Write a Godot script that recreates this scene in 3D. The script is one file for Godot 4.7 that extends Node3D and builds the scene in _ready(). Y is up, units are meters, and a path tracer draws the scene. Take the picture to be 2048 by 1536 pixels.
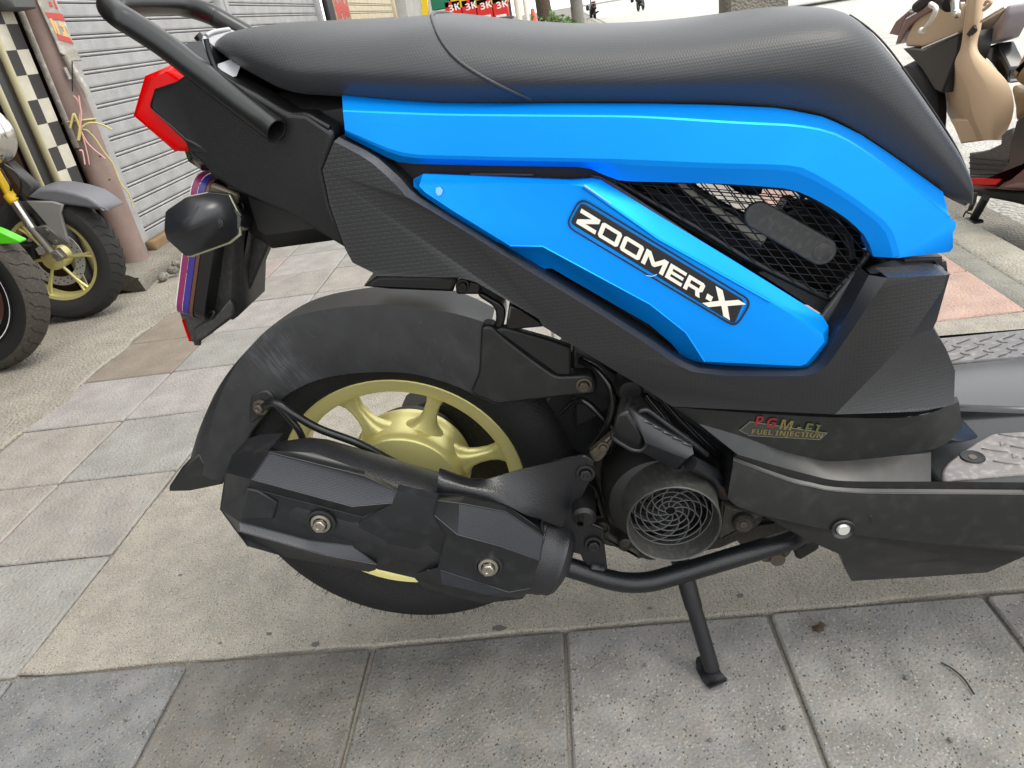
extends Node3D
# A blue and black scooter on its centre stand on a tiled pavement. Metres; x points to the front of the scooter, z to the camera.

const CAM := Vector3(0.288, 0.828, 0.834)
var st: SurfaceTool
var sg := 0
var mir := false
var xf := Transform3D.IDENTITY
var mats := {}
var tex := {}
var rng := RandomNumberGenerator.new()
var taken := {}

# ---------------------------------------------------------------- small helpers
func p3(a: Array) -> PackedVector3Array:
	var r := PackedVector3Array()
	for k in range(0, a.size(), 3):
		r.append(Vector3(a[k], a[k + 1], a[k + 2]))
	return r

func begin() -> void:
	st = SurfaceTool.new()
	st.begin(Mesh.PRIMITIVE_TRIANGLES)
	sg = 0

func numbered(called: String) -> String:
	taken[called] = taken.get(called, -1) + 1
	return called if taken[called] == 0 else "%s_%03d" % [called, taken[called]]

func done(called: String, m: Material, parent: Node = self, smooth := true) -> MeshInstance3D:
	if smooth:
		st.generate_normals()
	var o := MeshInstance3D.new()
	o.mesh = st.commit()
	o.material_override = m
	o.name = numbered(called) if parent == self else called
	parent.add_child(o, true)
	return o

func thing(called: String, label: String, category: String, at := Vector3.ZERO, turn := 0.0, group := "") -> Node3D:
	var o := Node3D.new()
	o.name = numbered(called)
	add_child(o)
	o.position = at
	o.rotation.y = turn
	return tag(o, label, category, group)

func tag(o: Node3D, label: String, category: String, group := "") -> Node3D:
	o.set_meta("label", label)
	o.set_meta("category", category)
	if group:
		o.set_meta("group", group)
	return o

func struct(o: Node3D, label := "") -> Node3D:
	o.set_meta("kind", "structure")
	if label:
		o.set_meta("label", label)
	return o

func put(v: Vector3) -> void:
	st.set_smooth_group(sg)
	var w := xf * v
	if mir:
		w.z = -w.z
	st.add_vertex(w)

func tri(a: Vector3, b: Vector3, c: Vector3) -> void:
	if (b - a).cross(c - a).length_squared() < 1e-16:
		return
	put(a)
	if mir:
		put(b)
		put(c)
	else:
		put(c)
		put(b)

func quad(a: Vector3, b: Vector3, c: Vector3, d: Vector3) -> void:
	tri(a, b, c)
	tri(a, c, d)

func loft(rows: Array, closed := false) -> void:
	for i in rows.size() - 1:
		var a: PackedVector3Array = rows[i]
		var b: PackedVector3Array = rows[i + 1]
		var n := a.size()
		for j in (n if closed else n - 1):
			quad(a[j], a[(j + 1) % n], b[(j + 1) % n], b[j])

func creased(rows: Array, closed := false) -> void:
	for i in rows.size() - 1:
		sg += 1
		loft([rows[i], rows[i + 1]], closed)

func normal_of(poly: PackedVector3Array) -> Vector3:
	var n := Vector3.ZERO
	for k in poly.size():
		n += (poly[k] - poly[0]).cross(poly[(k + 1) % poly.size()] - poly[0])
	return n.normalized()

func fill(poly: PackedVector3Array) -> void:
	var n := normal_of(poly)
	var ax := n.cross(Vector3.UP if absf(n.y) < 0.9 else Vector3.RIGHT).normalized()
	var ay := n.cross(ax)
	var flat := PackedVector2Array()
	for v in poly:
		flat.append(Vector2(v.dot(ax), v.dot(ay)))
	var ix := Geometry2D.triangulate_polygon(flat)
	if ix.is_empty():
		for k in range(1, poly.size() - 1):
			tri(poly[0], poly[k], poly[k + 1])
		return
	for k in range(0, ix.size(), 3):
		var a := poly[ix[k]]
		var b := poly[ix[k + 1]]
		var c := poly[ix[k + 2]]
		if (b - a).cross(c - a).dot(n) < 0:
			tri(a, c, b)
		else:
			tri(a, b, c)

func off(poly: PackedVector3Array, v: Vector3) -> PackedVector3Array:
	var r := PackedVector3Array()
	for q in poly:
		r.append(q + v)
	return r

func zed(poly: PackedVector3Array, z: float) -> PackedVector3Array:
	var r := PackedVector3Array()
	for q in poly:
		r.append(Vector3(q.x, q.y, z))
	return r

func flip(poly: PackedVector3Array) -> PackedVector3Array:
	var r := PackedVector3Array()
	for q in poly:
		r.append(Vector3(q.x, q.y, -q.z))
	return r

func back(poly: PackedVector3Array) -> PackedVector3Array:
	var r := poly.duplicate()
	r.reverse()
	return r

# outline moved inwards by d in its own plane (the outline faces along n)
func inset(poly: PackedVector3Array, d: float, n: Vector3) -> PackedVector3Array:
	var r := PackedVector3Array()
	var c := poly.size()
	for k in c:
		var p := poly[k]
		var e0 := p - poly[(k + c - 1) % c]
		var e1 := poly[(k + 1) % c] - p
		e0 = (e0 - n * e0.dot(n)).normalized()
		e1 = (e1 - n * e1.dot(n)).normalized()
		var m := n.cross(e0) + n.cross(e1)
		var l := m.length()
		m = m / maxf(l * l * 0.5, 0.35)
		r.append(p + m * d)
	return r

# a plate: the outline lies on its front face, edges rounded by bev, depth behind it along -n
func panel(poly: PackedVector3Array, depth: float, bev: float, steps := 3, n := Vector3.ZERO) -> void:
	var m := normal_of(poly)
	if n == Vector3.ZERO:
		n = m if absf(m.z) < 0.05 or m.z > 0 else -m
	if m.dot(n) < 0:
		poly = back(poly)
	var rows := []
	rows.append(off(poly, -n * depth))
	for k in steps + 1:
		var a := PI / 2 * k / steps
		rows.append(off(inset(poly, bev * (1 - cos(a)), n), n * bev * (sin(a) - 1)))
	sg += 1
	fill(back(rows[0]))
	sg += 1
	loft([rows[0], rows[1]], true)
	sg += 1
	loft(rows.slice(1), true)
	sg += 1
	fill(rows[-1])

# corners cut by small curves; r is the distance from each corner
func soft(poly: PackedVector3Array, r: float, n := 3, closed := true) -> PackedVector3Array:
	var o := PackedVector3Array()
	var c := poly.size()
	for k in c:
		if not closed and (k == 0 or k == c - 1):
			o.append(poly[k])
			continue
		var p := poly[k]
		var a := poly[(k + c - 1) % c] - p
		var b := poly[(k + 1) % c] - p
		var ra := minf(r, a.length() * 0.45)
		var rb := minf(r, b.length() * 0.45)
		var p0 := p + a.normalized() * ra
		var p1 := p + b.normalized() * rb
		for s in n + 1:
			var t := float(s) / n
			o.append(p0.lerp(p, t).lerp(p.lerp(p1, t), t))
	return o

func spline(poly: PackedVector3Array, n := 6, closed := false) -> PackedVector3Array:
	var o := PackedVector3Array()
	var c := poly.size()
	for k in (c if closed else c - 1):
		var a := poly[(k + c - 1) % c] if closed or k > 0 else poly[0] * 2 - poly[1]
		var b := poly[k]
		var d := poly[(k + 1) % c]
		var e := poly[(k + 2) % c] if closed or k < c - 2 else poly[c - 1] * 2 - poly[c - 2]
		for s in n:
			o.append(b.cubic_interpolate(d, a, e, float(s) / n))
	if not closed:
		o.append(poly[c - 1])
	return o

# n points spread evenly along a line
func even(poly: PackedVector3Array, n: int) -> PackedVector3Array:
	var total := 0.0
	for k in poly.size() - 1:
		total += poly[k].distance_to(poly[k + 1])
	var o := PackedVector3Array()
	var k := 0
	var run := 0.0
	for s in n:
		var want := total * s / (n - 1)
		while k < poly.size() - 2 and run + poly[k].distance_to(poly[k + 1]) < want:
			run += poly[k].distance_to(poly[k + 1])
			k += 1
		o.append(poly[k].lerp(poly[k + 1], clampf((want - run) / maxf(poly[k].distance_to(poly[k + 1]), 1e-9), 0, 1)))
	return o

func ring(c: Vector3, u: Vector3, v: Vector3, n: int) -> PackedVector3Array:
	var o := PackedVector3Array()
	for k in n:
		o.append(c + u * cos(TAU * k / n) + v * sin(TAU * k / n))
	return o

func tube(path: PackedVector3Array, r: float, n := 10, caps := true, r1 := -1.0) -> void:
	var rows := []
	var u := Vector3.ZERO
	for k in path.size():
		var d := (path[mini(k + 1, path.size() - 1)] - path[maxi(k - 1, 0)]).normalized()
		if k == 0:
			u = d.cross(Vector3.UP if absf(d.y) < 0.9 else Vector3.RIGHT).normalized()
		u = (u - d * u.dot(d)).normalized()
		var q := r if r1 < 0 else lerpf(r, r1, float(k) / (path.size() - 1))
		rows.append(ring(path[k], u * q, d.cross(u) * q, n))
	sg += 1
	loft(rows, true)
	if caps:
		sg += 1
		fill(back(rows[0]))
		fill(rows[-1])

# profile of (radius, height) pairs turned round the axis of basis b (its z) at c; creases where the profile bends sharply
func lathe(prof: Array, c: Vector3, b: Basis, n := 32) -> void:
	var rows := []
	for q in prof:
		rows.append(ring(c + b.z * q[1], b.x * q[0], b.y * q[0], n))
	for k in prof.size() - 1:
		if k == 0:
			sg += 1
		else:
			var d0 := Vector2(prof[k][0] - prof[k - 1][0], prof[k][1] - prof[k - 1][1])
			var d1 := Vector2(prof[k + 1][0] - prof[k][0], prof[k + 1][1] - prof[k][1])
			if absf(d0.angle_to(d1)) > 0.6:
				sg += 1
		loft([rows[k], rows[k + 1]], true)

func facing(n: Vector3) -> Basis:
	n = n.normalized()
	var u := n.cross(Vector3.UP if absf(n.y) < 0.9 else Vector3.RIGHT).normalized()
	return Basis(u, n.cross(u), n)

func block(c: Vector3, size: Vector3, bev := 0.004, b := Basis.IDENTITY) -> void:
	var h := size / 2
	var keep := xf
	xf = xf * Transform3D(b, c)
	var e := minf(bev, minf(h.x, minf(h.y, h.z)) * 0.9)
	var rows := []
	for s in [[-h.z, e], [-h.z + e, 0.0], [h.z - e, 0.0], [h.z, e]]:
		var x: float = h.x - s[1]
		var y: float = h.y - s[1]
		var k := e - float(s[1]) * 0.7
		rows.append(PackedVector3Array([Vector3(x - k, -y, s[0]), Vector3(x, -y + k, s[0]), Vector3(x, y - k, s[0]), Vector3(x - k, y, s[0]), Vector3(-x + k, y, s[0]), Vector3(-x, y - k, s[0]), Vector3(-x, -y + k, s[0]), Vector3(-x + k, -y, s[0])]))
	sg += 1
	loft(rows, true)
	sg += 1
	fill(back(rows[0]))
	sg += 1
	fill(rows[-1])
	xf = keep

func bolt(c: Vector3, n: Vector3, r: float, h: float) -> void:
	var b := facing(n)
	lathe([[r * 1.55, -0.002], [r * 1.55, 0.0], [r * 1.45, h * 0.25], [r * 1.05, h * 0.3]], c, b, 20)
	lathe([[r, h * 0.2], [r, h * 0.9], [r * 0.88, h], [r * 0.45, h], [r * 0.35, h * 0.85], [0.0, h * 0.85]], c, b, 6)

# ---------------------------------------------------------------- materials
func noise_image(size: int, freq: float, seed_: int, oct := 4) -> Image:
	var n := FastNoiseLite.new()
	n.seed = seed_
	n.noise_type = FastNoiseLite.TYPE_SIMPLEX_SMOOTH
	n.frequency = freq
	n.fractal_octaves = oct
	var im := n.get_seamless_image(size, size)
	im.convert(Image.FORMAT_L8)
	return im

func as_tex(im: Image) -> ImageTexture:
	im.generate_mipmaps()
	return ImageTexture.create_from_image(im)

func bumped(im: Image, scale: float) -> ImageTexture:
	im.bump_map_to_normal_map(scale)
	return as_tex(im)

# grey concrete: broad patches, fine grain, pale and dark stones and small pits
func concrete(seed_: int, size: int, low: float, grain: float, pale: int, dark: int, big: int, warm: float) -> Image:
	var a := noise_image(size, 0.006, seed_, 4)
	var b := noise_image(size, 0.12, seed_ + 1, 3)
	var im := Image.create(size, size, false, Image.FORMAT_RGB8)
	var r := RandomNumberGenerator.new()
	r.seed = seed_
	for y in size:
		for x in size:
			var v := 0.78 + low * (a.get_pixel(x, y).r - 0.5) + grain * (b.get_pixel(x, y).r - 0.5) + r.randf_range(-0.03, 0.03)
			var w := warm * (a.get_pixel((x * 2) % size, (y * 2 + size / 3) % size).r - 0.5)
			im.set_pixel(x, y, Color(v + w, v, v - w))
	for k in pale + dark:
		var s := r.randi_range(1, big)
		var g := r.randf_range(0.88, 1.0) if k < pale else r.randf_range(0.28, 0.55)
		var x := r.randi_range(0, size - 4)
		var y := r.randi_range(0, size - 4)
		im.fill_rect(Rect2i(x, y, s, maxi(1, s + r.randi_range(-1, 0))), Color(g, g * 0.99, g * 0.96))
		if s > 2:
			im.fill_rect(Rect2i(x + 1, y - 1 if y > 0 else 0, s - 1, s + 1), Color(g, g * 0.99, g * 0.96))
	return im

func M(called: String, c: Color, rough: float, metal := 0.0) -> StandardMaterial3D:
	if mats.has(called):
		return mats[called]
	var m := StandardMaterial3D.new()
	m.albedo_color = c
	m.roughness = rough
	m.metallic = metal
	m.cull_mode = BaseMaterial3D.CULL_DISABLED
	mats[called] = m
	return m

func tri_map(m: StandardMaterial3D, scale: float, color: Texture2D = null, normal: Texture2D = null, strength := 1.0, world := true) -> StandardMaterial3D:
	m.uv1_triplanar = true
	m.uv1_world_triplanar = world
	m.uv1_scale = Vector3.ONE * scale
	m.uv1_triplanar_sharpness = 6.0
	if color:
		m.albedo_texture = color
	if normal:
		m.normal_enabled = true
		m.normal_texture = normal
		m.normal_scale = strength
	return m

func make_textures() -> void:
	tex.grain = bumped(noise_image(256, 0.09, 3, 4), 5.0)
	tex.ripple = bumped(noise_image(256, 0.02, 5, 4), 6.0)
	# small dimples of seat vinyl, in offset rows
	var im := Image.create(64, 64, false, Image.FORMAT_L8)
	for y in 64:
		for x in 64:
			var row := y / 16
			var u := fposmod(x + (8 if row % 2 else 0), 16.0) - 8.0
			var v := fposmod(y, 16.0) - 8.0
			var d := sqrt(u * u + v * v) / 8.0
			var g := clampf(0.75 - 0.6 * exp(-d * d * 3.0), 0, 1)
			im.set_pixel(x, y, Color(g, g, g))
	tex.dimple = bumped(im, 3.0)
	# woven relief of the carbon-look plastic
	im = Image.create(64, 64, false, Image.FORMAT_L8)
	for y in 64:
		for x in 64:
			var cx := x / 16
			var cy := y / 16
			var over := (cx + cy) % 2 == 0
			var t := (fposmod(x, 16.0) if over else fposmod(y, 16.0)) / 16.0
			var g := 0.35 + 0.45 * sin(PI * t)
			im.set_pixel(x, y, Color(g, g, g))
	tex.weave = bumped(im, 2.5)
	# flaked paint, dusty plastic, scuffs
	var n := noise_image(256, 0.01, 11, 5)
	im = Image.create(256, 256, false, Image.FORMAT_RGB8)
	var r := RandomNumberGenerator.new()
	r.seed = 5
	for y in 256:
		for x in 256:
			var v := 0.88 + 0.10 * (n.get_pixel(x, y).r - 0.5) + r.randf_range(-0.05, 0.05)
			im.set_pixel(x, y, Color(v, v, v))
	tex.mottle = as_tex(im)
	im = Image.create(1024, 1024, false, Image.FORMAT_RGB8)
	n = noise_image(1024, 0.008, 21, 5)
	for y in 1024:
		for x in 1024:
			var d := maxf(0, n.get_pixel(x, y).r - 0.5)
			var v := 0.62 + 0.45 * d + r.randf_range(-0.05, 0.05)
			im.set_pixel(x, y, Color(v, v * 0.985, v * 0.95))
	for k in 150:
		var x := r.randf_range(60, 960)
		var y := r.randf_range(60, 960)
		var a := r.randf_range(0, TAU)
		var l := r.randi_range(6, 34)
		var g := r.randf_range(0.75, 1.0)
		for s in l:
			im.set_pixel(int(x + cos(a) * s), int(y + sin(a) * s), Color(g, g, g))
	tex.scuff = as_tex(im)
	# skin of the wheel hugger, laid out along its arc: rubbed streaks, scratches and dried mud splashes
	im = Image.create(1024, 256, false, Image.FORMAT_RGB8)
	n = noise_image(1024, 0.012, 91, 5)
	var fine := noise_image(1024, 0.10, 92, 2)
	for y in 256:
		for x in 1024:
			var v := 0.60 + 0.16 * (n.get_pixel(x, y).r - 0.5) + r.randf_range(-0.03, 0.03)
			var u := x / 1024.0
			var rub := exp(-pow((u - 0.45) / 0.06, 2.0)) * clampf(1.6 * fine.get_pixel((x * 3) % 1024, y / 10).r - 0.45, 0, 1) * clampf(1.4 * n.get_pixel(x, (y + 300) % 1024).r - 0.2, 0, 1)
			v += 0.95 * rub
			var mud := clampf((n.get_pixel((x + 500) % 1024, (y * 2 + 100) % 1024).r - 0.56) * 3.0, 0, 1) * smoothstep(0.72, 0.95, u)
			im.set_pixel(x, y, Color(v + 0.14 * mud, v + 0.115 * mud, v + 0.07 * mud))
	for k in 90:
		var x := r.randf_range(40, 980)
		var y := r.randf_range(60, 245)
		var a := r.randf_range(0, TAU)
		var l := r.randi_range(4, 22)
		var g := r.randf_range(0.75, 0.95)
		for s in l:
			im.set_pixel(clampi(int(x + cos(a) * s), 0, 1023), clampi(int(y + sin(a) * s), 0, 255), Color(g, g, g))
	tex.hugger = as_tex(im)
	tex.tile = as_tex(concrete(31, 1024, 0.20, 0.10, 5200, 3600, 4, 0.03))
	tex.patch = as_tex(concrete(47, 1024, 0.12, 0.20, 12000, 8000, 3, 0.02))
	tex.smooth = as_tex(concrete(59, 1024, 0.13, 0.09, 1600, 1200, 3, 0.02))
	tex.rough = bumped(noise_image(512, 0.16, 71, 4), 7.0)

func make_materials() -> void:
	tri_map(M("vinyl", Color(0.15, 0.157, 0.168), 0.46), 92.0, null, tex.dimple, 0.40)
	mats.vinyl.rim_enabled = true
	mats.vinyl.rim = 0.4
	tri_map(M("piping", Color(0.11, 0.115, 0.125), 0.5), 40.0, null, tex.grain, 0.5)
	tri_map(M("plastic", Color(0.10, 0.105, 0.11), 0.40), 30.0, tex.mottle, tex.grain, 0.25)
	tri_map(M("dark_plastic", Color(0.062, 0.065, 0.07), 0.46), 30.0, tex.mottle, tex.grain, 0.3)
	tri_map(M("gloss_black", Color(0.08, 0.083, 0.09), 0.24), 20.0, tex.mottle)
	tri_map(M("carbon", Color(0.104, 0.109, 0.115), 0.40), 62.0, null, tex.weave, 0.42)
	tri_map(M("edge_grain", Color(0.104, 0.109, 0.115), 0.36), 60.0, null, tex.grain, 0.5)
	tri_map(M("scuffed", Color(0.20, 0.205, 0.215), 0.46), 3.2, tex.scuff)
	var b := tri_map(M("blue", Color(0.0, 0.57, 0.98), 0.34, 0.5), 160.0, null, tex.grain, 0.10)
	b.metallic_specular = 0.4
	tri_map(M("gold", Color(0.84, 0.805, 0.53), 0.34, 0.45), 60.0, null, tex.grain, 0.10)
	tri_map(M("tyre", Color(0.06, 0.06, 0.062), 0.7), 16.0, tex.mottle, tex.grain, 0.8)
	tri_map(M("dusty_tyre", Color(0.17, 0.165, 0.16), 0.8), 16.0, tex.mottle, tex.grain, 0.8)
	tri_map(M("indicator_black", Color(0.135, 0.14, 0.15), 0.32), 60.0, null, tex.grain, 0.1)
	tri_map(M("shield", Color(0.195, 0.21, 0.235), 0.40), 4.0, tex.scuff)
	tri_map(M("shield_woven", Color(0.165, 0.176, 0.198), 0.42), 95.0, null, tex.weave, 0.5)
	tri_map(M("can", Color(0.15, 0.155, 0.17), 0.42), 20.0, tex.mottle, tex.grain, 0.3)
	tri_map(M("pipe_paint", Color(0.095, 0.10, 0.115), 0.34), 20.0, tex.mottle, tex.grain, 0.3)
	tri_map(M("rail_paint", Color(0.15, 0.155, 0.155), 0.30, 0.2), 20.0, tex.mottle)
	M("steel", Color(0.62, 0.6, 0.56), 0.3, 0.9)
	tri_map(M("dirty_steel", Color(0.42, 0.39, 0.34), 0.5, 0.6), 20.0, tex.mottle)
	tri_map(M("cast", Color(0.34, 0.33, 0.30), 0.55, 0.2), 14.0, tex.scuff)
	tri_map(M("engine_black", Color(0.075, 0.077, 0.078), 0.55), 14.0, tex.scuff)
	tri_map(M("grey_plastic", Color(0.32, 0.325, 0.32), 0.5), 30.0, tex.mottle, tex.grain, 0.4)
	tri_map(M("floor_plastic", Color(0.20, 0.21, 0.215), 0.24), 9.0, tex.mottle)
	tri_map(M("mat_rubber", Color(0.69, 0.67, 0.675), 0.45), 9.0, tex.scuff)
	tri_map(M("fairing", Color(0.19, 0.20, 0.208), 0.36), 5.0, tex.scuff)
	M("red_lens", Color(0.78, 0.0, 0.0), 0.22).metallic_specular = 0.25
	M("ink", Color(0.10, 0.10, 0.115), 0.4)
	M("white_print", Color(0.86, 0.85, 0.80), 0.45)
	M("rust", Color(0.36, 0.22, 0.13), 0.8)

# ---------------------------------------------------------------- ground
func make_ground() -> void:
	var T := 0.2993
	var turn := deg_to_rad(2.17)
	var ax := Vector3(cos(turn), 0, -sin(turn))
	var az := Vector3(-sin(turn), 0, -cos(turn))
	var o := Vector3(-0.4103, 0, 0.0614)
	# one sheet of ground under everything, out to the horizon
	begin()
	quad(Vector3(-300, -0.2, 300), Vector3(300, -0.2, 300), Vector3(300, -0.2, -300), Vector3(-300, -0.2, -300))
	struct(done("ground", tri_map(M("earth", Color(0.5, 0.48, 0.45), 0.9), 0.4, tex.smooth)))
	# bed of mortar between and beneath the tiles
	begin()
	block(Vector3(-0.34, -0.058, -28.5), Vector3(3.36, 0.1, 65), 0.002)
	var pv := done("pavement", tri_map(M("mortar", Color(0.60, 0.575, 0.53), 0.95), 2.0, tex.smooth, tex.rough, 0.5))
	struct(pv)
	# paving tiles, each one a slab with worn edges
	var meshes := []
	rng.seed = 4
	for k in 4:
		begin()
		var h := T / 2 - 0.003
		var pl := PackedVector3Array()
		for s in [[-1, -1], [1, -1], [1, 1], [-1, 1]]:
			pl.append(Vector3(s[0] * h + rng.randf_range(-0.001, 0.001), 0, s[1] * h + rng.randf_range(-0.001, 0.001)))
		panel(soft(pl, 0.007, 2), 0.04, 0.004, 2, Vector3.UP)
		st.generate_normals()
		meshes.append(st.commit())
	var looks := {"near": [], "far": [], "brown": [], "pink": []}
	for k in 6:
		looks.near.append(tri_map(M("near%d" % k, [Color(0.535, 0.535, 0.53), Color(0.505, 0.49, 0.465), Color(0.53, 0.52, 0.50), Color(0.595, 0.585, 0.57), Color(0.62, 0.61, 0.59), Color(0.65, 0.635, 0.62)][k], 0.85), 1.9, tex.tile, tex.rough, 0.2))
		if k > 3:
			continue
		looks.far.append(tri_map(M("far%d" % k, [Color(0.67, 0.65, 0.62), Color(0.69, 0.665, 0.63), Color(0.66, 0.65, 0.625), Color(0.70, 0.68, 0.66)][k], 0.85), 1.3, tex.smooth, tex.rough, 0.3))
		looks.pink.append(tri_map(M("pink%d" % k, [Color(0.80, 0.655, 0.60), Color(0.78, 0.65, 0.60), Color(0.79, 0.67, 0.61), Color(0.81, 0.66, 0.61)][k], 0.85), 1.3, tex.smooth, tex.rough, 0.3))
	for l in looks.values():
		for k in l.size():
			l[k].uv1_offset = Vector3(0.31 * k, 0.17 * k, 0.43 * k)
	var brown := tri_map(M("brown_tile", Color(0.60, 0.555, 0.50), 0.85), 1.3, tex.smooth, tex.rough, 0.15)
	var mauve := tri_map(M("mauve_tile", Color(0.70, 0.645, 0.62), 0.85), 1.3, tex.smooth, tex.rough, 0.15)
	for j in range(-4, 16):
		for i in range(-6, 6):
			var cover := j >= 0 and j < 3 and i >= -1
			var apron := i < -3 and j > 0
			if cover or apron:
				continue
			var c := o + ax * T * (i + 0.5) + az * T * (j + 0.5)
			var m := MeshInstance3D.new()
			m.name = "tile"
			m.mesh = meshes[rng.randi() % 4]
			var q := rng.randi() % 4
			m.material_override = looks.near[q] if j < 0 else (looks.pink[q] if i >= 4 and j >= 3 and (i >= 5 or j < 5) else looks.far[q])
			if j < 0:
				m.material_override = looks.near[clampi(i + 1, 0, 5) if j == -1 else posmod(i + 3 * j, 6)]
			if i == -3 and (j == 4 or j == 5):
				m.material_override = brown
			if i == -3 and j == 7:
				m.material_override = mauve
			m.position = c + Vector3.UP * rng.randf_range(-0.0012, 0.0)
			m.rotation = Vector3(rng.randf_range(-0.003, 0.003), turn, rng.randf_range(-0.003, 0.003))
			pv.add_child(m, true)
	# the strip of poured concrete that the scooter stands on
	begin()
	var e := []
	for k in 41:
		e.append(rng.randf_range(-0.003, 0.003))
	var pl := PackedVector3Array()
	for k in 41:
		pl.append(o + ax * T * (-1 + k * 0.2) + az * (0.004 + e[k]))
	for k in 13:
		pl.append(o + ax * (T * 7 + e[k]) + az * T * (0.05 + k * 0.24))
	for k in 41:
		pl.append(o + ax * T * (7 - k * 0.2) + az * (T * 3 - 0.004 + e[40 - k]))
	for k in range(1, 12):
		pl.append(o + ax * (T * -1 + 0.004 + e[k + 9]) + az * T * (3 - k * 0.25))
	panel(pl, 0.05, 0.003, 2, Vector3.UP)
	struct(done("concrete_patch", tri_map(M("patch", Color(0.69, 0.665, 0.615), 0.92), 2.1, tex.patch, tex.rough, 0.3)), "strip of rough poured concrete between the paving tiles, under the scooter")
	# old gum and oil spots, and grit
	var pt: Node3D = get_node("concrete_patch")
	var spots := p3([-0.2949, 0.0005, 0.0115, -0.2069, 0.0005, 0.0405, 0.0879, 0.0005, 0.0276, -0.3728, 0.0005, 0.0259, 0.3181, 0.0005, 0.006, -0.5323, 0.0005, -0.1476, -0.1596, 0.0005, 0.0036, 0.4546, 0.0005, -0.0095])
	for k in spots.size():
		begin()
		var rim := PackedVector3Array()
		for t in 11:
			var rr: float = [0.004, 0.006, 0.008, 0.003, 0.003, 0.004, 0.0025, 0.005][k] * rng.randf_range(0.6, 1.2)
			rim.append(spots[k] + Vector3(cos(TAU * t / 11) * rr * 1.4, 0, sin(TAU * t / 11) * rr))
		panel(soft(rim, 0.002, 2), 0.002, 0.0004, 1, Vector3.UP)
		done("gum_spot", M("gum", Color(0.33, 0.32, 0.31), 0.8), pt)
	var stones := p3([0.2065, 0.003, 0.1802, 0.6289, 0.003, 0.155, 0.4611, 0.003, 0.2201, 0.0371, 0.003, 0.1897, 0.5756, 0.003, 0.1067, -0.1763, 0.003, 0.1553, -0.4575, 0.003, 0.1666, 0.3006, 0.003, 0.1145, 0.3689, 0.003, 0.2334, 0.642, 0.003, 0.2447])
	for k in stones.size():
		begin()
		block(stones[k], Vector3(rng.randf_range(0.003, 0.007), 0.004, rng.randf_range(0.003, 0.006)), 0.0015, Basis.from_euler(Vector3(rng.randf(), rng.randf() * 3.0, rng.randf())))
		done("grit", M("grit", Color(0.36, 0.345, 0.33), 0.9), pv)
	# smooth cement apron between the tiles and the shop
	begin()
	pl = PackedVector3Array()
	for k in 60:
		pl.append(o + ax * (T * -3 + 0.035 * sin(k * 0.9) * sin(k * 0.37) + rng.randf_range(-0.01, 0.01)) + az * T * (0.4 + k * 0.25))
	pl.append(o + ax * T * -8 + az * T * 15.2)
	pl.append(o + ax * T * -9 + az * T * 0.5)
	panel(pl, 0.04, 0.006, 2, Vector3.UP)
	struct(done("cement_apron", tri_map(M("apron", Color(0.69, 0.665, 0.61), 0.9), 0.9, tex.smooth, tex.rough, 0.5)), "smooth cement apron in front of the shop")
	# kerb: grey channel strip, long kerbstones, gutter and road
	begin()
	block(Vector3(1.355, -0.055, -29), Vector3(0.075, 0.11, 66), 0.003)
	struct(done("pavement_edge", tri_map(M("edge", Color(0.60, 0.59, 0.55), 0.9), 1.2, tex.smooth, tex.rough, 0.4)))
	var kb := thing("kerb", "pale concrete kerb of long stones along the road", "kerb", Vector3(1.46, 0, 0))
	struct(kb)
	for k in 44:
		begin()
		block(Vector3(rng.randf_range(-0.002, 0.002), -0.09, 1.83 - k * 1.0), Vector3(0.135, 0.19, 0.994), 0.012)
		done("kerbstone", tri_map(M("kerb", Color(0.74, 0.72, 0.66), 0.9), 1.1, tex.smooth, tex.rough, 0.6), kb)
	begin()
	block(Vector3(1.68, -0.17, -29), Vector3(0.31, 0.1, 66), 0.004)
	struct(done("gutter", tri_map(M("gutter", Color(0.56, 0.54, 0.50), 0.9), 0.9, tex.smooth, tex.rough, 0.6)))
	begin()
	block(Vector3(7.84, -0.175, -80), Vector3(12, 0.1, 180), 0.004)
	struct(done("road", tri_map(M("road", Color(0.87, 0.86, 0.83), 0.85), 0.5, tex.smooth, tex.rough, 0.4)))
	# things lying on the tiles
	begin()
	var lf := Vector3(0.555, 0.0, -0.035)
	for k in 3:
		block(p3([0.5474, 0.004, 0.0656])[0] + Vector3(0.003 * k - 0.003, 0.001 * k, 0.002 * (k % 2)), Vector3(0.012, 0.004, 0.008), 0.001, Basis.from_euler(Vector3(0.2 * k, 0.6 * k, 0.3)))
	tag(done("leaf_scrap", M("leaf_brown", Color(0.24, 0.17, 0.12), 0.8)), "small crumpled brown leaf scrap on the tile right of the stand foot", "leaf")
	begin()
	tube(spline(p3([0.6794, 0.003, 0.1343, 0.6886, 0.003, 0.1453, 0.6952, 0.003, 0.1612, 0.6966, 0.003, 0.1838]), 5), 0.0012, 5)
	tag(done("twig", M("twig_brown", Color(0.20, 0.16, 0.13), 0.8)), "thin curved dark twig lying on a paving tile", "twig")

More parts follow.
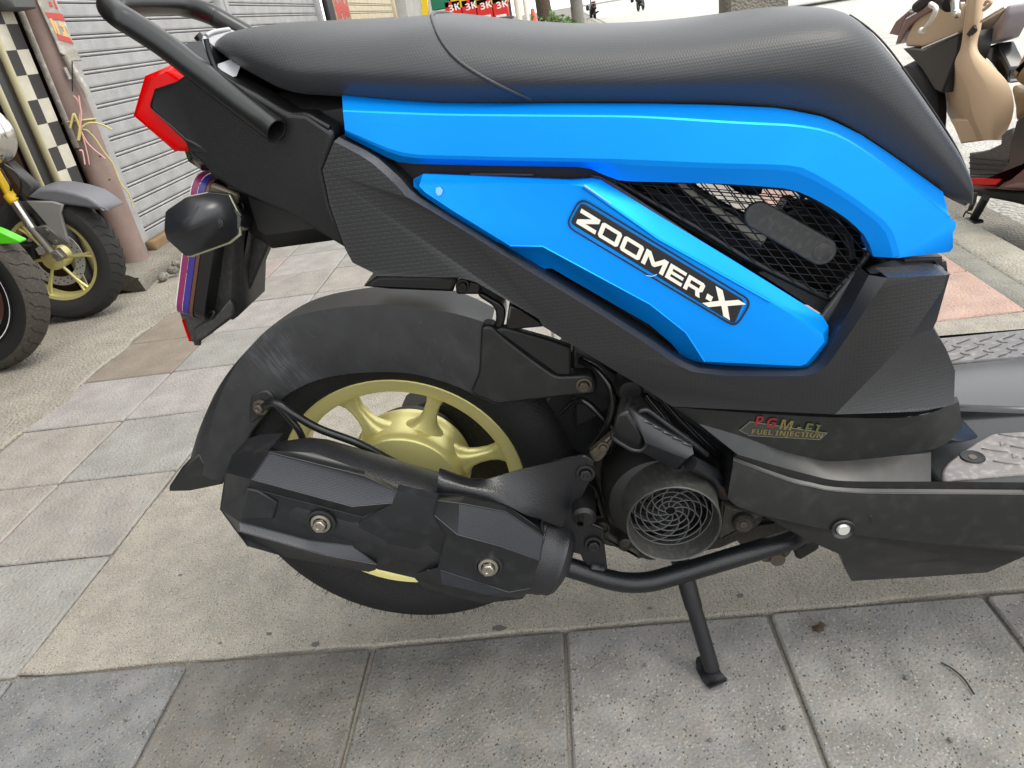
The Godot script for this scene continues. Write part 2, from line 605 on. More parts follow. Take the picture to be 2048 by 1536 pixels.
func make_light() -> void:
	var cam := Camera3D.new()
	cam.name = "camera"
	cam.position = CAM
	cam.basis = Basis(Vector3(0.98639737, -0.14941758, -0.06851728), Vector3(0.10107695, 0.88004668, -0.4640057), Vector3(0.12962902, 0.45076849, 0.8831784))
	cam.fov = 55.955
	cam.near = 0.02
	cam.far = 900
	add_child(cam)
	cam.current = true
	# bright overcast sky, a little stronger overhead
	var im := Image.create(256, 128, false, Image.FORMAT_RGBF)
	var n := FastNoiseLite.new()
	n.seed = 8
	n.frequency = 0.012
	for y in 128:
		for x in 256:
			var up := (64.0 - y) / 64.0
			var d := Vector3(cos(TAU * x / 256.0), 0, sin(TAU * x / 256.0)) * 60 + Vector3.UP * y * 1.6
			var v := 1.45 + 0.55 * maxf(up, 0) + 0.35 * n.get_noise_3dv(d)
			im.set_pixel(x, y, Color(v * 0.985, v, v * 1.02))
	var sky := PanoramaSkyMaterial.new()
	sky.panorama = ImageTexture.create_from_image(im)
	var env := Environment.new()
	env.background_mode = Environment.BG_SKY
	env.sky = Sky.new()
	env.sky.sky_material = sky
	env.tonemap_mode = Environment.TONE_MAPPER_LINEAR
	env.tonemap_exposure = 1.42
	env.sdfgi_enabled = true
	env.ssao_enabled = true
	env.ssil_enabled = true
	var we := WorldEnvironment.new()
	we.name = "world_environment"
	we.environment = env
	add_child(we)
	var sun := DirectionalLight3D.new()
	sun.name = "sun"
	sun.light_energy = 0.5
	sun.light_angular_distance = 25.0
	sun.light_color = Color(1.0, 0.97, 0.92)
	sun.shadow_enabled = true
	sun.rotation_degrees = Vector3(-58, 70, 0)
	add_child(sun)

func _ready() -> void:
	make_light()
	make_textures()
	make_materials()
	make_ground()
	make_shops()
	make_scooter()
	make_left_bikes()
	make_right_scooter()
	make_far_things()

# ---------------------------------------------------------------- the scooter
func part(called: String, m: String, parent: Node) -> MeshInstance3D:
	return done(called, mats[m], parent)

# the same part for the far flank: build twice, mirrored the second time
func both(called: String, m: String, parent: Node, shape: Callable) -> Array:
	var r := []
	for s in 2:
		mir = s == 1
		begin()
		shape.call()
		mir = false
		r.append(part(called, m, parent))
	return r

func arch(s: PackedVector3Array, b: PackedVector3Array, n: int, w: PackedFloat32Array, fat: float) -> Array:
	# cross-sections from the edge line b (at half width w) over the crest s to the far edge
	var rows := []
	for i in s.size():
		var row := PackedVector3Array()
		for k in n + 1:
			var a := PI * k / n
			var c := cos(a)
			var h := pow(sin(a), lerpf(fat, 0.34, smoothstep(0.52, 0.82, float(i) / s.size())))
			var q := b[i].lerp(s[i], h)
			# widest a third of the way up, drawn in below
			var tuck := 1.0 - 0.10 * pow(maxf(0.0, 1.0 - h / 0.36), 1.6)
			row.append(Vector3(q.x, q.y, w[i] * tuck * signf(c) * pow(absf(c), 0.62)))
		rows.append(row)
	return rows

func make_seat(sc: Node3D) -> void:
	var crest := even(spline(p3([-0.0769, 0.8425, 0.02, -0.063, 0.8518, 0.03, -0.0491, 0.8554, 0.03, -0.0138, 0.8552, 0.03, 0.0281, 0.8517, 0.03, 0.0794, 0.8458, 0.03, 0.1202, 0.8415, 0.03, 0.1609, 0.8389, 0.03, 0.1855, 0.8339, 0.03, 0.2196, 0.8252, 0.03, 0.2586, 0.8162, 0.03, 0.3025, 0.8078, 0.03, 0.3464, 0.8021, 0.03, 0.3852, 0.7985, 0.03, 0.4284, 0.7964, 0.03, 0.4663, 0.7955, 0.03, 0.4945, 0.7943, 0.03, 0.5196, 0.791, 0.04, 0.5394, 0.7855, 0.05, 0.5557, 0.7736, 0.07, 0.5718, 0.7557, 0.08, 0.5913, 0.7312, 0.08, 0.6116, 0.7033, 0.08, 0.6317, 0.6748, 0.08, 0.6493, 0.6481, 0.08, 0.6599, 0.6285, 0.08, 0.6658, 0.6117, 0.08, 0.6666, 0.6017, 0.08, 0.6693, 0.5909, 0.07]), 5), 90)
	var low := even(spline(p3([-0.0611, 0.8405, 0.054, -0.0466, 0.8304, 0.0765, -0.0228, 0.8199, 0.099, 0.0082, 0.8031, 0.117, 0.0329, 0.7945, 0.1242, 0.0619, 0.7889, 0.1278, 0.1082, 0.7786, 0.1305, 0.1537, 0.769, 0.1305, 0.2172, 0.7583, 0.1278, 0.2762, 0.7498, 0.1242, 0.353, 0.7379, 0.1206, 0.4161, 0.7276, 0.117, 0.4703, 0.7164, 0.1134, 0.5121, 0.7023, 0.108, 0.5459, 0.6812, 0.1035, 0.5785, 0.6562, 0.099, 0.6104, 0.6301, 0.0945, 0.6321, 0.6126, 0.09, 0.6493, 0.6008, 0.0855, 0.6666, 0.5902, 0.072]), 5), 90)
	var w := PackedFloat32Array()
	var c0 := PackedVector3Array()
	var b0 := PackedVector3Array()
	for i in 90:
		w.append(low[i].z / 0.9)
		c0.append(Vector3(crest[i].x, crest[i].y, 0))
		b0.append(Vector3(low[i].x, low[i].y, 0))
	begin()
	var rows := arch(c0, b0, 44, w, 0.72)
	loft(rows)
	sg += 1
	# underside, tucked in
	var under := []
	for i in 90:
		var a: PackedVector3Array = rows[i]
		var p := a[0]
		under.append(PackedVector3Array([p, Vector3(p.x, p.y - 0.004, p.z * 0.93), Vector3(p.x, p.y + 0.004, p.z * 0.8), Vector3(p.x, p.y + 0.004, -p.z * 0.8), Vector3(p.x, p.y - 0.004, -p.z * 0.93), Vector3(p.x, p.y, -p.z)]))
	loft(under)
	fill(rows[0])
	fill(rows[89])
	var seat := part("seat", "vinyl", sc)
	seat.set_meta("label", "long black seat of dimpled vinyl")
	# welt of the seam, over the seat from edge to edge
	begin()
	# lay the line on the seat surface: move each point out or in along its own height
	var on := PackedVector3Array()
	for k in 24:
		on.append(on_seat(rows, p3([0.171, 0.8319, 0.14, 0.1713, 0.8268, 0.14, 0.1743, 0.8172, 0.14, 0.1828, 0.803, 0.14, 0.1982, 0.7885, 0.14, 0.2205, 0.7727, 0.14, 0.2464, 0.7576, 0.14]), float(k) / 23))
	for t in 4:
		on = eased(on)
	var top := PackedVector3Array()
	for k in on.size():
		top.append(on[k])
	var whole := back(top)
	var left := PackedVector3Array()
	for k in range(1, 8):
		var a := whole[whole.size() - 1]
		var t := k / 8.0
		var z := lerpf(a.z, -a.z, t)
		left.append(surface_at(rows, a.x - 0.012 * (1 - absf(2 * t - 1)), z) + Vector3.UP * 0.001)
	var full := PackedVector3Array()
	full.append_array(whole)
	full.append_array(left)
	full.append_array(flip(top))
	tube(full, 0.0019, 8)
	part("seam_piping", "vinyl", seat)
	begin()
	var fr := p3([0.5321, 0.7825, 0.1, 0.5476, 0.7714, 0.1, 0.5626, 0.7562, 0.1, 0.5808, 0.7324, 0.1, 0.6006, 0.7053, 0.1, 0.6201, 0.6779, 0.1, 0.6372, 0.6519, 0.1, 0.6476, 0.6318, 0.1, 0.6532, 0.6158, 0.1])
	var fp := PackedVector3Array()
	for k in 30:
		fp.append(on_seat(rows, fr, float(k) / 29))
	for t in 6:
		fp = eased(fp)
	tube(fp, 0.0009, 6)
	part("front_piping", "piping", seat)

func eased(a: PackedVector3Array) -> PackedVector3Array:
	var r := a.duplicate()
	for k in range(1, a.size() - 1):
		r[k] = a[k] * 0.5 + (a[k - 1] + a[k + 1]) * 0.25
	return r

func surface_at(rows: Array, x: float, z: float) -> Vector3:
	# the highest point of the seat at x and z
	for i in rows.size() - 1:
		var a: PackedVector3Array = rows[i]
		var b: PackedVector3Array = rows[i + 1]
		var m := a.size() / 2
		if (a[m].x - x) * (b[m].x - x) <= 0:
			var t := (x - a[m].x) / maxf(b[m].x - a[m].x, 1e-6)
			for j in a.size() - 1:
				var p := a[j].lerp(b[j], t)
				var q := a[j + 1].lerp(b[j + 1], t)
				if (p.z - z) * (q.z - z) <= 0:
					return p.lerp(q, (z - p.z) / minf(q.z - p.z, -1e-6))
	return Vector3(x, 0.8, z)

func on_seat(rows: Array, line: PackedVector3Array, t: float) -> Vector3:
	# where the sight line through a point of the line meets the right side of the seat
	var q := even(spline(line, 6), 200)[int(t * 199)]
	var d := (q - CAM).normalized()
	var best := q
	var near := 1e9
	for i in rows.size():
		var a: PackedVector3Array = rows[i]
		for j in range(0, a.size() * 6 / 10):
			var m := a[j]
			var off_line := (m - CAM) - d * (m - CAM).dot(d)
			if off_line.length() < near:
				near = off_line.length()
				best = m
	var along := (best - CAM).dot(d)
	return CAM + d * (along - 0.0005)

func make_upper(sc: Node3D) -> void:
	# upper blue flank: top edge, upper crease, lower crease, lower edge
	var shape := func():
		var n := 40
		var a := even(p3([0.072, 0.7851, 0.126, 0.107, 0.7771, 0.127, 0.1573, 0.7663, 0.127, 0.2168, 0.7568, 0.126, 0.276, 0.7485, 0.124, 0.3528, 0.7368, 0.122, 0.4155, 0.7263, 0.12, 0.4696, 0.7155, 0.116, 0.5109, 0.7012, 0.112, 0.5451, 0.6804, 0.106, 0.5775, 0.6555, 0.102, 0.6091, 0.6296, 0.098, 0.63, 0.6123, 0.096]), n)
		var b := even(soft(p3([0.0773, 0.7734, 0.152, 0.174, 0.7571, 0.156, 0.3403, 0.7324, 0.158, 0.4301, 0.7135, 0.156, 0.4772, 0.7049, 0.154, 0.5109, 0.6928, 0.15, 0.5436, 0.6682, 0.144, 0.5864, 0.6315, 0.136, 0.6247, 0.5962, 0.126]), 0.03, 4, false), n)
		var c := even(soft(p3([0.0747, 0.7563, 0.152, 0.122, 0.7272, 0.156, 0.217, 0.7121, 0.158, 0.3171, 0.6968, 0.16, 0.3987, 0.682, 0.16, 0.4599, 0.6719, 0.158, 0.4772, 0.6686, 0.158, 0.5223, 0.6356, 0.152, 0.5652, 0.5974, 0.144, 0.5734, 0.5674, 0.142]), 0.02, 4, false), n)
		var d := even(soft(p3([0.0714, 0.7517, 0.145, 0.1159, 0.7206, 0.148, 0.2152, 0.7048, 0.149, 0.2927, 0.6934, 0.15, 0.3142, 0.6779, 0.151, 0.4087, 0.6627, 0.151, 0.4717, 0.6496, 0.151, 0.4938, 0.6369, 0.149, 0.5228, 0.615, 0.146, 0.5457, 0.5909, 0.141, 0.5537, 0.5701, 0.138]), 0.012, 4, false), n)
		var e := PackedVector3Array()
		for q in d:
			e.append(q + Vector3(0, 0.004, -0.03))
		# rounded creases: a narrow band on each side of the crease lines
		sg += 1
		var b0 := PackedVector3Array()
		var b1 := PackedVector3Array()
		var c0 := PackedVector3Array()
		var c1 := PackedVector3Array()
		for k in n:
			b0.append(b[k].lerp(a[k], 0.05))
			b1.append(b[k].lerp(c[k], 0.03))
			c0.append(c[k].lerp(b[k], 0.06))
			c1.append(c[k].lerp(d[k], 0.15))
		loft([a, b0]); sg += 1
		loft([b0, b1]); sg += 1
		loft([b1, c0]); sg += 1
		loft([c0, c1]); sg += 1
		loft([c1, d]); sg += 1
		loft([d, e]); sg += 1
		# front end: the flank drops to its nose
		var nose := p3([0.6282, 0.6135, 0.1, 0.6247, 0.5962, 0.126, 0.6321, 0.5898, 0.124, 0.6328, 0.5838, 0.124, 0.6296, 0.5809, 0.126, 0.6325, 0.564, 0.124, 0.6307, 0.5596, 0.122, 0.5748, 0.5667, 0.142, 0.5734, 0.5674, 0.142])
		fill(PackedVector3Array([b[n - 1], nose[2], nose[3], nose[4], nose[5], nose[6], c[n - 1]]))
		sg += 1
		var lip := PackedVector3Array([c[n - 1], nose[6], nose[5], nose[4], nose[3], nose[2], b[n - 1], a[n - 1]])
		var lip2 := PackedVector3Array()
		for q in lip:
			lip2.append(q + Vector3(0.001, 0, -0.035))
		loft([lip, lip2])
		sg += 1
		quad(c[n - 1], d[n - 1], d[n - 1] + Vector3(0, -0.001, -0.03), c[n - 1] + Vector3(0, 0, -0.035))
		# rear end
		sg += 1
		var r1 := PackedVector3Array([a[0], b[0], c[0], d[0]])
		loft([r1, PackedVector3Array([a[0] + Vector3(-0.002, 0, -0.02), b[0] + Vector3(-0.004, 0, -0.02), c[0] + Vector3(-0.004, -0.002, -0.02), d[0] + Vector3(-0.002, -0.002, -0.02)])])
	var r := both("upper_side_panel", "blue", sc, shape)
	r[0].set_meta("label", "long bright blue side panel under the seat")

func make_lower(sc: Node3D) -> void:
	var shape := func():
		var edge := soft(p3([0.139, 0.7096, 0.155, 0.1287, 0.7064, 0.155, 0.1271, 0.6992, 0.155, 0.1333, 0.691, 0.156, 0.1564, 0.6701, 0.157, 0.1893, 0.6383, 0.152, 0.2349, 0.6028, 0.15, 0.2461, 0.6014, 0.15, 0.337, 0.5296, 0.15, 0.3578, 0.5059, 0.15, 0.3672, 0.4905, 0.15, 0.377, 0.4841, 0.151, 0.3964, 0.4803, 0.155, 0.4824, 0.468, 0.162, 0.4906, 0.4693, 0.162, 0.5085, 0.4935, 0.16, 0.5101, 0.5092, 0.154, 0.5051, 0.5189, 0.15, 0.4224, 0.5854, 0.15, 0.3514, 0.6408, 0.15, 0.3016, 0.6805, 0.151, 0.2944, 0.6831, 0.152, 0.2734, 0.6852, 0.155]), 0.007, 3)
		var n := edge.size()
		# front face, the sloped upper band and the band that is tucked under
		var face := p3([0.137, 0.7049, 0.16, 0.134, 0.6998, 0.16, 0.1394, 0.6928, 0.161, 0.1614, 0.6738, 0.163, 0.2103, 0.6339, 0.166, 0.2409, 0.6297, 0.167, 0.3371, 0.5591, 0.168, 0.3696, 0.5253, 0.168, 0.3872, 0.4907, 0.167, 0.48, 0.4752, 0.168, 0.4858, 0.4768, 0.168, 0.5028, 0.4985, 0.167, 0.5013, 0.5069, 0.166, 0.4507, 0.5473, 0.166, 0.3486, 0.6226, 0.166, 0.2846, 0.6797, 0.164, 0.2731, 0.6829, 0.163])
		sg += 1
		fill(face)
		var rim := p3([0.1387, 0.709, 0.154, 0.1288, 0.7057, 0.154, 0.1273, 0.6989, 0.154, 0.1335, 0.6908, 0.155, 0.1562, 0.6698, 0.156, 0.1893, 0.6383, 0.152, 0.2348, 0.6025, 0.149, 0.246, 0.6011, 0.149, 0.3371, 0.5292, 0.149, 0.3579, 0.5054, 0.149, 0.3673, 0.49, 0.149, 0.3771, 0.4836, 0.15, 0.3965, 0.4798, 0.154, 0.4827, 0.4675, 0.161, 0.4909, 0.4688, 0.161, 0.5088, 0.4931, 0.159, 0.5104, 0.5087, 0.153, 0.5055, 0.5184, 0.149, 0.4226, 0.585, 0.149, 0.3515, 0.6405, 0.149, 0.3016, 0.6803, 0.15, 0.2944, 0.6829, 0.151, 0.2734, 0.685, 0.154])
		var band := func(ps: Array):
			sg += 1
			for q in ps:
				var pl := PackedVector3Array()
				for s in q:
					pl.append(face[s] if s < 100 else rim[s - 100])
				fill(pl)
		band.call([[0, 1, 101, 100], [1, 2, 102, 101]])
		band.call([[2, 3, 104, 103, 102], [3, 4, 105, 104]])
		band.call([[4, 5, 6, 108, 107, 106, 105], [6, 7, 110, 109, 108], [7, 8, 112, 111, 110]])
		band.call([[8, 9, 113, 112], [9, 10, 114, 113]])
		band.call([[10, 11, 115, 114], [11, 12, 116, 115]])
		band.call([[12, 13, 14, 119, 118, 117, 116], [14, 15, 120, 119], [15, 16, 122, 121, 120]])
		band.call([[16, 0, 100, 122]])
		sg += 1
		loft([rim, off(inset(rim, 0.003, Vector3(0, 0, 1)), Vector3(0, 0, -0.02))], true)
		# rounded line of light along the main creases
		sg += 1
		tube(PackedVector3Array([face[13], face[14], face[15]]), 0.0016, 6)
		tube(PackedVector3Array([face[4], face[5], face[6], face[7], face[8]]), 0.0009, 6)
	var r := both("lower_side_panel", "blue", sc, shape)
	r[0].set_meta("label", "slanted bright blue panel with a name badge")
	# badge: plate, outline and lettering, all thin print on the face
	var pn: MeshInstance3D = r[0]
	var q := p3([0.2688, 0.6492, 0.1672, 0.2814, 0.6667, 0.1672, 0.4271, 0.5512, 0.1672, 0.4165, 0.5273, 0.1672])
	var ux := (q[2] - q[1]).normalized()
	var uy := (q[1] - q[0]).normalized()
	begin()
	var plate := soft(p3([0.2692, 0.6486, 0.1669, 0.2818, 0.6662, 0.167, 0.4262, 0.5526, 0.1693, 0.4166, 0.5292, 0.1691]), 0.004, 4)
	panel(plate, 0.0006, 0.0001, 1)
	part("badge", "ink", pn)
	begin()
	var o1 := soft(p3([0.2638, 0.6465, 0.1668, 0.281, 0.6718, 0.167, 0.4342, 0.551, 0.169, 0.4181, 0.5241, 0.1688]), 0.010, 5)
	var o2 := soft(p3([0.2657, 0.6467, 0.1668, 0.2814, 0.6694, 0.167, 0.4318, 0.5508, 0.1689, 0.4176, 0.5268, 0.1688]), 0.0088, 5)
	loft([o1, o2], true)
	part("badge_outline", "ink", pn)
	# rubbed marks in the paint
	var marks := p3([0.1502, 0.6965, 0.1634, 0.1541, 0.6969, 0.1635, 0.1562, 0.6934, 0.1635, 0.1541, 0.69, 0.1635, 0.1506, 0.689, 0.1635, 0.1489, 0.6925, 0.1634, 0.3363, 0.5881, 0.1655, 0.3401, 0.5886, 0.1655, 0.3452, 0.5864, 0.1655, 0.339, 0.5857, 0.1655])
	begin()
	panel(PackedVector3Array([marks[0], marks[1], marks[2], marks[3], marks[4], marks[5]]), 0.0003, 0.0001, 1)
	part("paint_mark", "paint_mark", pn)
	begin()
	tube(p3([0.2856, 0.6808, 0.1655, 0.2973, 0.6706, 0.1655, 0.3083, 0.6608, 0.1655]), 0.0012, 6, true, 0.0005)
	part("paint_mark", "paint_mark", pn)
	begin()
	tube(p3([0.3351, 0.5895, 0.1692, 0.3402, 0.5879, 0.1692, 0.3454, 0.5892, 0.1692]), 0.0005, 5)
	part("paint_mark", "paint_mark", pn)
	# letters, drawn in the unit square of each and laid along the badge
	var gl := {
		"Z": [[[0, 1], [1, 1], [1, .72], [.42, .27], [1, .27], [1, 0], [0, 0], [0, .27], [.6, .73], [0, .73]]],
		"O": [[[.1, 1], [.9, 1], [1, .88], [1, .12], [.9, 0], [.1, 0], [0, .12], [0, .88]], [[.2, .76], [.8, .76], [.8, .24], [.2, .24]]],
		"M": [[[0, 0], [0, 1], [.2, 1], [.5, .5], [.8, 1], [1, 1], [1, 0], [.82, 0], [.82, .62], [.56, .2], [.44, .2], [.18, .62], [.18, 0]]],
		"E": [[[0, 0], [0, 1], [1, 1], [1, .78], [.24, .78], [.24, .61], [.95, .61], [.95, .40], [.24, .40], [.24, .23], [1, .23], [1, 0]]],
		"R": [[[0, 0], [0, 1], [.88, 1], [1, .88], [1, .45], [.86, .33], [1, 0], [.74, 0], [.62, .3], [.22, .3], [.22, 0]], [[.22, .77], [.76, .77], [.76, .53], [.22, .53]]],
		"-": [[[0, .33], [0, .58], [1, .58], [1, .33]]],
		"X": [[[.05, 1], [.28, 1], [.5, .64], [.8, 1.0], [1.05, 1], [.64, .5], [.93, 0], [.70, 0], [.49, .36], [.2, 0], [-.03, 0], [.35, .5]]],
	}
	var tl := p3([0.2812, 0.661, 0.1682, 0.2747, 0.6482, 0.1682, 0.3909, 0.5731, 0.1699, 0.3854, 0.56, 0.1699, 0.3979, 0.5723, 0.17, 0.4259, 0.5501, 0.1705, 0.3871, 0.5546, 0.1699, 0.414, 0.5326, 0.1703])
	var px := (tl[2] - tl[0]) / 6.18
	var py := (tl[1] - tl[0])
	var x := 0.0
	for c in "ZOOMER-X":
		var wd: float = {"Z": .92, "O": .98, "M": 1.1, "E": .82, "R": .86, "-": .3, "X": 1.15}[c]
		begin()
		var place := func(a) -> Vector3:
			return tl[1] - py * float(a[1]) + px * (x + wd * float(a[0]))
		if c == "-":
			place = func(a) -> Vector3:
				var h := p3([0.3916, 0.5644, 0.1699, 0.3967, 0.5602, 0.17, 0.3896, 0.5595, 0.1699, 0.3947, 0.5553, 0.17])
				return h[2].lerp(h[3], float(a[0])).lerp(h[0].lerp(h[1], float(a[0])), (float(a[1]) - 0.33) / 0.25)
		if c == "X":
			place = func(a) -> Vector3:
				var t := float(a[0])
				var up := tl[4].lerp(tl[5], t)
				var dn := tl[6].lerp(tl[7], t)
				return dn.lerp(up, float(a[1]))
		var outer := PackedVector3Array()
		for a in gl[c][0]:
			outer.append((place as Callable).call(a))
		if gl[c].size() > 1:
			var inner := PackedVector3Array()
			for a in gl[c][1]:
				inner.append((place as Callable).call(a))
			# a ring with a hole: split into four bands
			ring_fill(outer, inner)
		else:
			fill(outer)
		part("letter", "white_print", pn)
		x += wd + 0.10

func ring_fill(a: PackedVector3Array, b: PackedVector3Array) -> void:
	# bridge the outline to its hole and triangulate
	var best := Vector2i.ZERO
	var d := 1e9
	for i in a.size():
		for j in b.size():
			if a[i].distance_to(b[j]) < d:
				d = a[i].distance_to(b[j])
				best = Vector2i(i, j)
	var pl := PackedVector3Array()
	for i in a.size() + 1:
		pl.append(a[(best.x + i) % a.size()])
	for j in b.size() + 1:
		pl.append(b[posmod(best.y - j if normal_of(a).dot(normal_of(b)) > 0 else best.y + j, b.size())])
	fill(pl)

func body_edge(k: int) -> PackedVector3Array:
	# outer crease of the chamfer along the upper edge of the body panel, and its inner edge
	if k == 0:
		return even(soft(p3([0.0634, 0.7492, 0.156, 0.092, 0.7304, 0.161, 0.1153, 0.7039, 0.165, 0.1212, 0.692, 0.167, 0.1322, 0.6853, 0.167, 0.1775, 0.6491, 0.17, 0.2256, 0.6081, 0.171, 0.2827, 0.5611, 0.172, 0.3339, 0.5171, 0.173, 0.3548, 0.4968, 0.174, 0.3739, 0.4838, 0.175, 0.4093, 0.4762, 0.176, 0.4894, 0.468, 0.178, 0.5033, 0.4775, 0.178, 0.5405, 0.5373, 0.173, 0.5563, 0.5585, 0.168]), 0.006, 2, false), 48)
	return even(soft(p3([0.0671, 0.7517, 0.15, 0.097, 0.7325, 0.154, 0.1195, 0.7067, 0.157, 0.1258, 0.6941, 0.159, 0.1341, 0.6878, 0.159, 0.1793, 0.6509, 0.162, 0.2281, 0.6106, 0.163, 0.2857, 0.5633, 0.164, 0.3373, 0.5191, 0.165, 0.3584, 0.4987, 0.166, 0.3771, 0.4851, 0.167, 0.4109, 0.4771, 0.168, 0.4857, 0.4694, 0.169, 0.4988, 0.478, 0.169, 0.526, 0.5284, 0.164, 0.5429, 0.56, 0.159]), 0.006, 2, false), 48)

func make_body(sc: Node3D) -> void:
	var shape := func():
		# outer crease of the bright edge, and its inner edge
		var n := 48
		var o := body_edge(0)
		var i := body_edge(1)
		var g := PackedVector3Array()
		for q in i:
			g.append(q + Vector3(0, 0, -0.028))
		loft([i, g])
		# main face
		var low := p3([0.6123, 0.5515, 0.16, 0.6103, 0.5385, 0.162, 0.5813, 0.4953, 0.17, 0.5138, 0.4199, 0.176, 0.3519, 0.4463, 0.174, 0.3211, 0.4739, 0.173, 0.304, 0.4875, 0.172, 0.2582, 0.5258, 0.171, 0.2305, 0.5501, 0.17, 0.2281, 0.5579, 0.17, 0.2039, 0.5776, 0.169, 0.1716, 0.6032, 0.168, 0.1557, 0.6095, 0.167, 0.0752, 0.6199, 0.163, 0.0707, 0.6237, 0.162, 0.0617, 0.6297, 0.161, 0.0527, 0.6357, 0.16, 0.0485, 0.6503, 0.159, 0.0447, 0.6934, 0.158, 0.0457, 0.7258, 0.156])
		var face := PackedVector3Array()
		face.append_array(o)
		face.append_array(low)
		sg += 1
		fill(face)
		# front flank turned to the nose, its lower edge
		var fr := p3([0.6123, 0.5515, 0.16, 0.6173, 0.5505, 0.156, 0.6127, 0.5023, 0.152, 0.6104, 0.493, 0.151, 0.6296, 0.4647, 0.142, 0.6423, 0.4372, 0.14, 0.6441, 0.3989, 0.144, 0.605, 0.404, 0.16, 0.5138, 0.4199, 0.176, 0.5813, 0.4953, 0.17, 0.6103, 0.5385, 0.162])
		sg += 1
		fill(PackedVector3Array([fr[0], fr[1], fr[2], fr[3], fr[9], fr[10]]))
		sg += 1
		fill(PackedVector3Array([fr[3], fr[4], fr[5], fr[6], fr[7], fr[8], fr[9]]))
		# thickness along the outer edges
		var rim := PackedVector3Array([o[n - 1], fr[0], fr[1], fr[2], fr[3], fr[4], fr[5], fr[6], fr[7], fr[8]])
		for k in range(4, low.size()):
			rim.append(low[k])
		rim.append(o[0])
		var deep := PackedVector3Array()
		for q in rim:
			deep.append(Vector3(q.x, q.y, q.z - 0.03))
		sg += 1
		loft([rim, deep])
	var r := both("body_panel", "carbon", sc, shape)
	r[0].set_meta("label", "black woven-look body panel below the blue panels")
	for s in 2:
		mir = s == 1
		begin()
		loft([body_edge(0), body_edge(1)])
		mir = false
		part("crease_edge", "edge_grain", r[s])
	begin()
	var fe := p3([0.6133, 0.5507, 0.158, 0.6137, 0.5013, 0.15, 0.6114, 0.492, 0.149, 0.6306, 0.4636, 0.14, 0.6433, 0.436, 0.138, 0.6451, 0.3977, 0.142])
	loft([fe, zed(off(fe, Vector3(0.012, 0, 0)), 0.08), flip(zed(off(fe, Vector3(0.012, 0, 0)), 0.08)), flip(fe)])
	part("front_cover", "dark_plastic", sc)
	# black backing behind the gaps between the panels
	for s in [1.0, -1.0]:
		mir = s < 0
		begin()
		panel(p3([0.0714, 0.781, 0.128, 0.3252, 0.738, 0.128, 0.3175, 0.6677, 0.128, 0.4402, 0.557, 0.128, 0.4701, 0.5096, 0.128, 0.5123, 0.4439, 0.128, 0.4088, 0.4529, 0.128, 0.3595, 0.4737, 0.128, 0.2412, 0.5822, 0.128, 0.1246, 0.6793, 0.128, 0.0638, 0.7413, 0.128]), 0.02, 0.002, 1)
		mir = false
		part("inner_liner", "engine_black", sc)
	begin()
	panel(p3([0.1791, 0.6999, 0.132, 0.2397, 0.6906, 0.132, 0.2385, 0.6889, 0.132, 0.1796, 0.6974, 0.132]), 0.002, 0.0003, 1)
	part("grey_trim", "grey_plastic", sc)
	begin()
	panel(p3([0.3014, 0.6804, 0.1325, 0.3129, 0.6722, 0.1325, 0.5084, 0.5068, 0.1325, 0.5353, 0.5465, 0.1325, 0.5412, 0.5426, 0.1325, 0.5161, 0.4992, 0.1325, 0.2921, 0.6826, 0.1325]), 0.004, 0.0005, 1)
	part("grey_trim", "grey_plastic", sc)

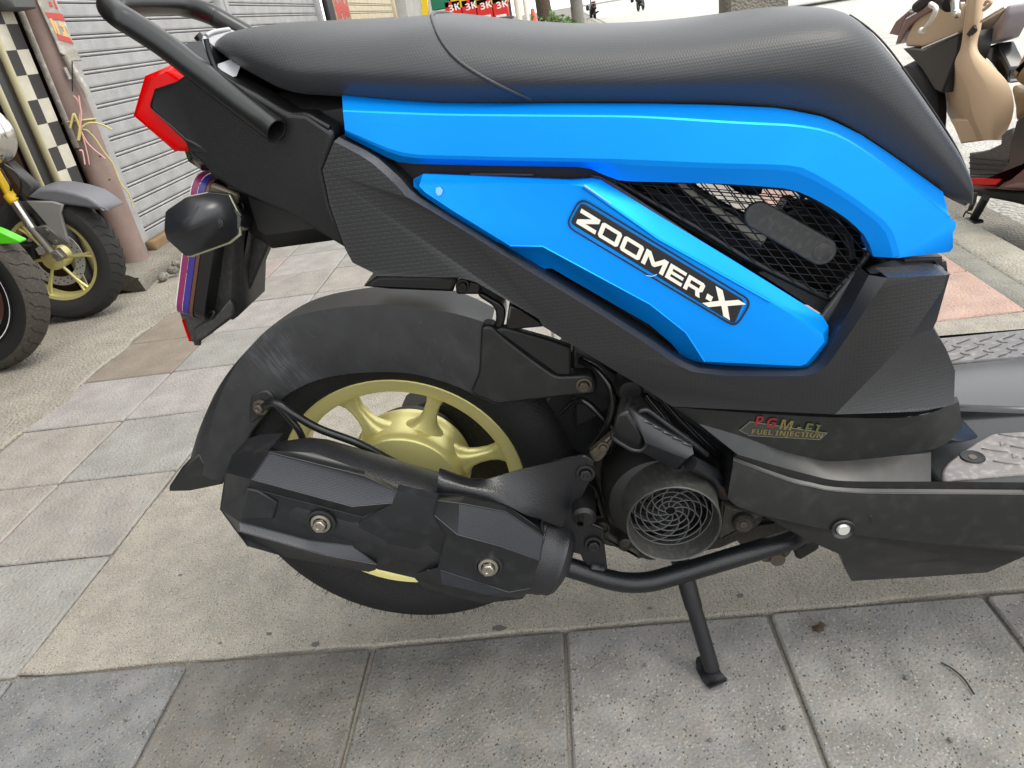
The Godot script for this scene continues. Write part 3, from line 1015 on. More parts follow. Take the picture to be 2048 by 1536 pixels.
func make_grille(sc: Node3D) -> void:
	for s in 2:
		mir = s == 1
		var out := p3([0.3158, 0.6704, 0.115, 0.3452, 0.6482, 0.115, 0.3936, 0.612, 0.115, 0.4372, 0.5772, 0.115, 0.4603, 0.561, 0.115, 0.5213, 0.5211, 0.115, 0.5343, 0.5365, 0.115, 0.5485, 0.5514, 0.115, 0.5593, 0.5687, 0.115, 0.5569, 0.5818, 0.115, 0.5335, 0.6052, 0.115, 0.5034, 0.6276, 0.115, 0.4827, 0.6424, 0.115, 0.4157, 0.6575, 0.115])
		begin()
		var flat := PackedVector2Array()
		for q in out:
			flat.append(Vector2(q.x, q.y))
		var d := Geometry2D.triangulate_polygon(flat)
		# two families of wires, cut to the outline
		var a := p3([0.3851, 0.6297, 0.115, 0.3986, 0.6266, 0.115, 0.3851, 0.6297, 0.115, 0.3937, 0.6175, 0.115])
		var u := Vector2(a[1].x - a[0].x, a[1].y - a[0].y).normalized()
		var v := Vector2(a[3].x - a[2].x, a[3].y - a[2].y).normalized()
		var mid := Vector2(a[0].x, a[0].y)
		for f in 2:
			var dir := u if f == 0 else v
			var nor := Vector2(-dir.y, dir.x)
			var step := 0.0074 if f == 0 else 0.0084
			for k in range(-40, 41):
				var base := mid + nor * step * k
				for seg in Geometry2D.intersect_polyline_with_polygon(PackedVector2Array([base - dir * 0.4, base + dir * 0.4]), flat):
					for t in seg.size() - 1:
						var path := PackedVector3Array()
						for c in 9:
							var p: Vector2 = seg[t].lerp(seg[t + 1], c / 8.0)
							path.append(Vector3(p.x, p.y, 0.114 + 0.004 * f))
						tube(path, 0.0007, 5, false)
		var rim := out.duplicate()
		rim.append(out[0])
		tube(soft(rim, 0.004, 3, false), 0.0034, 8)
		mir = false
		part("grille", "dark_plastic", sc)
	begin()
	var cap := PackedVector3Array()
	var e := p3([0.4497, 0.6198, 0.1235, 0.5106, 0.5756, 0.1235])
	var dx := (e[1] - e[0]).normalized()
	var dy := Vector3(-dx.y, dx.x, 0)
	for k in 13:
		var t := PI / 2 + PI * k / 12
		cap.append(e[0] + dx * cos(t) * 0.0135 + dy * sin(t) * 0.0135)
	for k in 13:
		var t := -PI / 2 + PI * k / 12
		cap.append(e[1] + dx * cos(t) * 0.014 + dy * sin(t) * 0.014)
	panel(cap, 0.005, 0.002, 3)
	lathe([[0.0095, 0.0], [0.0093, 0.0006], [0.0085, 0.0008], [0.0, 0.0008]], e[1] + Vector3(0, 0, 0.0), facing(Vector3(0, 0, 1)), 20)
	part("grille_pad", "grey_dark", sc)
	# things seen behind the grille: tank side, a frame tube, hoses, the ledge below
	begin()
	panel(p3([0.3141, 0.6613, 0.06, 0.3716, 0.6519, 0.06, 0.3931, 0.6294, 0.06, 0.4407, 0.5878, 0.06, 0.47, 0.5632, 0.06, 0.4619, 0.543, 0.06, 0.3917, 0.5942, 0.06, 0.3292, 0.6462, 0.06]), 0.12, 0.01, 2)
	part("under_seat_tank", "engine_black", sc)
	begin()
	panel(p3([0.4373, 0.6382, 0.03, 0.4781, 0.6293, 0.03, 0.4749, 0.6146, 0.03, 0.4601, 0.6149, 0.03, 0.447, 0.6217, 0.03, 0.4388, 0.6296, 0.03]), 0.06, 0.006, 2)
	part("under_seat_frame", "engine_black", sc)
	begin()
	tube(spline(p3([0.3975, 0.6356, 0.02, 0.4237, 0.614, 0.02, 0.4468, 0.5995, 0.03, 0.4718, 0.5857, 0.03]), 5), 0.004, 8)
	part("hose", "dark_plastic", sc)
	begin()
	tube(spline(p3([0.4862, 0.6012, 0.07, 0.5049, 0.6053, 0.07, 0.5301, 0.5928, 0.06, 0.5535, 0.5661, 0.06, 0.5578, 0.5445, 0.07]), 5), 0.005, 8)
	part("hose", "dark_plastic", sc)
	begin()
	tube(spline(p3([0.3785, 0.6441, 0.02, 0.3984, 0.6239, 0.022, 0.4226, 0.6041, 0.025, 0.4483, 0.5835, 0.03, 0.4749, 0.5655, 0.035]), 5), 0.0062, 12)
	part("pale_tube", "pale_tube", sc)
	begin()
	panel(p3([0.4545, 0.5532, 0.1, 0.4686, 0.5519, 0.1, 0.528, 0.5092, 0.1, 0.5223, 0.4966, 0.1]), 0.004, 0.001, 1)
	part("inner_ledge", "grey_plastic", sc)
	begin()
	panel(p3([0.5151, 0.5091, 0.122, 0.5178, 0.5018, 0.122, 0.5502, 0.5462, 0.122, 0.5433, 0.5495, 0.122]), 0.006, 0.002, 2)
	part("inner_ledge", "grey_plastic", sc)

func make_tail(sc: Node3D) -> void:
	# bent steel grab rail, one tube from flank to flank
	begin()
	var a := p3([0.0073, 0.7645, 0.143, -0.0086, 0.7767, 0.134, -0.0315, 0.7958, 0.124, -0.0627, 0.8232, 0.112, -0.092, 0.8506, 0.104, -0.1179, 0.8719, 0.099])
	var cr := p3([-0.128, 0.8798, 0.098, -0.1403, 0.888, 0.088, -0.1499, 0.8936, 0.07, -0.1519, 0.8957, 0.04])
	var path := PackedVector3Array()
	path.append_array(a)
	path.append_array(cr)
	path.append_array(flip(back(cr)))
	path.append_array(flip(back(a)))
	path = spline(path, 5)
	tube(path, 0.0118, 20, false)
	tube(path, 0.0100, 20, false)
	for s in [0, 1]:
		var e := path[0] if s == 0 else path[path.size() - 1]
		var d := (path[0] - path[1]).normalized() if s == 0 else (path[path.size() - 1] - path[path.size() - 2]).normalized()
		sg += 1
		var bs := facing(d)
		loft([ring(e, bs.x * 0.0100, bs.y * 0.0100, 20), ring(e + d * 0.0006, bs.x * 0.0109, bs.y * 0.0109, 20), ring(e, bs.x * 0.0118, bs.y * 0.0118, 20)], true)
		fill(ring(e - d * 0.03, bs.x * 0.0100, bs.y * 0.0100, 20))
	var rail := part("grab_rail", "rail_paint", sc)
	rail.set_meta("label", "bent steel tube grab rail with open ends")
	begin()
	for s in [1.0, -1.0]:
		mir = s < 0
		begin()
		bolt(p3([-0.0707, 0.8508, 0.07])[0], Vector3(-0.5, 0.8, 0.2), 0.005, 0.006)
		mir = false
		part("rail_bracket", "gloss_black", sc)
	# red tail lamp that wraps round the tail
	begin()
	var lens := p3([-0.1136, 0.8346, 0.06, -0.117, 0.8319, 0.075, -0.1365, 0.828, 0.078, -0.1632, 0.7941, 0.078, -0.1321, 0.7547, 0.08, -0.1168, 0.7524, 0.082, -0.1018, 0.7568, 0.082, -0.0822, 0.7978, 0.08, -0.0942, 0.8222, 0.07])
	var half := PackedVector3Array()
	for q in lens:
		half.append(q)
	var bevel := off(inset(half, 0.004, Vector3(0, 0, 1)), Vector3(0, 0, 0.003))
	sg += 1
	loft([flip(bevel), flip(half)], true)
	sg += 1
	loft([flip(half), half], true)
	sg += 1
	loft([half, bevel], true)
	sg += 1
	fill(bevel)
	fill(flip(bevel))
	part("tail_lamp", "red_lens", sc)
	# tail flank
	var shape := func():
		var o := p3([-0.0981, 0.8186, 0.0977, -0.1259, 0.8155, 0.0906, -0.1379, 0.8015, 0.089, -0.1357, 0.7961, 0.0901, -0.1047, 0.7644, 0.1014, -0.106, 0.7544, 0.1021, -0.1004, 0.7476, 0.1042, -0.0905, 0.7374, 0.1077, -0.0869, 0.7288, 0.1094, -0.0636, 0.7116, 0.1168, -0.033, 0.6955, 0.126, -0.012, 0.6871, 0.1322, 0.0439, 0.6468, 0.146, 0.0404, 0.6911, 0.146, 0.0413, 0.724, 0.1437, 0.06, 0.7481, 0.146, 0.0604, 0.7565, 0.146, 0.0553, 0.7606, 0.1448, 0.0372, 0.7743, 0.1385, 0.019, 0.7771, 0.1331, -0.0117, 0.7981, 0.1228, -0.0302, 0.8087, 0.1168, -0.0466, 0.8194, 0.1114, -0.063, 0.8303, 0.106])
		panel(o, 0.03, 0.004, 3, Vector3(-0.13, 0, 1).normalized())
		# strip of bevel below the lamp
		panel(p3([-0.1361, 0.8001, 0.0913, -0.1026, 0.7673, 0.1034, -0.0798, 0.7532, 0.108, -0.0856, 0.7492, 0.108, -0.1039, 0.754, 0.1044, -0.1052, 0.7637, 0.1031]), 0.004, 0.002, 2)
		# moulded rib along the top of the flank
		tube(spline(p3([-0.0524, 0.8502, 0.1001, -0.0526, 0.8368, 0.1015, -0.0498, 0.8198, 0.1041, -0.0435, 0.8141, 0.1065, -0.0144, 0.797, 0.1169, 0.0171, 0.7764, 0.1285, 0.0357, 0.7736, 0.1345, 0.0493, 0.7656, 0.1395, 0.0585, 0.7599, 0.143]), 4), 0.0026, 6)
	var r := both("tail_panel", "dark_plastic", sc, shape)
	r[0].set_meta("label", "matt black tail panel behind the seat")
	# shell between the ridges, under the end of the seat
	begin()
	var ridge := p3([-0.0661, 0.8512, 0.075, -0.0593, 0.837, 0.088, -0.0517, 0.8197, 0.1, -0.0445, 0.8145, 0.104, -0.0145, 0.7979, 0.116, 0.0179, 0.7773, 0.13, 0.0356, 0.774, 0.134, 0.0557, 0.7603, 0.14])
	var lo := PackedVector3Array()
	for q in ridge:
		lo.append(q + Vector3(0.010, -0.012, -0.025))
	sg += 1
	loft([ridge, lo, flip(lo), flip(ridge)])
	facets([p3([-0.0674, 0.8506, 0.076, -0.0593, 0.837, 0.088, -0.0517, 0.8197, 0.1, -0.0699, 0.8334, 0.098, -0.089, 0.8482, 0.09, -0.0812, 0.8494, 0.084])])
	block(Vector3(-0.075, 0.775, 0), Vector3(0.1, 0.09, 0.17), 0.012)
	part("rear_cowl", "gloss_black", sc)
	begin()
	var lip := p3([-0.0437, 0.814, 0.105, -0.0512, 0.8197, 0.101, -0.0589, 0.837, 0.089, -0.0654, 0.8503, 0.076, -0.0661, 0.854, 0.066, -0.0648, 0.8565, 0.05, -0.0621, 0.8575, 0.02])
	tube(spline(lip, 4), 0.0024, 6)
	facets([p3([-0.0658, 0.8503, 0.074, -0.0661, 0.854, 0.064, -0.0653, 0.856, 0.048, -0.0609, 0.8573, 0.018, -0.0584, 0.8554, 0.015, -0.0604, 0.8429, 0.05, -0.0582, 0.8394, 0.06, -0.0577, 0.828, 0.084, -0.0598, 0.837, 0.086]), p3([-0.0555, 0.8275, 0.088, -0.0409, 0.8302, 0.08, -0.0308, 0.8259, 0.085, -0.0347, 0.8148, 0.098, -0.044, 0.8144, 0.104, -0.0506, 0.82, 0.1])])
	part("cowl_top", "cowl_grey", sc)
	# under-seat storage tub fills the space between the flanks
	begin()
	block(Vector3(0.16, 0.75, 0), Vector3(0.44, 0.085, 0.22), 0.02)
	block(Vector3(0.02, 0.70, 0), Vector3(0.20, 0.12, 0.20), 0.02)
	block(Vector3(0.50, 0.67, 0), Vector3(0.26, 0.06, 0.17), 0.02, Basis(Vector3(0, 0, 1), -0.45))
	part("storage_tub", "engine_black", sc)
	# plate bracket, plate and its reflector
	begin()
	panel(p3([-0.149, 0.6337, 0.012, -0.1265, 0.6673, 0.012, -0.1075, 0.6848, 0.012, -0.0656, 0.6646, 0.012, -0.1364, 0.5762, 0.012, -0.14, 0.5732, 0.012, -0.1632, 0.5709, 0.012, -0.1876, 0.5511, 0.012, -0.1785, 0.572, 0.012]), 0.02, 0.004, 2)
	panel(p3([-0.1298, 0.6397, 0.05, -0.1567, 0.5704, 0.05, -0.1654, 0.5647, 0.05, -0.1696, 0.567, 0.05, -0.1654, 0.5832, 0.05, -0.1259, 0.6576, 0.05]), 0.012, 0.003, 2)
	panel(p3([-0.1102, 0.6637, 0.03, -0.0989, 0.6545, 0.03, -0.1401, 0.5808, 0.03, -0.1476, 0.5784, 0.03]), 0.012, 0.004, 2)
	block(p3([-0.147, 0.6231, 0])[0], Vector3(0.05, 0.14, 0.10), 0.006, Basis(Vector3(0, 0, 1), -0.35))
	panel(p3([-0.2062, 0.5662, 0.06, -0.1656, 0.5697, 0.06, -0.1622, 0.5676, 0.06, -0.1648, 0.5629, 0.06, -0.1558, 0.5743, 0.03, -0.1548, 0.5501, 0.03, -0.1984, 0.5298, 0.05, -0.2014, 0.524, 0.05, -0.21, 0.5241, 0.05, -0.2066, 0.5313, 0.055, -0.2085, 0.5356, 0.06]), 0.016, 0.003, 2)
	panel(p3([-0.1952, 0.5522, 0.064, -0.1824, 0.5574, 0.064, -0.1643, 0.5636, 0.064, -0.1379, 0.5827, 0.064, -0.1395, 0.5639, 0.064, -0.1869, 0.5383, 0.064, -0.1975, 0.5369, 0.064]), 0.006, 0.002, 2)
	part("plate_bracket", "grey_dark", sc)
	begin()
	var tip := p3([-0.2063, 0.5655, 0.061, -0.2079, 0.5626, 0.061, -0.2082, 0.5351, 0.061, -0.2061, 0.5352, 0.061, -0.2048, 0.5636, 0.061])
	panel(tip, 0.12, 0.002, 1)
	part("rear_reflector", "red_lens", sc)
	# the registration plate seen from behind, almost edge on
	var pr := p3([-0.1224, 0.728, 0.05, -0.1225, 0.7296, 0.075, -0.1262, 0.7271, 0.08, -0.128, 0.7236, 0.082, -0.1996, 0.584, 0.085, -0.1885, 0.577, 0.085])
	var pb := PackedVector3Array()
	var up := (pr[3] - pr[4]).normalized()
	var rear := (pr[4] - pr[5]).normalized()
	begin()
	var w := 0.16
	var h := pr[3].distance_to(pr[4]) + 0.012
	var nrm := up.cross(Vector3(0, 0, 1)).normalized()
	if nrm.x > 0:
		nrm = -nrm
	var cen := (pr[3] + pr[4]) / 2
	cen.z = 0.082 - w / 2
	var bs := Basis(up, Vector3(0, 0, 1), up.cross(Vector3(0, 0, 1)))
	bands(cen + nrm * -0.012, up, nrm, h, w)
	part("plate_frame", "gloss_black", sc)
	for k in 3:
		begin()
		strip(cen, up, nrm, h, w, [0.004, 0.011, 0.0185][k], [0.0065, 0.0068, 0.004][k])
		part("plate_stripe", ["plate_red", "plate_blue", "plate_brown"][k], sc)
	begin()
	strip(cen, up, nrm, h, w, 0.0028, 0.0009)
	part("plate_edge", "plate_white", sc)
	# indicator on its stalk
	make_indicator(sc)

func strip(c: Vector3, up: Vector3, nrm: Vector3, h: float, w: float, depth: float, wide: float) -> void:
	# a band that runs round the rim of the plate cover
	var pl := soft(PackedVector3Array([c + up * h / 2 + Vector3(0, 0, w / 2), c - up * h / 2 + Vector3(0, 0, w / 2), c - up * h / 2 - Vector3(0, 0, w / 2), c + up * h / 2 - Vector3(0, 0, w / 2)]), 0.02, 5)
	sg += 1
	loft([off(pl, -nrm * depth), off(pl, -nrm * (depth + wide))], true)

func bands(c: Vector3, up: Vector3, nrm: Vector3, h: float, w: float) -> void:
	var pl := soft(PackedVector3Array([c + up * (h / 2 - 0.001) + Vector3(0, 0, w / 2 - 0.001), c - up * (h / 2 - 0.001) + Vector3(0, 0, w / 2 - 0.001), c - up * (h / 2 - 0.001) - Vector3(0, 0, w / 2 - 0.001), c + up * (h / 2 - 0.001) - Vector3(0, 0, w / 2 - 0.001)]), 0.02, 5)
	panel(pl, 0.024, 0.002, 2, nrm)

func make_indicator(sc: Node3D) -> void:
	for s in 2:
		mir = s == 1
		begin()
		tube(p3([-0.0774, 0.6744, 0.06, -0.0817, 0.6801, 0.1, -0.0692, 0.6892, 0.14]), 0.013, 10)
		var n := Vector3(0.1, 0.35, 1).normalized()
		var a := p3([-0.124, 0.7068, 0.15, -0.1201, 0.7092, 0.15, -0.1, 0.7175, 0.148, -0.0824, 0.7173, 0.142, -0.0645, 0.7112, 0.135, -0.0596, 0.6915, 0.138, -0.0632, 0.6737, 0.142, -0.0731, 0.6685, 0.146, -0.1149, 0.6609, 0.15, -0.1202, 0.6619, 0.15, -0.1315, 0.6809, 0.152, -0.1307, 0.6902, 0.152])
		var i := p3([-0.0942, 0.701, 0.176, -0.0752, 0.7132, 0.17, -0.0622, 0.6971, 0.18, -0.0721, 0.677, 0.166, -0.0986, 0.6896, 0.174])
		sg += 1
		for q in [
			PackedVector3Array([a[1], a[2], a[3], i[1], i[0]]), PackedVector3Array([a[0], a[1], i[0], i[4], a[10], a[11]]), PackedVector3Array([i[0], i[1], i[2], i[4]]),
			PackedVector3Array([a[3], a[4], i[2], i[1]]), PackedVector3Array([a[4], a[5], a[6], i[3], i[2]]), PackedVector3Array([i[4], i[2], i[3], a[8], a[9], a[10]]), PackedVector3Array([i[3], a[6], a[7], a[8]])]:
			fill(q)
		sg += 1
		loft([off(a, Vector3(0, 0, -0.012)), a], true)
		sg += 1
		fill(back(off(a, Vector3(0, 0, -0.012))))
		bolt(p3([-0.0632, 0.6937, 0.171])[0], Vector3(0.1, 0.1, 1), 0.003, 0.002)
		mir = false
		var o := part("indicator", "indicator_black", sc)
		o.set_meta("label", "black indicator housing on a stalk beside the plate")
		mir = s == 1
		begin()
		var rim := off(inset(a, 0.0016 if normal_of(a).z < 0 else -0.0016, Vector3(0, 0, 1)), Vector3(-0.0006, -0.0012, -0.004))
		panel(rim, 0.006, 0.002, 2)
		mir = false
		part("indicator_lens", "clear_lens", o)
	begin()
	block(p3([-0.0782, 0.7099, 0.11])[0], Vector3(0.03, 0.012, 0.01), 0.002, Basis(Vector3(0, 0, 1), -0.5))
	part("wiring_tab", "dirty_steel", sc)
	begin()
	tube(spline(p3([-0.0917, 0.7078, 0.07, -0.0792, 0.6962, 0.07, -0.0728, 0.6883, 0.07, -0.0745, 0.6741, 0.07, -0.0613, 0.6774, 0.07, -0.0419, 0.677, 0.07]), 5), 0.0012, 6)
	tube(spline(p3([-0.0793, 0.701, 0.09, -0.0732, 0.6932, 0.09, -0.0752, 0.6851, 0.09, -0.0815, 0.6775, 0.09, -0.0748, 0.6752, 0.09]), 5), 0.0016, 6)
	part("wire", "gloss_black", sc)

var part_skin: MeshInstance3D

func make_fender(sc: Node3D) -> void:
	begin()
	var c := Vector3(0, 0.279, 0)
	var n := 60
	var inner := even(spline(p3([-0.2309, 0.3408, 0.074, -0.206, 0.3677, 0.074, -0.18, 0.3913, 0.074, -0.162, 0.4127, 0.074, -0.1201, 0.4474, 0.074, -0.0728, 0.4687, 0.074, -0.0333, 0.4758, 0.074, 0.0154, 0.4749, 0.074, 0.0618, 0.4668, 0.074, 0.1058, 0.4469, 0.074, 0.1352, 0.4263, 0.074, 0.153, 0.4146, 0.074]), 4), n)
	var outer := even(spline(p3([-0.2544, 0.3531, 0.072, -0.2425, 0.3708, 0.073, -0.2214, 0.4101, 0.074, -0.1965, 0.451, 0.074, -0.157, 0.4993, 0.073, -0.1163, 0.5321, 0.072, -0.0758, 0.5525, 0.071, -0.0215, 0.5593, 0.07, 0.0452, 0.5556, 0.069, 0.1076, 0.5405, 0.069, 0.138, 0.5297, 0.07, 0.1656, 0.5163, 0.07]), 4), n)
	var rows := [inner]
	var m1 := PackedVector3Array()
	for k in n:
		m1.append(inner[k].lerp(outer[k], 0.5) + Vector3(0, 0, 0.004))
	rows.append(m1)
	rows.append(outer)
	var cr := even(spline(p3([-0.3461, 0.2884, -0.045, -0.3238, 0.3179, -0.045, -0.293, 0.3629, -0.045, -0.2658, 0.3995, -0.045, -0.2248, 0.4474, -0.045, -0.173, 0.492, -0.045, -0.1105, 0.5248, -0.045, -0.0671, 0.5372, -0.045, -0.0139, 0.5411, -0.045, 0.0358, 0.5396, -0.045, 0.0873, 0.5304, -0.045, 0.1239, 0.5133, -0.045, 0.1536, 0.4928, -0.045]), 4), n)
	var rnd := [outer]
	for t in 6:
		var a := PI / 2 * (t + 1) / 6.0
		var row := PackedVector3Array()
		for k in n:
			var d := cr[k] - outer[k]
			row.append(Vector3(outer[k].x + d.x * sin(a), outer[k].y + d.y * sin(a), outer[k].z + d.z * (1 - cos(a))))
		rnd.append(row)
	var all := [inner, m1]
	all.append_array(rnd)
	var reach := [0.0, 0.28, 0.58, 0.66, 0.74, 0.82, 0.9, 0.96, 1.0]
	for q in all.size() - 1:
		if q == 2:
			sg += 1
		for k in n - 1:
			var vs: Array[Vector3] = [all[q][k], all[q][k + 1], all[q + 1][k + 1], all[q + 1][k]]
			var us := [Vector2(k, q), Vector2(k + 1, q), Vector2(k + 1, q + 1), Vector2(k, q + 1)]
			for t in [0, 2, 1, 0, 3, 2]:
				st.set_uv(Vector2(us[t].x / (n - 1), 1.0 - reach[int(us[t].y)]))
				put(vs[t])
	part_skin = part("rear_fender", "hugger_skin", sc)
	begin()
	sg += 1
	var lowered := PackedVector3Array()
	for k in n:
		lowered.append(cr[k] + (c - cr[k]).normalized() * 0.02)
	loft([cr, lowered])
	# inside skin
	sg += 1
	var ins := []
	for r in [inner, outer]:
		var row := PackedVector3Array()
		for k in n:
			row.append(r[k] + (c - r[k]).normalized() * 0.002 - Vector3(0, 0, 0.003))
		ins.append(row)
	loft(ins)
	sg += 1
	loft([inner, ins[0]])
	part("inner_skin", "scuffed", part_skin)
	var fe: MeshInstance3D = part_skin
	fe.set_meta("label", "scuffed black plastic hugger over the rear wheel")
	# front arm of the fender with its lug
	begin()
	panel(soft(p3([0.1534, 0.5208, 0.08, 0.166, 0.5205, 0.08, 0.1773, 0.5042, 0.08, 0.2033, 0.475, 0.08, 0.2302, 0.4477, 0.08, 0.2695, 0.4445, 0.08, 0.276, 0.4332, 0.08, 0.2745, 0.4179, 0.08, 0.2397, 0.4185, 0.08, 0.1892, 0.4174, 0.08, 0.1538, 0.4165, 0.08, 0.1253, 0.4356, 0.08, 0.1407, 0.4614, 0.08]), 0.006, 2), 0.02, 0.004, 3)
	part("fender_arm", "scuffed", fe)
	begin()
	bolt(p3([0.2613, 0.4322, 0.08])[0], Vector3(0, 0, 1), 0.0065, 0.007)
	part("fender_bolt", "dirty_steel", fe)
	begin()
	bolt(p3([-0.1361, 0.4473, 0.082])[0], Vector3(-0.2, 0.1, 1), 0.0065, 0.007)
	part("fender_bolt", "dirty_steel", fe)
	begin()
	panel(soft(p3([-0.146, 0.4639, 0.078, -0.122, 0.4696, 0.078, -0.1154, 0.4534, 0.078, -0.1212, 0.4434, 0.078, -0.1435, 0.4314, 0.078, -0.1611, 0.4224, 0.078]), 0.008, 2), 0.006, 0.002, 2)
	part("stay_lug", "scuffed", fe)
	begin()
	tube(spline(p3([-0.1342, 0.4471, 0.082, -0.1114, 0.4543, 0.088, -0.0917, 0.4363, 0.09, -0.0661, 0.4134, 0.09, -0.0215, 0.3868, 0.09, 0.0125, 0.3489, 0.08]), 6), 0.0052, 10)
	tube(spline(p3([-0.1118, 0.4529, 0.088, -0.1006, 0.4304, 0.088, -0.0937, 0.4102, 0.088, -0.095, 0.3825, 0.085]), 6), 0.0045, 10)
	part("fender_stay", "rail_paint", fe)
	# mud flap
	begin()
	var fl := p3([-0.2456, 0.3846, 0.072, -0.2781, 0.3653, 0.071, -0.3087, 0.336, 0.07, -0.3119, 0.3281, 0.07, -0.2806, 0.3272, 0.072, -0.2311, 0.3343, 0.074, -0.2007, 0.3671, 0.074, -0.2425, 0.3708, 0.073])
	panel(fl, 0.11, 0.003, 2)
	part("mud_flap", "scuffed", fe)
	# bracket, rubber block and inner guard above the fender
	begin()
	panel(p3([0.0399, 0.5847, 0.05, 0.1325, 0.5712, 0.05, 0.1222, 0.5541, 0.05, 0.05, 0.5663, 0.05, 0.0191, 0.5739, 0.05]), 0.1, 0.004, 2)
	part("inner_guard", "dark_plastic", sc)
	begin()
	panel(p3([0.2319, 0.4516, 0.088, 0.1783, 0.5064, 0.088, 0.1697, 0.5174, 0.088, 0.1814, 0.519, 0.088, 0.2296, 0.4978, 0.088, 0.252, 0.4857, 0.088, 0.2485, 0.4497, 0.088]), 0.01, 0.003, 2)
	part("inner_guard", "dark_plastic", sc)
	begin()
	panel(p3([0.2533, 0.4758, 0.06, 0.3044, 0.4302, 0.06, 0.3135, 0.395, 0.06, 0.2429, 0.36, 0.06, 0.2482, 0.4299, 0.06]), 0.08, 0.004, 2)
	part("inner_guard", "dark_plastic", sc)
	begin()
	panel(soft(p3([0.1342, 0.5757, 0.085, 0.1515, 0.5782, 0.085, 0.1629, 0.5733, 0.085, 0.1595, 0.5596, 0.085, 0.1329, 0.563, 0.085]), 0.003, 2), 0.03, 0.003, 2)
	var arm := p3([0.1572, 0.5647, 0.082, 0.1836, 0.5436, 0.082, 0.184, 0.5314, 0.082, 0.1759, 0.509, 0.082, 0.168, 0.51, 0.082, 0.1733, 0.5358, 0.082, 0.1707, 0.544, 0.082, 0.1558, 0.5566, 0.082])
	panel(soft(arm, 0.006, 2), 0.025, 0.003, 3)
	panel(p3([0.1897, 0.5444, 0.086, 0.2014, 0.54, 0.086, 0.2203, 0.5226, 0.086, 0.2236, 0.513, 0.086, 0.1805, 0.514, 0.086]), 0.02, 0.003, 2)
	part("fender_bracket", "gloss_black", sc)
	begin()
	bolt(p3([0.1429, 0.5733, 0.086])[0], Vector3(0, 0, 1), 0.005, 0.005)
	part("bracket_bolt", "engine_black", sc)

func make_wheel(sc: Node3D) -> void:
	var c := Vector3(0, 0.279, 0)
	var bs := Basis.IDENTITY
	var wh := Node3D.new()
	wh.name = "rear_wheel"
	sc.add_child(wh, true)
	begin()
	lathe([[0.166, 0.036], [0.172, 0.045], [0.190, 0.053], [0.208, 0.054], [0.222, 0.049], [0.233, 0.039], [0.240, 0.022], [0.243, 0.0], [0.240, -0.022], [0.233, -0.039], [0.222, -0.049], [0.208, -0.054], [0.190, -0.053], [0.172, -0.045], [0.166, -0.036]], c, bs, 96)
	part("tyre", "tyre", wh)
	begin()
	for k in 150:
		var a := TAU * k / 150.0 + 0.2 * sin(k * 7.0)
		var z := 0.036 if k % 2 else 0.046
		var r := 0.234 if k % 2 else 0.224
		var d := Vector3(cos(a), sin(a), 0)
		var p := c + d * r + Vector3(0, 0, z)
		tube(PackedVector3Array([p - d * 0.002, p + d * 0.006 + Vector3(0, 0, 0.004)]), 0.0006, 4, true, 0.0003)
	part("tyre_nibs", "tyre", wh).set_meta("kind", "stuff")
	begin()
	lathe([[0.1555, 0.030], [0.166, 0.034], [0.1685, 0.0385], [0.1665, 0.040], [0.1625, 0.0385], [0.150, 0.0345], [0.1465, 0.031], [0.145, 0.02], [0.144, 0.0], [0.146, -0.02], [0.1485, -0.03], [0.1625, -0.0385], [0.1665, -0.04], [0.168, -0.036], [0.155, -0.03]], c, bs, 96)
	part("rim", "gold", wh)
	begin()
	lathe([[0.0, 0.0365], [0.0755, 0.0365], [0.0775, 0.0355], [0.0785, 0.034], [0.080, 0.032], [0.082, 0.024], [0.083, 0.0], [0.083, -0.018], [0.0855, -0.022], [0.0855, -0.032], [0.0, -0.032]], c, bs, 72)
	part("hub", "gold", wh)
	for k in 7:
		begin()
		var a := deg_to_rad(10.5 + 360.0 / 7.0 * k)
		var d := Vector3(cos(a), sin(a), 0)
		var s := Vector3(-sin(a), cos(a), 0)
		var rows := []
		for q in [[0.076, 0.030, 0.018, 0.000], [0.084, 0.020, 0.016, 0.000], [0.094, 0.0125, 0.013, 0.000], [0.106, 0.0098, 0.0115, 0.000], [0.120, 0.0096, 0.0105, 0.001], [0.132, 0.0120, 0.0105, 0.002], [0.141, 0.019, 0.011, 0.003], [0.149, 0.034, 0.013, 0.004]]:
			var row := PackedVector3Array()
			for t in 16:
				var b := TAU * t / 16
				row.append(c + d * q[0] + s * (q[1] * signf(cos(b)) * pow(absf(cos(b)), 0.75)) + Vector3(0, 0, q[3] + q[2] * signf(sin(b)) * pow(absf(sin(b)), 0.9)))
			rows.append(row)
		sg += 1
		loft(rows, true)
		part("spoke", "gold", wh)
	# drive case and brake on the far side of the wheel
	begin()
	lathe([[0.0, -0.035], [0.07, -0.035], [0.075, -0.06], [0.06, -0.075], [0.0, -0.075]], c, bs, 32)
	panel(soft(PackedVector3Array([Vector3(-0.03, 0.215, -0.075), Vector3(0.06, 0.185, -0.075), Vector3(0.40, 0.20, -0.075), Vector3(0.42, 0.34, -0.075), Vector3(0.28, 0.37, -0.075), Vector3(0.05, 0.355, -0.075), Vector3(-0.04, 0.32, -0.075)]), 0.03, 3), 0.08, 0.012, 3)
	part("drive_case", "cast", sc)
	# swing arm of the right side, from the engine to the axle
	begin()
	lathe([[0.0, 0.055], [0.012, 0.055], [0.014, 0.05], [0.014, 0.035]], c, bs, 6)
	part("axle_nut", "dirty_steel", sc)

func facets(list: Array) -> void:
	for q in list:
		sg += 1
		fill(q)

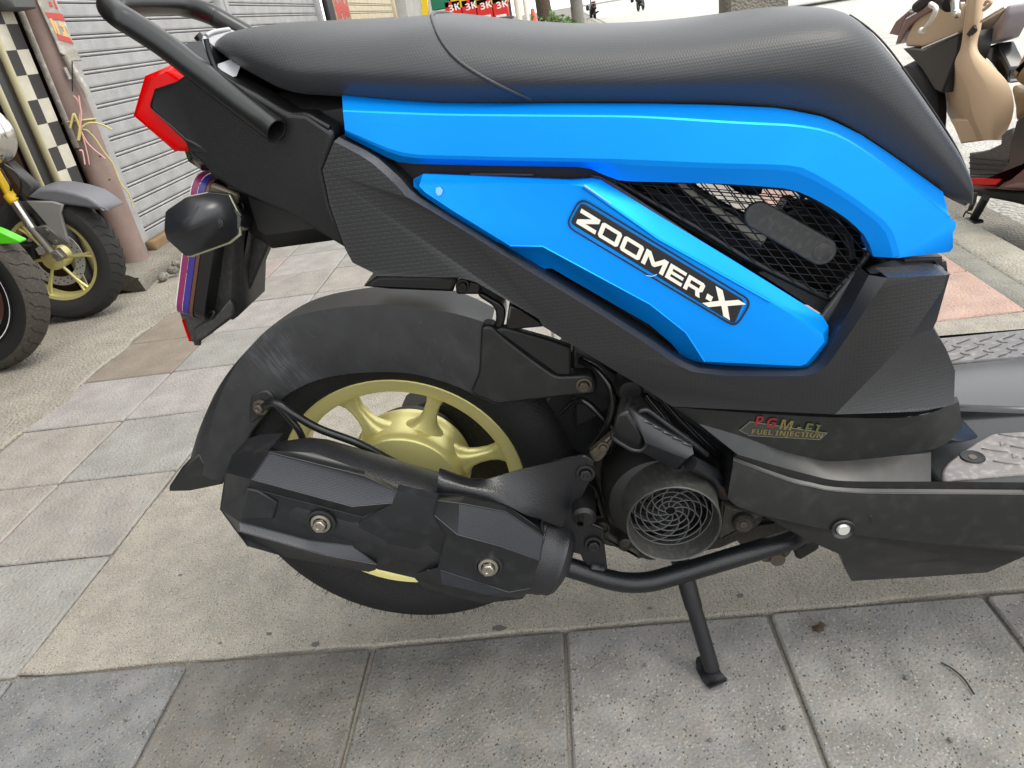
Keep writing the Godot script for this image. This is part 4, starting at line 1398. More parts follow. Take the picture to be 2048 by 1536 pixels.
func make_exhaust(sc: Node3D) -> void:
	# the can: a round steel body with sloped end
	begin()
	var a := p3([-0.0999, 0.3794, 0.142])[0]
	var b := p3([0.1775, 0.2369, 0.132])[0]
	var d := (b - a).normalized()
	var L := a.distance_to(b)
	var bs := Basis(Vector3(0, 0, 1), d.cross(Vector3(0, 0, 1)), d)
	lathe([[0.0, -0.035], [0.028, -0.035], [0.036, -0.03], [0.054, 0.008], [0.058, 0.03], [0.058, L - 0.03], [0.056, L + 0.0], [0.053, L + 0.012], [0.053, L + 0.018], [0.0505, L + 0.024], [0.0505, L + 0.03], [0.046, L + 0.036], [0.034, L + 0.042], [0.016, L + 0.045]], a, bs, 40)
	lathe([[0.0586, L * 0.66], [0.0598, L * 0.665], [0.0598, L * 0.99], [0.0586, L * 0.995]], a, bs, 40)
	part("can", "can", sc)
	# moulded heat shield, rear piece
	var A := p3([-0.0988, 0.4302, 0.216, -0.0761, 0.4532, 0.202, 0.0173, 0.4098, 0.197, 0.0463, 0.3834, 0.192, 0.0411, 0.3723, 0.199, 0.0011, 0.3818, 0.213])
	var l := p3([-0.1557, 0.4117, 0.168, -0.146, 0.4292, 0.16, -0.1257, 0.4359, 0.165, -0.0864, 0.4459, 0.185, -0.1772, 0.3644, 0.172, -0.1628, 0.3358, 0.18, -0.1548, 0.3142, 0.182])
	var rc := p3([-0.1161, 0.4098, 0.2, 0.0002, 0.3547, 0.196, -0.0034, 0.3472, 0.195, -0.0211, 0.3119, 0.193, -0.0721, 0.328, 0.196, -0.1432, 0.363, 0.198])
	var lo := p3([-0.1403, 0.3558, 0.207, -0.0845, 0.3275, 0.206, -0.0547, 0.3099, 0.203, 0.0004, 0.2828, 0.194, -0.0212, 0.3106, 0.194, -0.0108, 0.261, 0.178, -0.0231, 0.2535, 0.172, -0.1156, 0.2872, 0.175])
	begin()
	facets([
		PackedVector3Array([A[0], A[5], rc[1], rc[0]]), PackedVector3Array([A[5], A[4], rc[1]]),
		PackedVector3Array([A[1], l[3], p3([-0.0405, 0.4319, 0.176])[0], p3([0.0112, 0.4016, 0.176])[0], A[2]]),
		PackedVector3Array([A[2], p3([0.0112, 0.4016, 0.176])[0], p3([0.0432, 0.3755, 0.176])[0], A[3]]),
		PackedVector3Array([l[1], l[2], l[3], A[1], A[0], l[0]]),
		PackedVector3Array([l[0], A[0], rc[0], rc[5], l[4]]),
		PackedVector3Array([l[4], rc[5], lo[0], l[5]]),
		rc,
		PackedVector3Array([lo[0], lo[1], lo[2], lo[3], lo[5], lo[6], lo[7], l[6], l[5]]),
	])
	var rim := PackedVector3Array([l[3], l[2], l[1], l[0], l[4], l[5], l[6], lo[7], lo[6], lo[5]])
	sg += 1
	loft([rim, off(rim, Vector3(0.008, 0.003, -0.03))])
	# small step moulded beside the end
	panel(p3([-0.1378, 0.3709, 0.2025, -0.1162, 0.4108, 0.2025, -0.1046, 0.4063, 0.2025, -0.0881, 0.3874, 0.2025, -0.0993, 0.3659, 0.2025]), 0.006, 0.002, 2)
	var shl := part("heat_shield", "shield", sc)
	# woven-textured fields, a shade proud of the shield
	begin()
	facets([A])
	part("textured_field", "shield_woven", shl)
	begin()
	facets([PackedVector3Array([rc[5], rc[4], rc[3], lo[4], lo[3], lo[2], lo[1], lo[0]])])
	part("textured_field", "shield_woven", shl)
	begin()
	for e in [[A[1], A[2], A[3]], [A[0], A[5], A[4]], [A[0], A[1]], [rc[0], rc[1]], [rc[2], rc[3], lo[3]], [rc[5], rc[4], rc[3]], [lo[0], lo[1], lo[2], lo[3]], [l[0], l[4], l[5], l[6]]]:
		tube(PackedVector3Array(e), 0.0009, 6)  # beads added along the creases to draw highlight lines
	part("crease_edge", "crease_edge", shl)
	# middle and front pieces of the shield
	var md := p3([0.0406, 0.3716, 0.198, 0.0486, 0.3866, 0.196, 0.0915, 0.3715, 0.199, 0.0838, 0.3518, 0.2, 0.0907, 0.3184, 0.198, 0.0712, 0.2692, 0.19, 0.0408, 0.2583, 0.186, 0.0397, 0.2441, 0.18, -0.0091, 0.2622, 0.178, -0.0014, 0.2794, 0.19, -0.0207, 0.3127, 0.194, -0.0023, 0.3494, 0.197])
	var tx := p3([0.116, 0.3668, 0.202, 0.1634, 0.3476, 0.198, 0.1997, 0.3026, 0.19, 0.1921, 0.2753, 0.198, 0.1511, 0.3087, 0.208, 0.1094, 0.3322, 0.213])
	var fr := p3([0.0939, 0.3738, 0.204, 0.0849, 0.3533, 0.202, 0.0914, 0.32, 0.2, 0.0738, 0.2757, 0.198, 0.0748, 0.2709, 0.198, 0.1487, 0.2269, 0.194, 0.1734, 0.2272, 0.19, 0.168, 0.2043, 0.17, 0.1576, 0.1873, 0.165, 0.1057, 0.1852, 0.166, 0.0411, 0.2211, 0.172, 0.0338, 0.2419, 0.176, 0.0729, 0.2502, 0.198, 0.1207, 0.2219, 0.19])
	var tp := p3([0.0874, 0.3569, 0.176, 0.1179, 0.3577, 0.176, 0.1597, 0.3403, 0.174, 0.1992, 0.2903, 0.168])
	begin()
	facets([PackedVector3Array([md[0], md[1], md[2], md[3], md[4], md[11]]), PackedVector3Array([md[11], md[4], md[5], md[6], md[7], md[8], md[9], md[10]])])
	var mr := PackedVector3Array([md[1], md[2]])
	sg += 1
	loft([mr, off(mr, Vector3(0, 0.001, -0.010))])
	part("shield_middle", "shield", shl)
	begin()
	facets([
		PackedVector3Array([fr[0], tx[0], tx[5], fr[1]]),
		PackedVector3Array([fr[1], tx[5], fr[2]]),
		PackedVector3Array([fr[0], tp[0], tp[1], tx[0]]), PackedVector3Array([tx[0], tp[1], tp[2], tx[1]]), PackedVector3Array([tx[1], tp[2], tp[3], tx[2]]),
		PackedVector3Array([fr[2], tx[5], tx[4], tx[3], fr[6], fr[5], fr[4], fr[3]]),
		PackedVector3Array([fr[12], fr[13], fr[5], fr[6], fr[7], fr[8], fr[9], fr[10], fr[11]]),
		PackedVector3Array([fr[3], fr[4], fr[12], fr[11], md[7], md[6]]),
	])
	var r2 := PackedVector3Array([tp[3], tx[2], tx[3], fr[6], fr[7], fr[8], fr[9], fr[10], fr[11]])
	sg += 1
	loft([r2, off(r2, Vector3(-0.003, 0.003, -0.03))])
	var r3 := PackedVector3Array([fr[0], fr[1], fr[2], fr[3], fr[4], fr[12]])
	sg += 1
	loft([r3, off(r3, Vector3(0.001, 0, -0.008))])
	part("shield_front", "shield", shl)
	begin()
	facets([tx])
	part("textured_field", "shield_woven", shl)
	begin()
	facets([PackedVector3Array([fr[4], fr[5], fr[13], fr[12]])])
	part("textured_field", "shield_woven", shl)
	begin()
	for e in [[tx[0], tx[1], tx[2], tx[3]], [tx[3], tx[4], tx[5]], [fr[0], fr[1], fr[2], fr[3]], [fr[4], fr[5], fr[6]], [fr[0], tx[0]], [fr[1], tx[5]], [tp[0], tp[1], tp[2], tp[3]]]:
		tube(PackedVector3Array(e), 0.0008, 6)  # more added beads, for highlights on the front creases
	part("crease_edge", "crease_edge", shl)
	for p in p3([-0.0463, 0.3542, 0.199, 0.1326, 0.2741, 0.199]):
		begin()
		lathe([[0.017, 0.0], [0.0165, 0.002], [0.0135, 0.0026], [0.0125, 0.0005], [0.0, 0.0005]], p, facing(Vector3(0.0, 0.05, 1)), 24)
		part("bolt_seat", "shield", shl)
		begin()
		bolt(p + Vector3(0, 0, 0.002), Vector3(0.02, 0.12, 1), 0.0078, 0.010)
		part("shield_bolt", "steel", shl)
	# hanger plate that ties can and engine
	begin()
	var h0 := p3([0.0907, 0.3863, 0.16, 0.1227, 0.3702, 0.162, 0.1424, 0.3677, 0.162, 0.1845, 0.3697, 0.15, 0.2243, 0.3713, 0.143, 0.2528, 0.3727, 0.139])
	var h1 := p3([0.0921, 0.3858, 0.176, 0.1246, 0.3707, 0.176, 0.1429, 0.364, 0.174, 0.1759, 0.3453, 0.16, 0.2058, 0.337, 0.148, 0.2373, 0.3351, 0.14])
	var h2 := p3([0.091, 0.3801, 0.182, 0.1248, 0.3683, 0.181, 0.1505, 0.3559, 0.178, 0.1806, 0.335, 0.168, 0.2034, 0.3163, 0.158, 0.2291, 0.3015, 0.142])
	var h3 := p3([0.0873, 0.3675, 0.18, 0.1233, 0.3608, 0.18, 0.161, 0.3425, 0.178, 0.179, 0.3224, 0.172, 0.1935, 0.306, 0.162, 0.2175, 0.278, 0.146])
	sg += 1
	loft([even(spline(h0, 4), 24), even(spline(h1, 4), 24), even(spline(h2, 4), 24), even(spline(h3, 4), 24)])
	sg += 1
	loft([off(h0, Vector3(0, -0.002, -0.004)), h0])
	var hp := soft(p3([0.2167, 0.3674, 0.139, 0.2556, 0.373, 0.139, 0.2649, 0.364, 0.139, 0.2638, 0.3482, 0.139, 0.2415, 0.3071, 0.139, 0.2352, 0.2894, 0.139, 0.2656, 0.2678, 0.139, 0.2652, 0.2275, 0.139, 0.2653, 0.1986, 0.139, 0.2431, 0.2076, 0.139, 0.2365, 0.2182, 0.139, 0.2347, 0.2293, 0.139, 0.2154, 0.235, 0.139, 0.2136, 0.2708, 0.139, 0.223, 0.2998, 0.139, 0.2192, 0.3291, 0.139]), 0.004, 2)
	panel(hp, 0.004, 0.0015, 2)
	tube(spline(p3([0.2324, 0.2912, 0.141, 0.2433, 0.2827, 0.141, 0.2656, 0.2685, 0.141]), 5), 0.0022, 6)
	part("exhaust_hanger", "pipe_paint", sc)
	for p in p3([0.2532, 0.3491, 0.14, 0.2522, 0.2458, 0.142]):
		begin()
		bolt(p, Vector3(0, 0.1, 1), 0.0075, 0.008)
		part("hanger_bolt", "engine_black", sc)
	begin()
	lathe([[0.0, 0.02], [0.010, 0.02], [0.014, 0.016], [0.0145, 0.0], [0.0145, -0.03], [0.016, -0.03], [0.016, -0.06]], p3([0.2462, 0.3, 0.142])[0], Basis.IDENTITY, 24)
	lathe([[0.004, 0.034], [0.004, 0.0]], p3([0.242, 0.3049, 0.142])[0], Basis.IDENTITY, 8)
	part("rubber_plug", "engine_black", sc)
	# header pipe under the engine
	begin()
	var pipe := spline(p3([0.1864, 0.2226, 0.135, 0.2095, 0.2108, 0.135, 0.2368, 0.1969, 0.135, 0.2638, 0.1829, 0.135, 0.2882, 0.1722, 0.132, 0.3164, 0.1695, 0.13, 0.3483, 0.1739, 0.126, 0.4051, 0.1856, 0.12, 0.4559, 0.1917, 0.11, 0.4917, 0.1936, 0.1, 0.5124, 0.1871, 0.08, 0.5286, 0.1752, 0.05]), 6)
	tube(pipe, 0.0128, 16)
	for k in 3:
		lathe([[0.0128, -0.002], [0.0145, 0.0], [0.0128, 0.003]], p3([0.2106, 0.2099, 0.135])[0] + (pipe[12] - pipe[0]).normalized() * 0.002 * k, facing(pipe[12] - pipe[0]), 16)
	part("exhaust_pipe", "pipe_paint", sc)
	begin()
	block(p3([0.2534, 0.207, 0.137])[0], Vector3(0.022, 0.01, 0.016), 0.004, Basis(Vector3(0, 0, 1), -0.3))
	part("weld_tab", "pipe_paint", sc)

func make_engine(sc: Node3D) -> void:
	var eng := Node3D.new()
	eng.name = "engine"
	sc.add_child(eng, true)
	# crankcase behind the fan housing
	begin()
	panel(soft(p3([0.2756, 0.3512, 0.075, 0.311, 0.3759, 0.075, 0.404, 0.3229, 0.075, 0.4514, 0.2809, 0.075, 0.47, 0.209, 0.075, 0.4513, 0.1822, 0.075, 0.4128, 0.1648, 0.075, 0.3207, 0.1516, 0.075, 0.2964, 0.1651, 0.075, 0.2829, 0.1784, 0.075, 0.2654, 0.1911, 0.075, 0.2538, 0.2216, 0.075, 0.2576, 0.2932, 0.075]), 0.006, 2), 0.14, 0.006, 3)
	panel(soft(p3([0.2518, 0.2792, 0.1, 0.2634, 0.2893, 0.1, 0.2726, 0.223, 0.1, 0.3059, 0.1918, 0.1, 0.3113, 0.1791, 0.1, 0.3029, 0.1819, 0.1, 0.2965, 0.1907, 0.1, 0.2857, 0.1937, 0.1, 0.2785, 0.2015, 0.1, 0.2648, 0.2058, 0.1, 0.2494, 0.2252, 0.1]), 0.004, 2), 0.08, 0.004, 2)
	panel(soft(p3([0.411, 0.2672, 0.105, 0.4239, 0.2566, 0.105, 0.4631, 0.2397, 0.105, 0.4427, 0.2227, 0.105, 0.4234, 0.2149, 0.105, 0.4053, 0.203, 0.105]), 0.006, 2), 0.10, 0.004, 2)
	part("crankcase", "cast", eng)
	begin()
	for q in p3([0.2909, 0.2111, 0.102, 0.2641, 0.2419, 0.104]):
		lathe([[0.009, -0.01], [0.009, 0.004], [0.0075, 0.005], [0.0065, 0.002], [0.0, 0.002]], q, Basis.IDENTITY, 16)
		part("case_boss", "cast", eng)
		begin()
	lathe([[0.0, 0.006], [0.010, 0.006], [0.013, 0.002], [0.013, -0.02]], p3([0.4358, 0.236, 0.11])[0], Basis.IDENTITY, 20)
	part("case_boss", "cast", eng)
	begin()
	bolt(p3([0.4347, 0.2386, 0.112])[0], Vector3(0, 0, 1), 0.005, 0.006)
	bolt(p3([0.2555, 0.3331, 0.112])[0], Vector3(0, 0, 1), 0.006, 0.01)
	part("engine_bolt", "dirty_steel", eng)
	# round fan housing and the air scoop with its grille of rings and blades
	begin()
	var fc := p3([0.3359, 0.2952, 0.12])[0]
	var fb := Basis.IDENTITY
	lathe([[0.0, 0.024], [0.045, 0.024], [0.060, 0.016], [0.066, 0.004], [0.068, -0.02], [0.068, -0.05]], fc, fb, 40)
	part("fan_housing", "engine_black", eng)
	begin()
	var mouth := p3([0.3453, 0.2988, 0.182])[0]
	lathe([[0.0575, -0.06], [0.0535, -0.02], [0.0525, 0.0], [0.0515, 0.0012], [0.0502, 0.0], [0.0482, -0.018], [0.0465, -0.034]], mouth, fb, 56)
	part("fan_scoop", "grey_dark", eng)
	begin()
	var gc := mouth + Vector3(0, 0, -0.022)
	for k in 7:
		var r := [0.006, 0.014, 0.0205, 0.0275, 0.0345, 0.041, 0.047][k] as float
		var path := ring(gc + Vector3(0, 0, -0.004 + 0.0006 * k), Vector3(r, 0, 0), Vector3(0, r, 0), 40)
		path.append(path[0])
		tube(path, 0.0009, 5, false)
	for k in 10:
		var path := PackedVector3Array()
		for t in 12:
			var r := lerpf(0.006, 0.048, t / 11.0)
			var a := TAU * k / 10.0 - 1.5 * t / 11.0
			path.append(gc + Vector3(cos(a) * r, sin(a) * r, -0.003))
		var deep := off(path, Vector3(0, 0, -0.008))
		sg += 1
		loft([path, deep])
		tube(path, 0.0009, 6, false)
	part("fan_grille", "grey_plastic", eng)
	begin()
	lathe([[0.0, 0.0], [0.046, 0.0]], gc + Vector3(0, 0, -0.02), fb, 24)
	for k in 14:
		var a := TAU * k / 14.0
		var d := Vector3(cos(a), sin(a), 0)
		sg += 1
		quad(gc + d * 0.012 + Vector3(0, 0, -0.019), gc + d * 0.043 + Vector3(0, 0, -0.019), gc + d.rotated(Vector3(0, 0, 1), 0.15) * 0.043 + Vector3(0, 0, -0.013), gc + d.rotated(Vector3(0, 0, 1), 0.15) * 0.012 + Vector3(0, 0, -0.013))
	part("fan", "engine_black", eng)
	# intake and shock behind
	begin()
	panel(p3([0.2537, 0.4552, 0.03, 0.3227, 0.4057, 0.03, 0.4612, 0.34, 0.03, 0.4484, 0.2656, 0.03, 0.3185, 0.2551, 0.03, 0.2182, 0.3134, 0.03, 0.1863, 0.3705, 0.03]), 0.10, 0.01, 2)
	panel(p3([0.3593, 0.3977, 0.105, 0.4279, 0.3363, 0.105, 0.4225, 0.2679, 0.105, 0.3836, 0.3016, 0.105, 0.3476, 0.3484, 0.105, 0.3008, 0.4214, 0.105, 0.3084, 0.4464, 0.105]), 0.08, 0.004, 2)
	part("air_box", "dark_plastic", sc)
	for h in [p3([0.2269, 0.3835, 0.06, 0.2545, 0.4127, 0.08, 0.2761, 0.3955, 0.09, 0.2913, 0.366, 0.09, 0.2822, 0.3244, 0.08]), p3([0.2597, 0.4603, 0.07, 0.2814, 0.4514, 0.09, 0.2929, 0.4261, 0.1, 0.2837, 0.3869, 0.1, 0.2596, 0.348, 0.09]), p3([0.3287, 0.4302, 0.115, 0.3487, 0.3972, 0.118, 0.3695, 0.3525, 0.115, 0.3977, 0.3109, 0.11, 0.4223, 0.2755, 0.1]), p3([0.3347, 0.4449, 0.12, 0.3597, 0.4049, 0.122, 0.3863, 0.3676, 0.12, 0.4238, 0.3154, 0.11])]:
		begin()
		tube(spline(h, 5), 0.0042, 8)
		part("hose", "gloss_black", sc)
	for k in 6:
		begin()
		panel(soft(off(p3([0.4256, 0.1831, 0.06, 0.5177, 0.1925, 0.06, 0.544, 0.161, 0.06, 0.5192, 0.1421, 0.06, 0.4545, 0.1394, 0.06]), Vector3(0, 0, -0.012 * k)), 0.004, 2), 0.002, 0.0006, 1)
		part("cooling_fin", "cast", sc)
	begin()
	tube(p3([0.3194, 0.4425, 0.09, 0.3138, 0.4088, 0.085, 0.2955, 0.3735, 0.08, 0.2704, 0.3264, 0.07]), 0.010, 12)
	lathe([[0.0, 0.01], [0.012, 0.008], [0.016, 0.0], [0.016, -0.02]], p3([0.3125, 0.4379, 0.11])[0], Basis.IDENTITY, 20)
	for k in 9:
		lathe([[0.0105, -0.0025], [0.014, 0.0], [0.0105, 0.0025]], (p3([0.3194, 0.4425, 0.09])[0]).lerp(p3([0.2704, 0.3264, 0.07])[0], k / 9.0), facing(p3([0.3194, 0.4425, 0.09])[0] - p3([0.2704, 0.3264, 0.07])[0]), 14)
	part("rear_shock", "engine_black", sc)
	begin()
	panel(soft(p3([0.2586, 0.3637, 0.122, 0.2866, 0.3861, 0.122, 0.2914, 0.3895, 0.122, 0.2881, 0.378, 0.122, 0.2799, 0.3614, 0.122, 0.2734, 0.3525, 0.122, 0.264, 0.3494, 0.122]), 0.003, 2), 0.01, 0.002, 2)
	bolt(p3([0.2763, 0.3719, 0.123])[0], Vector3(0, 0, 1), 0.0045, 0.005)
	part("step_mount", "dirty_steel", sc)
	# folded passenger step
	var ps := Node3D.new()
	ps.name = "passenger_step"
	sc.add_child(ps, true)
	begin()
	var t := p3([0.3063, 0.445, 0.176, 0.3078, 0.4494, 0.172, 0.3171, 0.4391, 0.172, 0.3706, 0.3946, 0.172, 0.3717, 0.3858, 0.174, 0.3623, 0.3883, 0.186, 0.3212, 0.4137, 0.188, 0.319, 0.4223, 0.186, 0.3565, 0.3697, 0.178, 0.3519, 0.3657, 0.172, 0.3141, 0.3937, 0.17, 0.3187, 0.4034, 0.178])
	facets([PackedVector3Array([t[0], t[1], t[2], t[3], t[4], t[5], t[6], t[7]]), PackedVector3Array([t[6], t[5], t[8], t[9], t[10], t[11]]), PackedVector3Array([t[4], t[3], t[3] + Vector3(0, 0, -.02), t[9] + Vector3(0, 0, -.006), t[9], t[8], t[5]])])
	sg += 1
	loft([PackedVector3Array([t[1], t[2], t[3]]), PackedVector3Array([t[1] - Vector3(0, 0, .02), t[2] - Vector3(0, 0, .02), t[3] - Vector3(0, 0, .02)])])
	for k in 5:
		block((t[2] + Vector3(0.004, -0.004, 0.001)).lerp(t[3], (k + 0.5) / 5.0) + Vector3(0, -0.0015, 0.0), Vector3(0.012, 0.003, 0.003), 0.001, Basis(Vector3(0, 0, 1), -0.5))
	part("step_rubber", "shield", ps)
	begin()
	panel(p3([0.2949, 0.4463, 0.18, 0.306, 0.4488, 0.182, 0.3068, 0.4461, 0.182, 0.3192, 0.4193, 0.184, 0.3176, 0.4067, 0.182, 0.3137, 0.4002, 0.18, 0.2999, 0.4066, 0.178, 0.2885, 0.4176, 0.178, 0.288, 0.4244, 0.178]), 0.03, 0.003, 2)
	tube(spline(p3([0.2881, 0.4286, 0.184, 0.2884, 0.4208, 0.184, 0.2998, 0.4098, 0.184, 0.3075, 0.4041, 0.184, 0.3156, 0.4026, 0.184, 0.3212, 0.4075, 0.184, 0.3217, 0.4111, 0.184]), 5), 0.0024, 6)
	part("step_end", "dark_plastic", ps)
	begin()
	tube(spline(p3([0.3164, 0.4351, 0.165, 0.3197, 0.439, 0.165, 0.3249, 0.4399, 0.165, 0.3298, 0.4372, 0.165, 0.351, 0.415, 0.165, 0.3733, 0.3891, 0.16, 0.3888, 0.367, 0.15]), 5), 0.0033, 8)
	tube(p3([0.3675, 0.3757, 0.175, 0.3788, 0.3613, 0.165, 0.3945, 0.3402, 0.15, 0.4132, 0.2892, 0.12]), 0.0085, 10)
	part("step_bracket", "pipe_paint", ps)
	begin()
	panel(p3([0.3603, 0.3408, 0.14, 0.3743, 0.3339, 0.14, 0.4065, 0.3088, 0.14, 0.4107, 0.3014, 0.14, 0.4064, 0.3033, 0.14, 0.3728, 0.3246, 0.14, 0.3602, 0.3381, 0.14]), 0.006, 0.002, 2)
	part("rusty_tab", "rust", ps)
	# centre stand: two legs, cross tube and curved feet
	var cs := Node3D.new()
	cs.name = "centre_stand"
	sc.add_child(cs, true)
	for s in [1.0, -1.0]:
		mir = s < 0
		begin()
		var foot := p3([0.3839, 0.007, 0.13])[0]
		foot = Vector3(0.388, 0.012, 0.138)
		var top := p3([0.3643, 0.14, 0.1])[0]
		tube(PackedVector3Array([top + Vector3(-0.01, 0.05, -0.02), top, top.lerp(foot, 0.3)]), 0.0125, 12, true, 0.0115)
		tube(PackedVector3Array([top.lerp(foot, 0.22), foot + Vector3(0, 0.005, 0)]), 0.0105, 14)
		part("stand_leg", "pipe_paint", cs)
		begin()
		# foot plate bent up at both ends, with a tongue welded to the leg
		var prof := []
		for k in 11:
			var a := lerpf(-1.15, 1.15, k / 10.0)
			var y := 0.022 - 0.022 * cos(a) if absf(a) > 0.6 else 0.0028 * absf(a) / 0.6
			prof.append(Vector3(foot.x + 0.026 * sin(a) * 0.35 - 0.001, y + 0.001, foot.z + 0.025 * sin(a)))
		var r0 := PackedVector3Array()
		var r1 := PackedVector3Array()
		for k in 11:
			var wd := 0.0130 * (1.0 if k > 1 and k < 9 else (0.85 if k == 1 or k == 9 else 0.6))
			r0.append(prof[k] + Vector3(-wd, 0, wd * 0.45))
			r1.append(prof[k] + Vector3(wd, 0, -wd * 0.45))
		sg += 1
		loft([r0, r1])
		sg += 1
		loft([off(r0, Vector3(0, 0.0035, 0)), off(r1, Vector3(0, 0.0035, 0))])
		sg += 1
		loft([r0, off(r0, Vector3(0, 0.0035, 0))])
		loft([r1, off(r1, Vector3(0, 0.0035, 0))])
		quad(r0[0], r1[0], r1[0] + Vector3(0, 0.0035, 0), r0[0] + Vector3(0, 0.0035, 0))
		quad(r0[10], r1[10], r1[10] + Vector3(0, 0.0035, 0), r0[10] + Vector3(0, 0.0035, 0))
		part("stand_foot", "pipe_paint", cs)
	mir = false
	begin()
	tube(PackedVector3Array([Vector3(0.36, 0.16, -0.11), Vector3(0.36, 0.16, 0.11)]), 0.011, 12)
	part("stand_tube", "pipe_paint", cs)
	begin()
	panel(soft(p3([0.4705, 0.1174, 0.05, 0.4896, 0.1403, 0.05, 0.5102, 0.1427, 0.05, 0.5121, 0.1276, 0.05, 0.4996, 0.1137, 0.05, 0.477, 0.1136, 0.05]), 0.006, 3), 0.02, 0.004, 2)
	lathe([[0.0, 0.006], [0.010, 0.006], [0.011, 0.0]], p3([0.4917, 0.1248, 0.052])[0], Basis.IDENTITY, 16)
	part("stand_pivot", "dirty_steel", cs)
	begin()
	panel(soft(p3([0.5103, 0.1594, 0.06, 0.5432, 0.1502, 0.06, 0.5448, 0.1417, 0.06, 0.5207, 0.1239, 0.06, 0.5142, 0.1277, 0.06]), 0.004, 2), 0.06, 0.003, 2)
	panel(p3([0.4455, 0.1489, 0.03, 0.4811, 0.1792, 0.03, 0.5235, 0.1416, 0.03, 0.519, 0.1292, 0.03, 0.4978, 0.1355, 0.03, 0.475, 0.129, 0.03]), 0.06, 0.004, 2)
	part("frame_bracket", "engine_black", sc)

func make_floor(sc: Node3D) -> void:
	# skirt above the ledge, ledge, lip and the long lower fairing
	var shape := func():
		var top := p3([0.355, 0.4328, 0.152, 0.3831, 0.4266, 0.152, 0.4347, 0.4171, 0.153, 0.4861, 0.4077, 0.153, 0.5222, 0.4013, 0.152, 0.5896, 0.3897, 0.146, 0.6266, 0.3877, 0.138, 0.6601, 0.3884, 0.122])
		var topi := off(top, Vector3(0, 0.003, -0.006))
		var low := p3([0.3814, 0.4075, 0.149, 0.4221, 0.3891, 0.15, 0.4456, 0.3769, 0.151, 0.4669, 0.3649, 0.151, 0.4948, 0.3528, 0.15, 0.5261, 0.3429, 0.149, 0.6307, 0.3416, 0.14, 0.6668, 0.3554, 0.124])
		sg += 1
		loft([topi, top])
		sg += 1
		loft([even(spline(top, 4), 40), even(spline(low, 4), 40)])
		sg += 1
		loft([PackedVector3Array([top[0], low[0]]), PackedVector3Array([top[0] - Vector3(0, 0, .04), low[0] - Vector3(0, 0, .04)])])
		sg += 1
		loft([PackedVector3Array([top[7], low[7]]), PackedVector3Array([top[7] - Vector3(0, 0, .1), low[7] - Vector3(0, 0, .1)])])
		var l2 := p3([0.4199, 0.3706, 0.16, 0.4535, 0.3567, 0.163, 0.4934, 0.3408, 0.166, 0.5224, 0.3321, 0.169, 0.5657, 0.3285, 0.172, 0.6162, 0.3254, 0.175])
		var a := even(spline(PackedVector3Array([low[0], low[1], low[2], low[3], low[4], low[5], p3([0.5968, 0.3413, 0.141])[0], p3([0.6304, 0.3378, 0.138])[0]]), 4), 40)
		var b := even(spline(l2, 4), 40)
		sg += 1
		loft([a, b])
		b = even(spline(p3([0.4199, 0.3706, 0.16, 0.4535, 0.3567, 0.163, 0.4934, 0.3408, 0.166, 0.5224, 0.3321, 0.169, 0.5657, 0.3285, 0.172, 0.6152, 0.3255, 0.175, 0.6638, 0.3221, 0.178, 0.7114, 0.3187, 0.181]), 4), 40)
		var l3 := p3([0.4147, 0.3646, 0.162, 0.4721, 0.3352, 0.168, 0.4943, 0.3277, 0.17, 0.5132, 0.3219, 0.172, 0.5454, 0.3168, 0.174, 0.5781, 0.3143, 0.176, 0.6346, 0.311, 0.18, 0.7119, 0.3055, 0.184])
		var c := even(spline(l3, 4), 40)
		sg += 1
		var b2 := PackedVector3Array()
		for k in 40:
			b2.append(b[k].lerp(c[k], 0.75) + Vector3(0, 0, -0.003))
		loft([b, b2])
		sg += 1
		loft([b2, c])
		tube(c, 0.0012, 5)
		var m := p3([0.4078, 0.3164, 0.164, 0.416, 0.3067, 0.166, 0.4461, 0.2929, 0.17, 0.4895, 0.2786, 0.174, 0.5376, 0.263, 0.176, 0.5905, 0.2512, 0.178, 0.6582, 0.2409, 0.18, 0.7245, 0.2336, 0.182])
		var d := even(m, 40)
		sg += 1
		loft([c, off(c, Vector3(0.0, -0.003, 0.001)), d])
		var bo := p3([0.4081, 0.3142, 0.162, 0.4164, 0.3045, 0.164, 0.4468, 0.2891, 0.167, 0.4991, 0.2466, 0.165, 0.5349, 0.2217, 0.163, 0.5411, 0.1973, 0.16, 0.5526, 0.1703, 0.152, 0.6306, 0.1716, 0.154, 0.7019, 0.1741, 0.156, 0.7385, 0.2055, 0.164])
		var lowm := even(p3([0.4981, 0.2493, 0.168, 0.5322, 0.2295, 0.17, 0.537, 0.227, 0.171, 0.5949, 0.2185, 0.174, 0.6638, 0.2111, 0.176, 0.7272, 0.2232, 0.18]), 40)
		sg += 1
		var face := PackedVector3Array([d[0]])
		# the part below the soft crease leans inwards
		for k in range(0, 40):
			face.append(d[k])
		var rb := back(bo)
		face.append_array(rb)
		face.remove_at(0)
		fill(face)
		var rim := bo
		sg += 1
		loft([rim, off(rim, Vector3(0, 0.002, -0.04))])
		sg += 1
		loft([PackedVector3Array([c[0], d[0]]), PackedVector3Array([c[0] - Vector3(0, 0, .05), d[0] - Vector3(0, 0, .05)])])
	var r := both("lower_fairing", "fairing", sc, shape)
	r[0].set_meta("label", "long black lower fairing under the footboard")
	begin()
	lathe([[0.013, 0.002], [0.012, 0.003], [0.0085, 0.0], [0.0075, -0.006], [0.0, -0.006]], p3([0.5291, 0.2715, 0.176])[0], Basis.IDENTITY, 24)
	panel(p3([0.5555, 0.2886, 0.1772, 0.5598, 0.2854, 0.1772, 0.5596, 0.2744, 0.1772, 0.5569, 0.283, 0.1772]), 0.002, 0.0005, 1)
	part("bolt_recess", "fairing", r[0])
	begin()
